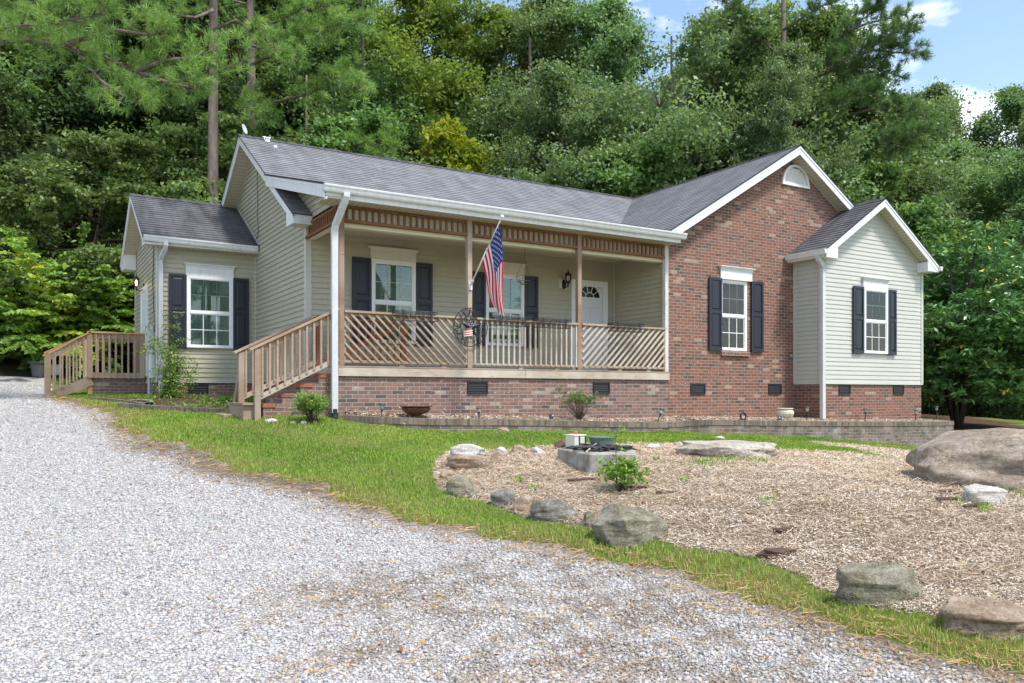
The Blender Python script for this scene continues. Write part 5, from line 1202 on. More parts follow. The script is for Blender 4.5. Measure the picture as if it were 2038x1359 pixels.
for i, (px, t, w_, yt, lab) in enumerate([(1312, 28.6, .07, 175, 'pale slim trunk forking above the roof valley'), (1345, 29.5, .06, 190, 'pale leaning trunk right of the forked one'), (1150, 29.6, .06, 215, 'pale slim trunk over the right part of the main ridge'), (1215, 29.5, .05, 190, 'thin pale trunk left of the roof valley')]):
    g = gt(px, t); top = P(px + 12 * math.sin(i * 2.1), yt, t); b = B(); mid = g.lerp(top, .5) + Vector((.12 * math.sin(i), 0, 0)); b.tube([g - Vector((0, 0, .3)), mid, top], [w_, w_ * .7, .012], 8); rr = random.Random(i)
    for q in range(9):
        a = rr.uniform(0, 6.28); f = rr.uniform(.45, .98); p = mid.lerp(top, (f - .4) / .6) if f > .5 else mid; l_ = rr.uniform(.8, 1.9); b.tube([p, p + Vector((math.cos(a) * l_ * .5, math.sin(a) * l_ * .4, l_ * .45)), p + Vector((math.cos(a) * l_, math.sin(a) * l_ * .8, l_ * .8))], [w_ * .35, w_ * .25, .008], 5)
    o = b.obj('bare_trunk', MAT['bark_pale'], loc=g, smooth=True); tag(o, lab, 'tree trunk')
# --- magnolia at the right
def rosette_tree(name, loc, tips, b, rng, per, size, leaf, bark, label, cat, upb=.7, asp=2.6, ring=.13):
    n = len(tips) * per; c0 = np.repeat(tips, per, 0); an = np.tile(np.arange(per) * 2.4, len(tips)) + rng.normal(0, .3, n); el = rng.normal(.1, .35, n)
    d = np.stack([np.cos(an) * np.cos(el), np.sin(an) * np.cos(el), np.sin(el)], 1); c = c0 + d * ring * rng.uniform(.7, 1.3, n)[:, None]; V, Fq = leaf_arrays(c, (0, 0, 1.2), size * rng.uniform(.75, 1.2, n), asp, rng, dirs=d * 3, fold=.3)
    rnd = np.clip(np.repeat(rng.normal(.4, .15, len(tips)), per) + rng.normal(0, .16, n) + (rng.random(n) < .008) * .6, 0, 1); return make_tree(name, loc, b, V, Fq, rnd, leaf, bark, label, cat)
def shell_tips(rng, n, rx, ry, rz, zc, lumps=26, inner=.35):
    lc = rng.normal(size=(lumps, 3)); lc /= np.linalg.norm(lc, axis=1, keepdims=True); lc[:, 2] = np.clip(lc[:, 2], -.85, 1); lr = rng.uniform(.28, .5, lumps)
    k = rng.integers(0, lumps, n); g = rng.normal(size=(n, 3)); g /= np.linalg.norm(g, axis=1, keepdims=True); g[:, 2] = np.abs(g[:, 2]) * .8 - .15
    p = lc[k] * .72 + g * lr[k][:, None] * (rng.random(n)[:, None] ** .25); 
    inn = rng.random(n) < inner; p[inn] *= rng.uniform(.4, .9, inn.sum())[:, None]
    return p * np.array([rx, ry, rz]) + np.array([0, 0, zc])
rng = np.random.default_rng(21); mg = gt(1905, 23.5)
mg2 = gt(1985, 24.0)
tips = shell_tips(rng, 3300, 3.3, 3.0, 3.1, 3.2, 52); low = rng.random((520, 2)) * [6.283, 1]; rl = 2.9 * (low[:, 1] ** .4); tips = np.r_[tips, np.stack([np.cos(low[:, 0]) * rl, np.sin(low[:, 0]) * rl, .75 + rng.random(520) * 1.1], 1)]
ctr = np.array([mg2.x - mg.x, mg2.y - mg.y, 0]); tips = tips + ctr
b = B()
for i in range(7):
    a = i * .9; e = Vector(tips[rng.integers(0, len(tips))]); b.tube([Vector((0, 0, -.3)), Vector((math.cos(a) * .3, math.sin(a) * .3, 1.2)), Vector((0, 0, 1.2)).lerp(e, .5) + Vector((0, 0, .5)), e], [.075, .06, .045, .02], 6)
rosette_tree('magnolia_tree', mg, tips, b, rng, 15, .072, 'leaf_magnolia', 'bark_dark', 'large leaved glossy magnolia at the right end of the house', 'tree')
# --- arching shrub at the left
rng = np.random.default_rng(22); sh = gt(112, 23.6); b = B(); C = []; D = []
for i in range(230):
    a = rng.uniform(0, 6.283); ln = rng.uniform(1.3, 3.5); e = rng.uniform(.35, 2.4); pts = limb_pts((rng.normal(0, .5), rng.normal(0, .4), .1), (math.cos(a), math.sin(a) * .8, e), ln * (1.12 if e > 1 else .95), rng, 12, .10, .06)
    b.tube([Vector(q) for q in pts], [.02 * (1 - .8 * j / 12) for j in range(13)], 3)
    for j in range(3, 13):
        for s_ in range(2):
            p = pts[j - 1] + (pts[j] - pts[j - 1]) * rng.random(); d = pts[j] - pts[j - 1]; d /= np.linalg.norm(d); sd = np.cross(d, (0, 0, 1)); tw = d * .7 + sd * rng.choice([-1, 1]) * rng.uniform(.5, 1.1) + np.array([0, 0, .05])
            m = 7
            for q in range(m):
                pp = p + tw * (.42 * (q + 1) / m) + np.array([0, 0, -.05 * (q / m) ** 2 * 2]); sg = 1 if q % 2 else -1; l_ = np.cross(tw, (0, 0, 1)) * sg; l_ = l_ / (np.linalg.norm(l_) + 1e-6) * .06
                C.append(pp + l_ + np.array([0, 0, -.025])); D.append(l_ * 12 + tw * .3 + np.array([0, 0, -.45])); 
                C.append(pp - l_ + np.array([0, 0, -.03])); D.append(-l_ * 12 + tw * .3 + np.array([0, 0, -.45]))
C = np.array(C); D = np.array(D); n = len(C); V, Fq = leaf_arrays(C, (0, 0, 2.2),   .105 * rng.uniform(.7, 1.25, n), 1.5, rng, dirs=D * 2, fold=.35); print('viburnum leaves', n)
rnd = np.clip(rng.normal(.45, .18, n) + .22 * np.sin(C[:, 0] * 1.8 + C[:, 2] * 1.5) - .1 * (C[:, 2] > 2.5), 0, 1)
vb = make_tree('arching_shrub', sh, b, V, Fq, rnd, 'leaf_viburnum', 'bark', 'large lime green shrub with arching layered branches behind the side landing', 'shrub')
vb.scale = (1.05, 1.05, 1.12)
# ================================================================== OBJECTS ROUND THE HOUSE
def ribbon_wall(name, top, th, depth, mats, cap=.105):
    """free-standing curved wall: top = [(x,y,z)], brick uv follows the arc. mats: (brick, cap)"""
    n = len(top); P_ = [Vector(p) for p in top]; nr = []
    for i in range(n):
        d = P_[min(i + 1, n - 1)] - P_[max(i - 1, 0)]; nr.append(Vector((-d.y, d.x, 0)).normalized())
    s = [0.0]
    for i in range(1, n): s.append(s[-1] + (P_[i] - P_[i - 1]).length)
    me = bpy.data.meshes.new(name); V = []; Fs = []; UV = []; MI = []
    def q(a, b, c, d, ua, ub, mi):
        o = len(V); V.extend([a, b, c, d]); Fs.append((o, o + 1, o + 2, o + 3)); (u0, v0), (u1, v1) = ua, ub; UV.extend([(u0, v0), (u1, v0), (u1, v1), (u0, v1)]); MI.append(mi)
    for i in range(n - 1):
        p, r_ = P_[i], P_[i + 1]; a, c = nr[i] * th, nr[i + 1] * th; zc = Vector((0, 0, -cap)); k1 = nr[i] * -.012; k2 = nr[i + 1] * -.012
        b0 = Vector((p.x, p.y, h1(p.x, p.y) - depth)); b1 = Vector((r_.x, r_.y, h1(r_.x, r_.y) - depth))
        q(b0, b1, r_ + zc, p + zc, (s[i], b0.z - p.z + cap), (s[i + 1], 0), 0)
        q(p + zc + k1, r_ + zc + k2, r_ + k2, p + k1, (s[i], -cap), (s[i + 1], 0), 1)
        q(p + zc, r_ + zc, r_ + zc + k2, p + zc + k1, (s[i], 0), (s[i + 1], .01), 1)
        q(p + k1, r_ + k2, r_ + c, p + a, (s[i], 0), (s[i + 1], th), 1)
        q(r_ + c, p + a, p + a + Vector((0, 0, -.6)), r_ + c + Vector((0, 0, -.6)), (s[i], 0), (s[i + 1], .6), 0)
    for i, sg in ((0, 1), (n - 1, -1)):
        p = P_[i]; a = nr[i] * th; lo = Vector((p.x, p.y, h1(p.x, p.y) - depth)); q(p + nr[i] * -.012, p + a, lo + a, lo, (0, 0), (th, p.z - lo.z), 0)
    me.from_pydata([tuple(v) for v in V], [], Fs); uv = me.uv_layers.new(name='UVMap'); uv.data.foreach_set('uv', np.array(UV, 'f').ravel())
    for m in mats: me.materials.append(m)
    me.polygons.foreach_set('material_index', MI); me.update(); o = link(bpy.data.objects.new(name, me)); return o, P_, nr
def smooth_path(pts, m=8):
    pts = [Vector(p) for p in pts]; out = []
    for i in range(len(pts) - 1):
        a, b_, c, d = pts[max(i - 1, 0)], pts[i], pts[i + 1], pts[min(i + 2, len(pts) - 1)]
        for j in range(m):
            t = j / m; out.append(.5 * ((2 * b_) + (c - a) * t + (2 * a - 5 * b_ + 4 * c - d) * t * t + (3 * b_ - a - 3 * c + d) * t ** 3))
    out.append(pts[-1]); return out
RW = [(684, 12.62, 825.5), (727, 12.35, 828.4), (800, 12.05, 831), (870, 11.95, 833), (940, 11.95, 834), (985, 12.06, 834.3), (1003, 12.14, 834.5), (1060, 12.02, 835.2), (1180, 11.85, 837.8), (1317, 11.75, 840), (1368, 11.86, 837.5), (1404, 11.66, 835.5), (1480, 11.5, 836), (1578, 11.38, 837.5), (1700, 11.28, 838.5), (1828, 11.27, 838.5), (1880, 11.42, 838.5), (1898, 11.72, 838)]
rp = [onY(px, py, Y_) for px, Y_, py in RW] + [Vector((20.45, 12.3, -.66)), Vector((20.3, 12.9, -.65)), Vector((19.9, 13.3, -.63)), Vector((19.45, 13.5, -.62))]
path = smooth_path(rp[:-4], 6)[:-1] + smooth_path(rp[-5:], 5)
MAT['rowlock'] = brick_mat('rowlock_brick', BW, (.25, .22, .19), moss=.6, bw=.0677, rh=.2032)
o, RP, RN = ribbon_wall('retaining_wall', path, .2, .2, (MAT['brick_old'], MAT['rowlock']))
tag(o, 'low weathered brick retaining wall curving along the front of the house', 'retaining wall')
V = []; Fs = []
for i, (p, nn) in enumerate(zip(RP, RN)):
    a = p + nn * .19; V.append((a.x, a.y, a.z - .035)); bx = min(a.x, 19.6); by = max(13.05, a.y + .01) if a.x < 19.45 else max(13.6, a.y + .01); V.append((a.x * .5 + bx * .5, (a.y + by) / 2, a.z + .03)); V.append((bx, by, a.z + .05))
nb = len(RP)
Fs = [(i * 3 + j, (i + 1) * 3 + j, (i + 1) * 3 + j + 1, i * 3 + j + 1) for i in range(nb - 1) for j in range(2)]
me = bpy.data.meshes.new('planter_soil'); me.from_pydata(V, [], Fs); me.materials.append(GM[2]); me.update(); o = link(bpy.data.objects.new('planter_soil', me)); o['kind'] = 'structure'
pv = np.array(V).reshape(nb, 3, 3); ns = 26000; ii = RNG.integers(0, nb - 1, ns); f = RNG.random(ns); g = RNG.random(ns) * .55
a = pv[ii] * (1 - f)[:, None, None] + pv[ii + 1] * f[:, None, None]; q = np.where((g < .5)[:, None], a[:, 0] + (a[:, 1] - a[:, 0]) * (g * 2)[:, None], a[:, 1] + (a[:, 2] - a[:, 1]) * ((g - .5) * 2)[:, None])
lying('planter_mulch', q[:, 0], q[:, 1], RNG.uniform(.02, .055, ns), RNG.uniform(.006, .014, ns), q[:, 2] + np.abs(RNG.normal(.012, .014, ns)), MAT['chip'], RNG.beta(1.6, 1.6, ns) * .72, 'wood chips filling the strip between brick wall and house', 'mulch', .3)
def pl_z(px, Y_):      # top of planter soil at a place
    p = onY(px, HY, Y_); k = min(range(nb), key=lambda i: abs(RP[i].x - p.x) + (0 if i < nb - 18 else 5)); return Vector((p.x, Y_, RP[k].z))
# annex bed edging
ed = [gnd(*p) for p in ((236, 811), (300, 816), (400, 821), (474, 825))]; e2 = [Vector((p.x, p.y, h1(p.x, p.y) + .085)) for p in ed]
o, _, _ = ribbon_wall('brick_edging', smooth_path(e2, 4), .1, .1, (MAT['rowlock'], MAT['rowlock']), .08); tag(o, 'low brick edging in front of the annex bed', 'edging')
ed = [gnd(*p) for p in ((180, 797), (215, 800), (262, 805))]; e2 = [Vector((p.x, p.y, h1(p.x, p.y) + .07)) for p in ed]
o, _, _ = ribbon_wall('brick_edging', smooth_path(e2, 4), .1, .1, (MAT['rowlock'], MAT['rowlock']), .08); tag(o, 'short mossy brick edging below the side landing', 'edging')
ng = 2600; bx_ = np.array(BED3); gx_ = RNG.uniform(1, XL, ng * 3); gy_ = RNG.uniform(14, 18.55, ng * 3); kk = inpoly(gx_, gy_, BED3) & (RNG.random(ng * 3) < .5 + .5 * np.sin(gx_ * 3) * np.cos(gy_ * 2)); gx_, gy_ = gx_[kk], gy_[kk]; c = np.stack([gx_, gy_, hz(gx_, gy_) + RNG.uniform(.02, .10, len(gx_))], 1)
V, Fq = leaf_arrays(c, (0, 0, 1.5), RNG.uniform(.02, .04, len(c)), 1.5); o = mesh_np('ground_cover', V, Fq, MAT['leaf_shrub'], attrs={'rnd': ('FACE', RNG.uniform(.1, .7, len(c)))}); tag(o, 'patchy low green weeds growing in the annex bed', 'ground cover', kind='stuff')

# ------------------------------------------------------------------ rocks
def rock_mat(name, stops, lich=None, sc=6, rough=.9):
    m = M(name, stops[0][1], rough, .2); k = N(m); a = k.noise(sc, 8, .7); b2 = k.noise(sc * 5, 5, .75); st = k.noise(sc * .8, 7, .7, k.co('Object', (.5, .5, 3.5)))
    c = k.ramp(k.mix(.5, a, st), stops); c = k.mix(k.ramp(b2, [(.42, g3(0)), (.7, g3(.6))]), c, tuple(v * .45 for v in stops[0][1]))
    if lich: c = k.mix(k.ramp(k.noise(sc * 1.5, 6, .8), [(.5, g3(0)), (.62, g3(.75))]), c, lich)
    c = k.mix(k.ramp(k.noise(sc * 12, 5, .8), [(.38, g3(.55)), (.55, g3(0))]), c, tuple(v * .4 for v in stops[0][1])); vo = k.n('ShaderNodeTexVoronoi', feature='DISTANCE_TO_EDGE'); vo.inputs['Scale'].default_value = sc * .55; nv = k.n('ShaderNodeTexNoise'); nv.inputs['Scale'].default_value = sc; mv = k.mix(.38, k.co('Object', (1, 1, 2.2)), nv.outputs['Color']); k.l(mv, vo.inputs['Vector']); ck = k.math('MULTIPLY', k.ramp(vo.outputs['Distance'], [(.0, g3(1)), (.03, g3(0))]), k.ramp(k.noise(sc * .7, 5, .8), [(.50, g3(0)), (.60, g3(.9))])); c = k.mix(k.math('MULTIPLY', ck, .7), c, tuple(v * .22 for v in stops[0][1])); k.color(c); k.bump(k.mix(k.math('MULTIPLY', ck, .6), k.mix(.5, k.noise(sc * 3, 10, .8), st), (0, 0, 0)), 1.0, .06); return m
MAT['rock_gray'] = rock_mat('lichen_gray_rock', [(.40, (.17, .15, .10)), (.5, (.36, .33, .25)), (.60, (.54, .50, .41))], (.29, .28, .15))
MAT['rock_blue'] = rock_mat('blue_gray_rock', [(.40, (.16, .145, .12)), (.5, (.36, .34, .30)), (.60, (.56, .54, .50))], (.22, .20, .13))
MAT['rock_white'] = rock_mat('white_quartz', [(.35, (.50, .42, .33)), (.47, (.74, .70, .65)), (.6, (.84, .83, .81))])
MAT['rock_tan'] = rock_mat('tan_rock', [(.38, (.28, .19, .12)), (.5, (.52, .40, .29)), (.61, (.68, .57, .46))])
MAT['rock_boulder'] = rock_mat('weathered_boulder', [(.38, (.22, .18, .14)), (.46, (.42, .33, .24)), (.55, (.56, .47, .37)), (.63, (.68, .62, .55))], (.24, .22, .19), 3.2)
MAT['rock_brown'] = rock_mat('brown_rock', [(.36, (.10, .065, .05)), (.5, (.19, .12, .09)), (.63, (.30, .22, .17))])
def rock(px0, px1, pyt, pyb, mat, label, seed=0, depth=.75, sub=4, cuts=9, top=None, embed=.45, group='rocks round the mulch bed', pos=None, yaw=None, sx=1.0, cat='rock', name='rock', shift=0.0, dmin=.5):
    g = pos or gnd((px0 + px1) / 2, pyb - shift); t = g.dot(FWD); w = (px1 - px0) * t / F; h = (pyb - pyt) * t / F
    rr = random.Random(seed * 7 + 1); bm = bmesh.new(); bmesh.ops.create_icosphere(bm, subdivisions=sub, radius=1)
    pl = []
    for i in range(cuts):
        v = Vector((rr.gauss(0, 1), rr.gauss(0, 1), rr.gauss(.15, .8))).normalized(); pl.append((v, rr.uniform(dmin, .85)))
    if top is not None: pl.append((Vector((top[0], top[1], 1)).normalized(), top[2]))
    ph = [rr.uniform(0, 9) for _ in range(6)]
    for v in bm.verts:
        c = v.co
        for n_, d_ in pl:
            q = c.dot(n_) - d_
            if q > 0: c -= n_ * q * .92
        if c.z < .1: rxy = max(math.hypot(c.x, c.y), 1e-3); kx = min(.93, rxy * (1 + 1.1 * (.1 - c.z))) / rxy; c.x *= kx; c.y *= kx
        f = 1 + .05 * math.sin(c.x * 4 + ph[0]) * math.cos(c.y * 5 + ph[1]) + .035 * math.sin(c.z * 9 + c.x * 6 + ph[2]) + .02 * math.sin(c.x * 17 + ph[3]) * math.sin(c.z * 15 + c.y * 13 + ph[4])
        v.co = c * f
    xs_ = [v.co.dot(RGT) for v in bm.verts]; zs = [v.co.z for v in bm.verts]; sx_ = w / (max(xs_) - min(xs_)); sz_ = h * (1 + embed) / (max(zs) - min(zs)); dp = w * depth / 1.8
    xm = (max(xs_) + min(xs_)) / 2; zmn = min(zs)
    for v in bm.verts:
        a, d_, z_ = v.co.dot(RGT), v.co.dot(FWD), v.co.z
        p = RGT * (a - xm) * sx_ + FWD * (d_ + .55) * dp; v.co = (p.x, p.y, (z_ - zmn) * sz_ - h * embed)
    me = bpy.data.meshes.new(name); bm.to_mesh(me); bm.free(); me.materials.append(MAT[mat]); me.polygons.foreach_set('use_smooth', [False] * len(me.polygons)); o = link(bpy.data.objects.new(name, me)); o.location = g
    me.polygons.foreach_set('use_smooth', [True] * len(me.polygons)); me.update()
    return tag(o, label, cat, group)
rock(887, 978, 906, 936, 'rock_tan', 'pinkish block under the white quartz rock', 1, .5, top=(0, 0, .6), embed=.12); 
qp = gnd(932, 936); qp = qp + Vector((0, 0, 21 * qp.dot(FWD) / F)) + FWD * .04; rock(900, 977, 882, 912, 'rock_white', 'large white quartz rock resting on a pinkish block', 2, .5, embed=.1, pos=qp); 
rock(985, 1010, 889, 908, 'rock_white', 'small white rock right of the large white one', 3); rock(976, 1011, 899, 920, 'rock_tan', 'flat tan rock beside the small white one', 4)
rock(1011, 1049, 886, 905, 'rock_tan', 'low pale rock third from the large white rock', 5); rock(1052, 1087, 890, 906, 'rock_white', 'low whitish rock nearest the concrete pad on its left', 6)
rock(868, 907, 936, 957, 'rock_tan', 'small angular tan rock below the white quartz', 7); rock(886, 953, 949, 986, 'rock_gray', 'mottled gray rock at the left tip of the mulch bed', 8, .6)
rock(930, 952, 981, 992, 'rock_blue', 'flat bluish stone half sunk in the grass edge', 9, 1.0); rock(975, 1030, 974, 1008, 'rock_blue', 'peaked gray rock left of the long slanting ones', 10, .7)
rock(1020, 1066, 986, 1020, 'rock_tan', 'tan rock wedged between two gray ones', 11, .7); rock(1053, 1153, 995, 1038, 'rock_blue', 'long slanting gray rock in the middle of the bed edge', 12, .45, top=(.25, .3, .5))
rock(1155, 1192, 1020, 1048, 'rock_gray', 'fist sized gray rock left of the big lichen covered one', 13); rock(1180, 1337, 1010, 1084, 'rock_gray', 'big lichen covered rock at the front edge of the mulch bed', 14, .7, 5, 11, top=(.2, -.35, .38), embed=.6)
rock(1672, 1852, 1126, 1200, 'rock_gray', 'greenish flat faced rock sunk in the mulch at lower right', 44, .4, 5, 8, top=(-.1, -.25, .38), embed=.7); rock(1885, 2110, 1212, 1268, 'rock_tan', 'low layered rock at the lower right edge of the picture', 16, .5, 5, 9, top=(0, -.2, .4))
rock(1858, 2200, 868, 990, 'rock_boulder', 'huge rounded brown boulder at the right edge', 61, .8, 5, 7, top=None, embed=.5, shift=14, dmin=.74, name='boulder', cat='boulder')
rock(1926, 2012, 968, 1006, 'rock_white', 'flat pale rock in front of the huge boulder', 18, .6, top=(-.1, -.2, .4)); MAT['rock_pale'] = rock_mat('pale_slab', [(.38, (.36, .30, .23)), (.5, (.62, .55, .46)), (.61, (.76, .71, .63))]); rock(1348, 1557, 880, 911, 'rock_pale', 'long flat pale slab at the back of the mulch bed', 19, .42, 5, 7, top=(0, -.1, .35), embed=.4)
rock(1284, 1320, 884, 894, 'rock_white', 'small pale rock left of the long flat slab', 20); rock(1250, 1282, 889, 899, 'rock_tan', 'small tan rock right of the concrete pad', 21)
rock(1103, 1131, 877, 895, 'rock_brown', 'round reddish brown rock touching the left end of the concrete pad', 22, .9, cuts=3)
rock(1508, 1590, 1094, 1112, 'rock_brown', 'flat dark slab of bark coloured stone low in the mulch', 23, .4, top=(0, 0, .3)); rock(990, 1014, 851, 860, 'rock_tan', 'flat stone in the lawn at the foot of the brick wall', 24)
rock(1583, 1606, 861, 869, 'rock_tan', 'small pale stone against the foot of the retaining wall', 25); rock(1424, 1446, 868, 874, 'rock_white', 'small pale stone in the lawn behind the mulch bed', 27)
for i, (a, c, d, e) in enumerate(((524, 552, 833, 840), (575, 590, 838, 845), (596, 610, 838, 845), (616, 634, 838, 844), (681, 700, 824, 832))): rock(a, c, d, e, 'rock_tan' if i % 2 else 'rock_white', ('long pale stone beside the stair foot', 'first small pale stone under the bright green shrub', 'second small pale stone under the bright green shrub', 'third small pale stone under the bright green shrub', 'pale stone on the left end of the retaining wall')[i], 30 + i, 1.0, 3, group='small stones near the stairs', embed=.5)
rock(252, 302, 791, 802, 'rock_gray', 'thin flat stone slab lying over the brick edging', 40, .8, top=(0, 0, .25), group='small stones near the stairs', embed=.2, shift=-4)
rock(362, 384, 779, 795, 'rock_brown', 'mossy round stone in the annex bed', 41, 1, 3, group='small stones near the stairs', pos=gt(424, 16.5))
# scraps of dark bark on the berm
for i, (px, py, w_) in enumerate(((1870, 985, .3), (1900, 990, .25), (1950, 1012, .45), (1885, 1000, .2), (1260, 975, .3), (1160, 960, .35), (1560, 1060, .2), (1330, 985, .25))):
    g = gnd(px, py); rr = random.Random(i); a = rr.uniform(-.5, .5) - .5; d = Vector((math.cos(a), math.sin(a), .03)) * w_ / 2; b = B(); b.beam(g - d + Vector((0, 0, .03)), g + d + Vector((0, 0, .03)), .05, .025); o = b.obj('bark_scrap', MAT['rock_brown'], loc=g, bevel=.008); tag(o, 'dark scrap of bark lying on the wood chips', 'bark', 'bark scraps on the mulch')
# twigs
b = B()
# ------------------------------------------------------------------ concrete pad and what stands on it
def conc_mat():
    m = M('concrete', (.3, .29, .26), .9, .2); k = N(m); a = k.noise(5, 7, .7); k.color(k.ramp(a, [(.35, (.17, .155, .12)), (.5, (.31, .295, .255)), (.68, (.44, .43, .39))])); k.bump(k.noise(40, 5, .7), .5, .01); return m
MAT['concrete'] = conc_mat()
zt_ = -.69
def onZ(px, py, z): t = -z * F / (py - HY); return P(px, py, t)
pad = [onZ(1109, 892, zt_), onZ(1173, 903.5, zt_), onZ(1268, 903, zt_), onZ(1262, 895.5, zt_), onZ(1200, 889, zt_)]
pc = sum(pad, Vector()) / 5
b = B(); b.prism([tuple(p) for p in pad], (0, 0, -.4)); o = b.obj('concrete_pad', MAT['concrete'], loc=(pc.x, pc.y, zt_ - .2), bevel=.012); tag(o, 'angular stained concrete pad raised above the mulch', 'concrete pad')
def padp(px, py): p = onZ(px, py, zt_); return p
p = padp(1147, 893); w2 = .085
t = thing('well_box', p, 'small cream metal box with a red knob on the concrete pad', 'box')
b = B(); b.box(p.x - w2, p.x + w2, p.y - .08, p.y + .12, zt_, zt_ + .17); b.obj('housing', white_mat('cream_metal', (.62, .62, .50), .25), t, bevel=.006)
b = B(); b.box(p.x - w2 - .006, p.x + w2 + .006, p.y - .088, p.y + .128, zt_ + .17, zt_ + .182); b.obj('lid', MAT['white_clean'], t)
b = B(); b.box(p.x - .02, p.x + .0, p.y - .084, p.y - .08, zt_ + .005, zt_ + .165); b.box(p.x + .075, p.x + .095, p.y - .084, p.y - .08, zt_ + .005, zt_ + .165); b.obj('dark_strip', MAT['black_plastic'], t)
b = B(); b.lathe([(.012, 0), (.02, .01), (.024, .025), (.018, .038), (.001, .042)], (p.x - .01, p.y, zt_ + .182), 12); b.obj('knob', M('red_plastic', (.75, .06, .03), .4, .5), t, smooth=True)
p = padp(1199, 892.5); gm = M('green_plastic', (.14, .21, .17), .6, .3)
t = thing('plastic_tub', p, 'shallow gray green plastic tub standing on the pad', 'tub')
b = B(); r0_, r1_ = (.165, .09), (.195, .115); n = 20; vs = []
for (rx, ry), z in (((.15, .085), 0), ((.185, .115), .105), ((.195, .125), .105), ((.195, .125), .118), ((.182, .112), .118), ((.15, .085), .02)):
    for j in range(n):
        a = 2 * math.pi * j / n; ca, sa = math.cos(a), math.sin(a); k_ = (abs(ca) ** 3 + abs(sa) ** 3) ** (-1 / 3); vs.append((p.x + rx * ca * k_, p.y + ry * sa * k_, zt_ + .035 + z))
b.add(vs, [(i * n + j, i * n + (j + 1) % n, (i + 1) * n + (j + 1) % n, (i + 1) * n + j) for i in range(5) for j in range(n)] + [tuple(range(n - 1, -1, -1)), tuple(5 * n + j for j in range(n))]); b.obj('basin', gm, t)
t = thing('charred_wood', padp(1192, 897), 'heap of black charred sticks and netting lying on the pad', 'wood heap')
b = B()
for i in range(60):
    q = padp(1192 + random.gauss(0, 24), 897 + random.uniform(-4, 2)); a = random.gauss(-.3, .5); l_ = random.uniform(.08, .22); d = Vector((math.cos(a), math.sin(a), random.gauss(0, .08))) * l_; z = Vector((0, 0, random.uniform(.01, .05)))
    b.tube([q - d + z, q + Vector((0, 0, random.uniform(0, .02))) + z, q + d + z], [.012, .014, .006], 5)
b.obj('stick', M('charred', (.012, .013, .017), .6, .5), t)
b = B(); q0, q1 = padp(1166, 902) + Vector((0, 0, .01)), padp(1189, 893) + Vector((0, 0, .075)); b.tube([q0, q0.lerp(q1, .5) + Vector((0, 0, .008)), q1], [.009, .011, .007], 6); b.obj('pale_stick', MAT['wood_pale'], t)

# ------------------------------------------------------------------ solar path lights
MAT['solar_top'] = M('solar_cap', (.045, .06, .09), .3, .6); MAT['lens'] = M('clear_lens', (.45, .45, .35), .3, .5)
def solar(base, h, tilt=(0, 0), label='', kind='glass', cap=.055):
    t = thing('solar_light', base, label, 'path light', 'solar path lights along the brick wall'); up = Vector((tilt[0], tilt[1], 1)).normalized(); bs = Vector(base); hl = .085 if kind == 'glass' else .05
    s = B(); s.tube([bs - up * .05, bs + up * (h - hl - .02)], .010, 8); s.tube([bs + up * (h - hl - .03), bs + up * (h - hl)], [.014, .022], 8); s.obj('stake', MAT['black_plastic'], t)
    s = B(); s.lathe([(.020, 0), (.030, hl * .3), (.038, hl)], bs + up * (h - hl), 14, up); s.obj('lens', MAT['lens'], t, smooth=True)
    s = B(); s.lathe([(cap * .7, 0), (cap, .004), (cap, .010), (cap * .8, .022), (.001, .03)], bs + up * h, 18, up); s.obj('cap', MAT['solar_top'], t, smooth=True)
    if kind == 'glass':
        s = B()
        for i in range(4): a = i * math.pi / 2 + .4; x_ = up.orthogonal().normalized(); y_ = up.cross(x_); d = x_ * math.cos(a) + y_ * math.sin(a); s.tube([bs + up * (h - hl) + d * .022, bs + up * h + d * .04], .003, 4)
        s.obj('cage', MAT['black_plastic'], t)
    return t
solar(pl_z(760, 12.42), .20, (0, 0), 'path light with greenish bowl left of the rust brown urn', cap=.07)
solar(pl_z(953, 12.2), .17, (0, 0), 'path light standing right of the rust brown urn', 'bowl', .045)
solar(pl_z(1100, 12.35), .12, (-.9, -.8), 'fallen path light showing its dark round cap left of the bare twig shrub', 'bowl')
solar(pl_z(1309, 12.0), .25, (.45, 0), 'leaning path light at the corner where the porch brick meets red brick', 'glass')
solar(pl_z(1606, 11.7), .28, (0, 0), 'path light just left of the bay downspout'); solar(pl_z(1722, 11.75), .26, (0, 0), 'path light before the middle of the bay', 'bowl'); solar(pl_z(1822, 11.75), .25, (.1, 0), 'path light before the right corner of the bay', 'glass'); solar(Vector((20.35, 12.3, -.66)), .33, (0, 0), 'path light on the outer corner of the retaining wall', 'glass', .062)
solar(pl_z(1546, 11.7), .09, (.2, -1.5), 'fallen path light lying flat left of the white urn', 'bowl')
p = pl_z(1479, 11.75); t = thing('hose_guide', p, 'small black round hose guide lying on the planter mulch', 'hose guide'); b = B(); b.tube([p + Vector((math.cos(a * .4) * .075, 0, .075 + math.sin(a * .4) * .07)) for a in range(16)], .018, 8, closed=True); b.obj('ring', MAT['black_plastic'], t); b = B(); b.box(p.x - .09, p.x + .10, p.y - .03, p.y + .06, p.z, p.z + .02); b.obj('foot', MAT['black_plastic'], t)
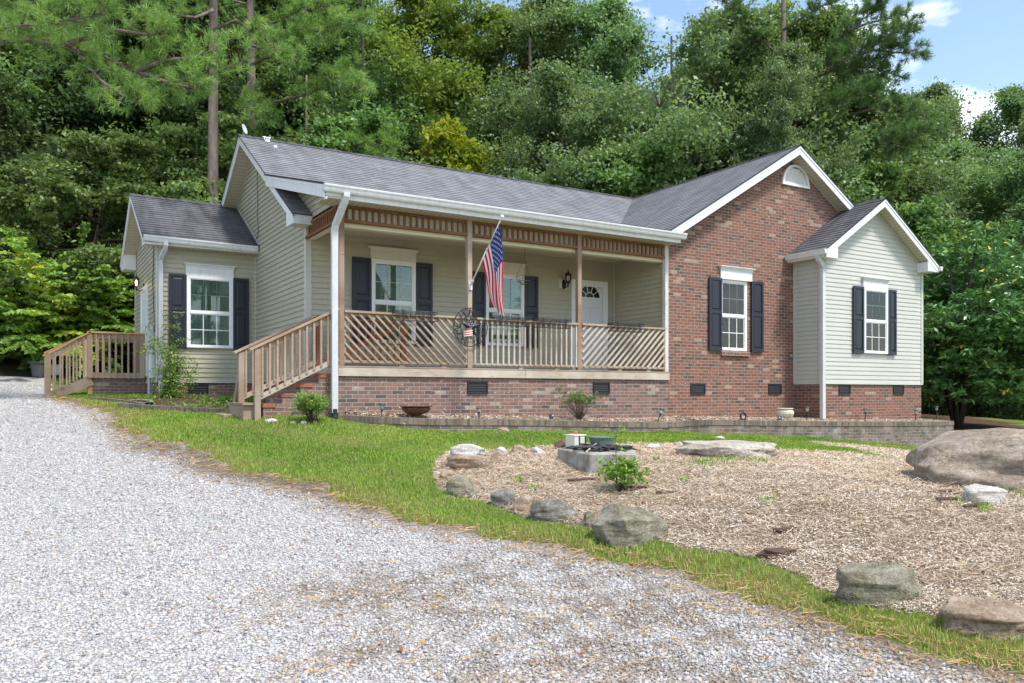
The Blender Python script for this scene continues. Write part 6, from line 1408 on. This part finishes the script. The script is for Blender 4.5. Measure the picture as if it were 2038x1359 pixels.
# ------------------------------------------------------------------ urns
rust = M('rusty_iron', (.12, .055, .035), .7, .3); k = N(rust); k.color(k.ramp(k.noise(12, 6, .7), [(.35, (.07, .035, .027)), (.65, (.17, .075, .045))])); k.bump(k.noise(90, 3), .3, .004)
p = pl_z(828.5, 12.3); p.z -= .01; t = thing('iron_urn', p, 'wide rust brown bowl urn with fluted rim on the brick wall', 'urn')
b = B(); b.lathe([(.085, 0), (.075, .02), (.07, .05), (.09, .065), (.17, .09), (.225, .13), (.24, .165), (.23, .185), (.205, .19), (.19, .17), (.05, .10), (.001, .1)], p, 40); b.obj('bowl', rust, t, smooth=True)
b = B(); b.lathe([(.21, .185), (.262, .196), (.268, .204), (.26, .208), (.21, .198)], p, 96, wob=lambda j, z: 1 + .022 * math.sin(j * 2 * math.pi / 96 * 32)); b.obj('rim', rust, t)
um = M('lichen_stone', (.6, .57, .45), .85, .2); k = N(um); k.color(k.mix(k.ramp(k.n('ShaderNodeSeparateXYZ').outputs['Z'], [(0, g3(0)), (1, g3(0))]), k.ramp(k.noise(9, 6, .7), [(.35, (.42, .39, .26)), (.6, (.66, .63, .52))]), (.2, .2, .1))); k.bump(k.noise(50, 4), .4, .005)
p = pl_z(1562, 12.35); p.z += .02; t = thing('stone_urn', p, 'cream ribbed stone urn left of the bay downspout', 'urn')
b = B(); b.lathe([(.10, 0), (.13, .01), (.17, .06), (.195, .12), (.19, .17), (.165, .20)], p, 64, wob=lambda j, z: 1 + .018 * abs(math.sin(j * math.pi / 64 * 18)) * (1 if .02 < z < .19 else 0)); b.obj('bowl', um, t)
b = B(); b.lathe([(.165, .20), (.16, .215), (.185, .225), (.188, .24), (.17, .245), (.15, .235), (.14, .15), (.001, .15)], p, 40); b.obj('rim', um, t, smooth=True)
# small toy-like ornament at the wall foot
g = gnd(1574, 868); t = thing('garden_ornament', g, 'tiny orange and white garden ornament at the foot of the brick wall', 'ornament'); b = B(); b.tube([g, g + Vector((.02, -.01, .10))], [.02, .012], 8); b.obj('stem', MAT['white_clean'], t); b = B()
for dx in (-.045, .045): b.lathe([(.001, -.02), (.035, -.015), (.04, 0), (.035, .015), (.001, .02)], g + Vector((dx, 0, .14)), 10, (0, -1, .2))
b.obj('petal', M('orange_paint', (.65, .22, .08), .6), t)
# ------------------------------------------------------------------ small shrubs
def small_shrub(name, loc, rx, rz, nst, per, size, leaf, label, cat='shrub', leafz=(.2, 1.0), seed=1, r=.008, cr=.07, asp=1.8, rough_r=1.0, z0=.05, bark='bark', lean=(0, 0), lf=1.0):
    rng = np.random.default_rng(seed); b = B(); tips = []
    for i in range(nst):
        a = rng.uniform(0, 6.28); rr = rng.random() ** .6 * rx; e = np.array([math.cos(a) * rr + lean[0], math.sin(a) * rr + lean[1], rz * rng.uniform(.55, 1.0) * (1 - .25 * (rr / rx) ** 2)])
        m1 = e * .45 + rng.normal(0, .06 * rx, 3); pts = [np.zeros(3) + rng.normal(0, .03, 3) * [1, 1, 0], m1, e]; b.tube([Vector(q) for q in pts], [r, r * .7, r * .3], 4)
        for _ in range(4):
            f = rng.uniform(.35, 1); q = m1 + (e - m1) * f; tt = q + rng.normal(0, .11 * rx / .3, 3) * [1, 1, .6] + [0, 0, .05]; b.tube([Vector(q), Vector(tt)], [r * .4, r * .15], 3)
            if tt[2] > rz * leafz[0] and rng.random() < lf: tips.append(tt)
        if e[2] > rz * leafz[0] and rng.random() < lf: tips.append(e)
    V, Fq, rnd = foliage(np.array(tips), rng, per, cr, size, .8, (0, 0, .9), asp); return make_tree(name, loc, b, V, Fq, rnd, leaf, bark, label, cat, crown='foliage')
sb = onY(620, 838, 12.35); sb.z = h1(sb.x, sb.y); small_shrub('shrub', sb, .21, .43, 40, 18, .02, 'leaf_shrub', 'bright green clipped shrub beside the brick steps', seed=2, leafz=(.35, 1), cr=.055)
sb = pl_z(1155, 12.3); small_shrub('shrub', sb, .34, .55, 46, 8, .03, 'leaf_mid', 'straggly twiggy shrub with few green leaves before the porch brick', seed=3, leafz=(.6, 1), cr=.05, r=.007, bark='bark_pine', lf=.6, lean=(-.05, 0))
g = gnd(1237, 982); small_shrub('rose_bush', g, .20, .30, 30, 10, .024, 'leaf_shrub', 'low leafy rose bush in the mulch before the concrete pad', seed=4, leafz=(.2, 1), cr=.05, r=.004, lean=(.03, 0))
g = gnd(1226, 975); b = B(); rng = np.random.default_rng(9); st = [np.array([0, 0, 0]), np.array([.01, 0, .25]), np.array([0, .01, .48]), np.array([.01, .01, .66])]; b.tube([Vector(q) for q in st], [.006, .005, .004, .002], 5); tips = []
for i in range(26): f = rng.uniform(.25, 1); z = f * .66; a = rng.uniform(0, 6.28); e = np.array([math.cos(a) * .08, math.sin(a) * .08, z + .03]); b.tube([Vector((0, 0, z)), Vector(e)], .002, 3); tips.append(e)
V, Fq, rnd = foliage(np.array(tips), rng, 5, .035, .02, .8); make_tree('rose_plant', g, b, V, Fq, rnd, 'leaf_shrub', 'bark_pine', 'thin upright rose stem with few leaves standing left in the rose bush', 'plant', crown='foliage')
# vine climbing at the annex corner
g = Vector((2.62, 18.25, h1(2.62, 18.25))); rng = np.random.default_rng(12); b = B(); tips = []
for i in range(36):
    top = min(1.75, abs(rng.normal(0, .75)) + .3); x0_ = rng.normal(0, .10); pts = [np.array([x0_, rng.normal(0, .05), 0])]
    for j in range(6):
        w_ = .10 * math.sin(min(1, j / 5) * 2.6); pts.append(np.array([x0_ + rng.normal(0, .05 + w_), rng.normal(-.02, .06), top * (j + 1) / 6]))
    b.tube([Vector(q) for q in pts], [.006, .005, .005, .004, .003, .003, .002], 4); tips += [p_ + rng.normal(0, .04, 3) for p_ in pts[1:] for _ in range(2) if rng.random() < .8]
for i in range(30): tips.append(np.array([rng.normal(-.30, .12), rng.normal(.05, .1), rng.uniform(.9, 1.3)]))
for i in range(26): q = np.array([rng.uniform(.2, .55), -.02, rng.uniform(.25, .85)]); tips.append(q)
for i in range(12): x_ = rng.uniform(.2, .6); b.tube([Vector((.1, -.02, .4)), Vector((x_ * .6, -.06, .9 + rng.normal(0, .1))), Vector((x_, -.02, .6 + rng.normal(0, .1)))], .003, 4)
V, Fq, rnd = foliage(np.array(tips), rng, 7, .085, .03, .9, (0, -.8, .5), 1.4); make_tree('climbing_vine', g, b, V, Fq, rnd, 'leaf_shrub', 'bark', 'green vine climbing the left corner of the annex', 'vine', crown='foliage')
# ------------------------------------------------------------------ electric meter at the annex side
mb = white_mat('gray_enclosure', (.50, .52, .54), .35); p = Vector((XE - .02, 19.1, 1.1)); t = thing('meter_box', p, 'gray electric meter box and conduit on the annex side wall', 'meter box')
b = B(); b.box(XE - .16, XE - .02, 18.95, 19.25, 1.05, 1.48); b.obj('enclosure', mb, t, bevel=.006); b = B(); b.box(XE - .14, XE - .02, 18.75, 19.0, .35, .95); b.obj('lower_box', mb, t, bevel=.006); b = B(); b.tube([(XE - .09, 19.1, 1.05), (XE - .09, 19.1, -.1)], .035, 10); b.obj('conduit', mb, t)
b = B(); b.tube([onX(308, 460, XE - .04), onX(306, 500, XE - .04), onX(304, 560, XE - .04), onX(307, 640, XE - .05), onX(308, 660, XE - .05)], .009, 5); b.obj('cable', MAT['black_plastic'], t)
# ------------------------------------------------------------------ lanterns
def lantern(base, outd, h, label, lit=False, name='wall_lantern'):
    bs = Vector(base); o_ = Vector(outd); t = thing(name, bs, label, 'wall lantern'); bk = MAT['black']; c = bs + o_ * .17 + Vector((0, 0, .02))
    b = B(); b.lathe([(.001, 0), (.052, 0), (.055, .012), (.04, .024), (.001, .028)], bs, 20, o_); 
    for i, v in enumerate(b.v): b.v[i] = (v[0], v[1], bs.z + (v[2] - bs.z) * 1.9)
    b.obj('back_plate', bk, t, smooth=True)
    b = B(); b.tube([bs + o_ * .02 + Vector((0, 0, -.03)), bs + o_ * .08 + Vector((0, 0, -.075)), bs + o_ * .14 + Vector((0, 0, -.06)), c + Vector((0, 0, -.03))], .011, 8); b.lathe([(.001, -.1), (.008, -.09), (.014, -.05), (.02, -.02), (.045, 0), (.05, .012)], c, 16); b.obj('arm', bk, t, smooth=True)
    b = B(); b.lathe([(.045, .012), (.062, .06), (.068, .11), (.06, .16), (.05, .175)], c, 16); b.obj('glass', MAT['glass_clear'], t, smooth=True)
    b = B()
    for i in range(6): a = i * math.pi / 3; b.tube([c + Vector((math.cos(a) * r_, math.sin(a) * r_, z)) for r_, z in ((.048, .012), (.066, .06), (.072, .11), (.064, .16), (.055, .175))], .004, 4)
    b.obj('cage', bk, t)
    b = B(); b.lathe([(.078, .172), (.082, .18), (.07, .19), (.05, .21), (.03, .225), (.014, .24), (.016, .255), (.006, .27), (.003, .33)], c, 16); b.obj('roof', bk, t, smooth=True)
    b = B(); b.lathe([(.001, .02), (.014, .03), (.015, .07), (.024, .10), (.02, .13), (.001, .15)], c, 12)
    bm_ = M('lamp_bulb', (.7, .7, .68), .3, .5)
    if lit: pb = bm_.node_tree.nodes['Principled BSDF']; pb.inputs['Emission Color'].default_value = (1, .55, .16, 1); pb.inputs['Emission Strength'].default_value = 9
    b.obj('bulb', bm_, t, smooth=True); return t
lb = onY(1122, 566, Y1 - .02); lantern(lb, (0, -1, 0), .3, 'black wall lantern beside the front door')
b = B(); b.box(lb.x - .13, lb.x - .06, Y1 - .04, Y1 - .0, lb.z - .08, lb.z + .12); b.obj('mounting_block', MAT['cream'], house)
lb = onX(287, 573, XE - .02); lantern(lb, (-1, 0, 0), .3, 'black wall lantern with a glowing bulb at the annex side door', True)
# ------------------------------------------------------------------ satellite dish
p = Vector((4.25, YRG + .15, ZR)); t = thing('satellite_dish', p, 'gray satellite dish seen edge on at the left end of the ridge', 'satellite dish'); dc = P(485, 258, 18.2); dn = (Vector((.75, -.35, .35))).normalized(); dn = (RGT * .95 - FWD * .15 + Vector((0, 0, .28))).normalized()
b = B(); b.lathe([(.001, 0), (.05, .004), (.09, .015), (.115, .027), (.118, .032), (.09, .022), (.001, .008)], dc, 28, dn); b.obj('reflector', white_mat('dish_gray', (.50, .54, .62), .1), t, smooth=True); b = B(); b.tube([p, dc - Vector((0, 0, .1)), dc], .016, 8); b.obj('mast', mb, t)
# ------------------------------------------------------------------ window boxes (wire) on the rail
def wire_box(pl, pr, label):
    x0, x1 = onY(pl, 0, Y0 - .06).x, onY(pr, 0, Y0 - .06).x; ya, yb = Y0 - .24, Y0 - .07; z1, z0 = RT + .025, RT - .13; cx_ = (x0 + x1) / 2
    t = thing('wire_planter', (cx_, (ya + yb) / 2, z0), label, 'wire planter', 'black wire planters hung on the porch rail'); b = B()
    for z, r_ in ((z1, .007), (z1 - .035, .005), (z0, .006)): b.tube([(x0, ya, z), (x1, ya, z), (x1, yb, z), (x0, yb, z)], r_, 5, closed=True)
    b.obj('frame', MAT['black'], t)
    b = B(); n = 9
    for i in range(n + 1):
        x = x0 + (x1 - x0) * i / n; b.tube([(x, yb, z1), (x, yb, z0), (x, ya, z0), (x, ya, z1)], .003, 4)
    b.obj('bar', MAT['black'], t)
    b = B(); n = 7
    for i in range(n):
        xc = x0 + (x1 - x0) * (i + .5) / n
        for sg in (-1, 1): b.tube([(xc + sg * (.004 + .03 * (1 - q / 10)) * math.cos(q * .75) , ya - .004, z1 - .055 + sg * .0 + .026 * (1 - q / 12) * math.sin(q * .75)) for q in range(11)], .003, 4)
    b.obj('scroll', MAT['black'], t)
    for x in (x0 + .12, x1 - .12):
        b = B(); b.tube([(x, yb, z1 - .01), (x, Y0 - .06, RT + .02), (x, Y0 + .09, RT + .02), (x, Y0 + .10, RT - .04)], .008, 5); b.obj('hook', MAT['black'], t); b = B(); b.beam((x, ya - .006, z0 - .02), (x, ya - .006, z1 + .02), .03, .008); b.obj('bracket', MAT['black'], t)
wire_box(781, 861, 'black wire planter on the diagonal slatted rail section at the left'); wire_box(974, 1046, 'black wire planter hanging right of the round metal sign'); wire_box(1060, 1126, 'black wire planter on the rail left of the front door post'); wire_box(1209, 1271, 'black wire planter on the right hand diagonal rail section')
# hanging basket
hb = P(1044, 555, 15.4); ht = P(1044, 486, 15.4); ht.z = 3.0; t = thing('hanging_basket', hb, 'empty wire hanging basket under the porch beam', 'hanging basket'); b = B()
top = hb + Vector((0, 0, .40)); R_ = .17
for i in range(3): a = i * 2.09 + .4; b.tube([top, hb + Vector((math.cos(a) * R_, math.sin(a) * R_, .04))], .0028, 4)
b.tube([ht, ht.lerp(top, .5) + Vector((.012, 0, 0)), top], .004, 5); b.obj('chain', MAT['black'], t); b = B()
for r_, z in ((R_, .04), (R_ * .8, -.05), (R_ * .45, -.10)): b.tube([hb + Vector((math.cos(a * .3142) * r_, math.sin(a * .3142) * r_, z)) for a in range(20)], .004, 4, closed=True)
for i in range(8): a = i * .785; b.tube([hb + Vector((math.cos(a) * r_, math.sin(a) * r_, z)) for r_, z in ((R_, .04), (R_ * .95, -.01), (R_ * .8, -.05), (R_ * .45, -.10), (0, -.11))], .003, 4)
b.obj('basket', MAT['black'], t)
# ------------------------------------------------------------------ round metal sign
sc_ = onY(936.5, 651, Y0 - .07); t = thing('metal_sign', sc_, 'round black metal sign with a star and lettering on the middle porch post', 'sign'); RO, RI = .345, .20
def ring(r_, w_): return [sc_ + Vector((math.cos(a * .1309) * r_, 0, math.sin(a * .1309) * r_)) for a in range(48)]
b = B(); b.tube(ring(RO, 0), .008, 6, closed=True); b.obj('outer_ring', MAT['black'], t); b = B(); b.tube(ring(RI, 0), .007, 6, closed=True); b.obj('inner_ring', MAT['black'], t)
def arc_text(word, mid, name):
    n = len(word)
    for i, ch in enumerate(word):
        cu = bpy.data.curves.new('letter', 'FONT'); cu.body = ch; cu.size = .175; cu.align_x = 'CENTER'; cu.extrude = .003; cu.offset = -.001; to = bpy.data.objects.new('letter', cu); COL.objects.link(to); bpy.context.view_layer.update()
        dg = bpy.context.evaluated_depsgraph_get(); me = bpy.data.meshes.new_from_object(to.evaluated_get(dg)); COL.objects.unlink(to); bpy.data.objects.remove(to); bpy.data.curves.remove(cu)
        me.materials.clear(); me.materials.append(MAT['black']); an = mid + ((n - 1) / 2 - i) * R(22); o = link(bpy.data.objects.new('letter', me)); o.parent = t
        rr_ = RI + .012; o.location = (math.cos(an) * rr_, 0, math.sin(an) * rr_); o.rotation_euler = Matrix(((math.sin(an), math.cos(an), 0), (0, 0, -1), (-math.cos(an), math.sin(an), 0))).to_euler()
arc_text('HOME', R(95), 'a'); arc_text('SWEET', R(-28), 'b'); arc_text('HOME', R(208), 'c')
def star(c, r1, r2, off, th, rot=0): return [(c.x + math.cos(R(90) + rot + i * math.pi / 5) * (r1 if i % 2 == 0 else r2), c.y + off, c.z + math.sin(R(90) + rot + i * math.pi / 5) * (r1 if i % 2 == 0 else r2)) for i in range(10)]
st = star(sc_, .21, .085, -.01, 0); ctr = (sc_.x, sc_.y - .055, sc_.z)
sm_ = [MAT['black'], M('sign_navy', (.02, .025, .06), .5), M('sign_white', (.7, .68, .66), .5), M('sign_red', (.45, .09, .07), .5)]
b = B()
for i in range(10): b.add([st[i], st[(i + 1) % 10], ctr], [(0, 1, 2)], {9: 1, 0: 1, 1: 1, 2: 1, 3: 3, 4: 2}.get(i, 0))
b.obj('star', sm_, t)
b = B()
for (u, v) in ((-.02, .10), (.012, .11), (-.045, .06), (-.012, .065), (.02, .07), (-.07, .035), (-.04, .02), (-.01, .03), (.025, .03)):
    c_ = Vector((sc_.x + u, sc_.y - .052 + abs(v) * .28, sc_.z + v)); b.add([(c_.x + math.cos(k * math.pi / 5) * (.009 if k % 2 else .005), c_.y - .006, c_.z + math.sin(k * math.pi / 5) * (.009 if k % 2 else .005)) for k in range(10)], [tuple(range(10))])
b.obj('star_dot', sm_[2], t)
b = B(); q = Vector((sc_.x - .075, sc_.y - .05, sc_.z - .10))
for i in range(5): b.add([(q.x - .09 + i * .0, q.y, q.z - .02 * i + .02), (q.x + .09, q.y, q.z - .02 * i + .05), (q.x + .09, q.y, q.z - .02 * i + .03), (q.x - .09, q.y, q.z - .02 * i)], [(0, 1, 2, 3)], 0 if i % 2 == 0 else 1)
b.obj('flag_stripe', [sm_[2], sm_[3]], t)
# ------------------------------------------------------------------ flag
br = onY(937, 567, Y0 - .05); br.z = 1.98; tip = Vector((br.x + .03, br.y - 1.12, 2.965)); tipp = P(997, 436, tip.dot(FWD)); tip = Vector((tipp.x, tipp.y, tipp.z)); 
t = thing('house_flag', br, 'American flag hanging from a white pole on the second porch post', 'flag'); wp = white_mat('white_pole', (.78, .78, .76), .1)
b = B(); b.tube([br, br.lerp(tip, .55)], .014, 10); b.tube([br.lerp(tip, .55), tip], .012, 10); b.tube([br.lerp(tip, .54), br.lerp(tip, .57)], .018, 10); b.obj('pole', wp, t, smooth=True)
b = B(); b.lathe([(.001, -.03), (.018, -.025), (.02, 0), (.012, .012), (.012, .025), (.03, .035), (.034, .055), (.026, .075), (.001, .085)], tip, 16, (tip - br).normalized()); b.obj('finial', wp, t, smooth=True)
b = B(); b.box(br.x - .03, br.x + .03, br.y - .005, Y0 - .03, br.z - .09, br.z + .05); b.tube([br + (br - tip).normalized() * .07, br + (tip - br).normalized() * .1], .024, 10); b.obj('bracket', wp, t)
NA, NB = 52, 60; hoT = br.lerp(tip, .95); hoB = br.lerp(tip, .38)
def flag_pt(a, b_):
    """a 0..1 from the tip down the hoist, b_ along the fly"""
    H0 = hoT.lerp(hoB, a); px = 0
    endx = 1007 - 26 * a ** 1.1; endy = 634 - 24 * a; tt = hoT.dot(FWD) + .15 * a
    E_ = P(endx, endy, tt); d = E_ - H0
    bow = math.sin(math.pi * b_) * (.05 * (a - .2)); k_ = b_ ** .8
    p = H0 + d * b_ + Vector((0, 0, -.10 * math.sin(math.pi * b_) * a))
    fold = (math.sin(a * 9.5 + .4) * .10 + math.sin(a * 21 + b_ * 4) * .012) * min(1, b_ * 2.2) * (1 - .2 * b_)
    side = math.sin(a * 11 + b_ * 5) * .018 * b_
    return p - FWD * fold + RGT * (side + .02 * math.sin(b_ * 6))
V = [flag_pt(i / NA, j / NB) for i in range(NA + 1) for j in range(NB + 1)]; b = B(); fs = []; mi = []
for i in range(NA):
    for j in range(NB):
        fs.append((i * (NB + 1) + j, i * (NB + 1) + j + 1, (i + 1) * (NB + 1) + j + 1, (i + 1) * (NB + 1) + j)); s_ = int(i / NA * 13); mi.append(2 if (s_ < 7 and j < NB * .4) else (0 if s_ % 2 == 0 else 1))
b.v = [tuple(v) for v in V]; b.f = fs; b.mi = mi
def cloth(name, c):
    m = M(name, c, .75, .2); k = N(m); tr = k.n('ShaderNodeBsdfTranslucent'); tr.inputs['Color'].default_value = (*c, 1); mix_ = k.n('ShaderNodeMixShader'); mix_.inputs[0].default_value = .25; k.l(k.b.outputs[0], mix_.inputs[1]); k.l(tr.outputs[0], mix_.inputs[2]); k.l(mix_.outputs[0], k.t.nodes['Material Output'].inputs['Surface']); return m
fl = b.obj('flag_cloth', [cloth('flag_red', (.62, .018, .03)), cloth('flag_white', (.78, .78, .80)), cloth('flag_blue', (.03, .045, .19))], t, smooth=True)
b = B()
for r_ in range(9):
    for c_ in range(6 if r_ % 2 == 0 else 5):
        a0 = (r_ + 1) / 10 * 7 / 13; b0 = ((c_ + .5) if r_ % 2 == 0 else (c_ + 1)) / 6 * .4
        ctr_ = flag_pt(a0, b0); ea = (flag_pt(a0 + .01, b0) - ctr_) / .01; eb = (flag_pt(a0, b0 + .01) - ctr_) / .01; nn = ea.cross(eb).normalized()
        if nn.dot(FWD) > 0: nn = -nn
        ra, rb = .024, .014; q = [ctr_ + nn * .004 + ea * (math.cos(k_ * math.pi / 5) * ra * (1 if k_ % 2 == 0 else .42)) * 1.0 + eb * (math.sin(k_ * math.pi / 5) * rb * (1 if k_ % 2 == 0 else .42)) for k_ in range(10)]
        b.add([tuple(x) for x in q] + [tuple(ctr_ + nn * .004)], [(k_, (k_ + 1) % 10, 10) for k_ in range(10)])
b.obj('white_star', M('star_white', (.85, .85, .86), .7), fl)
# ------------------------------------------------------------------ side landing (wooden steps at the annex)
lg = Vector((1.5, 21, h1(1.5, 20.5))); t = thing('side_landing', lg, 'wooden landing with railing and steps at the left of the annex', 'deck'); YF, YK = 20.35, 21.7; xa_ = onY(178, 0, YF).x; xl_ = onY(96, 0, YF).x; zf = onY(178, 752, YF).z; zr = onY(178, 661, YF).z
b = B()
for i in range(10): y = YF + i * .138; b.box(xa_ - .03, XE - .03, y, y + .13, zf + .0, zf + .035)
b.obj('deck_board', MAT['wood_gray'], t); b = B(); b.box(xa_ - .04, XE - .05, YF - .045, YF - .005, zf - .0, zf + .12); b.obj('rim_board', MAT['wood_tan'], t)
b = B(); b.box(xa_ + .04, XE + .25, YF + .02, YF + .12, -.4, zf - .005); b.box(xa_ + .04, xa_ + .14, YF + .12, YK, -.4, zf - .005); b.obj('brick_base', MAT['brick_porch'], t)
for yy in (YF - .03, YK):
    for x, z0, z1 in ((xa_, zf - .0, zr - .02), (XE - .09, zf, zr - .02)):
        b = B(); b.box(x - .05, x + .05, yy - .05, yy + .05, z0, z1); b.obj('post', MAT['wood_tan'], t, bevel=.004)
    b = B(); zl = onY(96, 703, YF).z; gl = h1(xl_, YF); b.box(xl_ - .05, xl_ + .05, yy - .05, yy + .05, gl - .1, zl); b.obj('post', MAT['wood_tan'], t, bevel=.004)
    b = B(); b.beam((xa_ - .05, yy, zr), (XE - .04, yy, zr), .14, .035); b.beam((xl_ - .08, yy, zl + .0), (xa_ + .02, yy, zr + .0), .14, .035); b.obj('handrail', MAT['wood_orange'], t)
    b = B(); b.beam((xa_, yy, zr - .08), (XE - .04, yy, zr - .08), .035, .10); b.beam((xl_, yy, zl - .08), (xa_, yy, zr - .07), .035, .09); b.obj('top_rail', MAT['wood_tan'], t)
    s = B()
    for i in range(8): x = xa_ + .13 + (XE - xa_ - .2) * i / 7.4; s.beam((x, yy - .03, zf - .01), (x, yy - .03, zr - .03), .033, .033)
    sl_ = (zr - zl) / (xa_ - xl_)
    for i in range(5): x = xl_ + .13 + (xa_ - xl_ - .22) * i / 4.2; zz_ = zl + sl_ * (x - xl_); s.beam((x, yy - .035, zz_ - 1.02 + .1), (x, yy - .035, zz_ - .05), .033, .033)
    s.obj('slat', MAT['wood_tan'], t)
    b = B(); b.beam((xl_ + .05, yy + .0, gl + .02), (xa_ + .05, yy + .0, zf - .06), .038, .20); b.obj('stringer', MAT['wood_tan'], t)
b = B(); b.box(xa_ - .03, xa_ + .06, YF - .02, YF + .07, -.2, zf - .08); b.obj('support_post', MAT['wood_orange'], t)
for i in range(2):
    x = xl_ + .12 + i * .3; z = gl + .13 + i * .14; b = B(); b.box(x, x + .28, YF, YK - .04, z - .035, z); b.obj('tread', MAT['wood_gray'], t)
# block wall, pots
bm_ = rock_mat('stained_block', [(.36, (.10, .10, .10)), (.5, (.17, .17, .165)), (.64, (.26, .25, .23))], (.06, .06, .06), 2.5)
b = B(); a_ = gt(-130, 22.3); c_ = gt(118, 22.9); b.prism([(a_.x, a_.y, -.4), (c_.x, c_.y, -.4), (c_.x, c_.y, .60), (a_.x, a_.y, .62)], (.1, .28, 0)); o = b.obj('block_wall', bm_, loc=(a_ + c_) / 2); tag(o, 'stained gray masonry wall below the lime green shrub', 'wall')
pm = M('gray_plastic_pot', (.10, .105, .11), .6, .3)
for (px, t_, r_, h_, lab) in ((76, 21.6, .20, .40, 'gray flower pot with strappy leaves left of the side steps'),):
    g = gt(px, t_); t = thing('flower_pot', g, lab, 'flower pot'); b = B(); b.lathe([(r_ * .72, 0), (r_ * .95, h_ * .88), (r_ * 1.08, h_ * .9), (r_ * 1.1, h_), (r_ * .98, h_), (r_ * .9, h_ * .85), (.001, h_ * .84)], g, 24); b.obj('pot', pm, t, smooth=False)
    n = 90; ang = RNG.uniform(0, 6.28, n); hx = g.x + RNG.normal(0, .06, n); hy = g.y + RNG.normal(0, .06, n); blades('plant_leaves', hx, hy, RNG.uniform(.2, .52, n), .022, RNG.uniform(.2, .95, n), MAT['leaf_shrub'], '', '', RNG.uniform(0, .9, n), z=np.full(n, g.z + h_ * .85), parent=t)
g = gt(110, 22.0); b = B(); b.prism([(g.x - .13, g.y - .1, g.z), (g.x + .13, g.y - .1, g.z), (g.x + .15, g.y - .12, g.z + .26), (g.x - .15, g.y - .12, g.z + .26)], (0, .24, 0)); b.box(g.x - .16, g.x + .16, g.y - .13, g.y + .13, g.z + .26, g.z + .285); o = b.obj('storage_bin', M('pale_plastic', (.5, .55, .6), .5, .4), loc=g, bevel=.01); tag(o, 'small pale gray plastic bin behind the side steps', 'bin')
# loose plank leaning by the stair posts, flat stone at the stair foot
b = B(); p = onY(478, 800, 14.25); b.beam((p.x - .14, 14.2, h1(p.x, 14.2)), (p.x - .02, 14.15, p.z + .62), .03, .09); o = b.obj('leaning_board', MAT['wood_gray'], loc=(p.x, 14.2, p.z)); tag(o, 'short mossy board leaning against the far stair post', 'board')
b = B(); p = gnd(470, 828); b.box(p.x - .22, p.x + .45, p.y - .1, p.y + .5, p.z - .05, p.z + .035); o = b.obj('stepping_slab', MAT['wood_gray'], loc=p, bevel=.01); tag(o, 'flat gray board laid in the grass at the stair foot', 'board')
# ------------------------------------------------------------------ weeds in the mulch, fallen leaves
wx, wy = [], []
for (px, py, n_, s_) in ((1030, 960, 40, .05), (1065, 975, 30, .05), (1955, 1020, 50, .06), (1400, 925, 160, .18), (1500, 922, 120, .12), (1440, 920, 100, .12), (1530, 1000, 25, .06), (1910, 1005, 30, .05), (2010, 985, 60, .12), (1700, 900, 60, .2), (1360, 960, 20, .05)):
    g = gnd(px, py); wx += list(RNG.normal(g.x, s_, n_)); wy += list(RNG.normal(g.y, s_ * .8, n_))
n = len(wx); blades('weeds', np.array(wx), np.array(wy), RNG.uniform(.04, .10, n), .010, RNG.uniform(.2, .8, n), MAT['leaf_shrub'], 'small green weeds sprouting through the wood chips', 'weeds', RNG.uniform(.2, .9, n))
C = []
for (px, py) in ((122, 922), (243, 986), (117, 1042), (160, 1050), (697, 1332), (605, 985), (490, 1000), (270, 945), (1007, 1010), (860, 1035), (1060, 1330), (1830, 1160)): C.append(gnd(px, py) + Vector((0, 0, .035)))
for _ in range(130): 
    q = gnd(random.uniform(50, 1950), random.uniform(960, 1340)); C.append(q + Vector((0, 0, .025)))
C = np.array([tuple(c) for c in C]); n = len(C); V, Fq = leaf_arrays(C, (0, 0, 3), RNG.uniform(.012, .032, n), 1.6); o = mesh_np('fallen_leaves', V, Fq, leafmat('fallen_leaf', [(0, (.25, .05, .03)), (.5, (.30, .12, .05)), (1, (.45, .26, .09))], .1), attrs={'rnd': ('FACE', RNG.random(n))}); tag(o, 'few small reddish brown fallen leaves on gravel and grass', 'fallen leaves', kind='stuff')
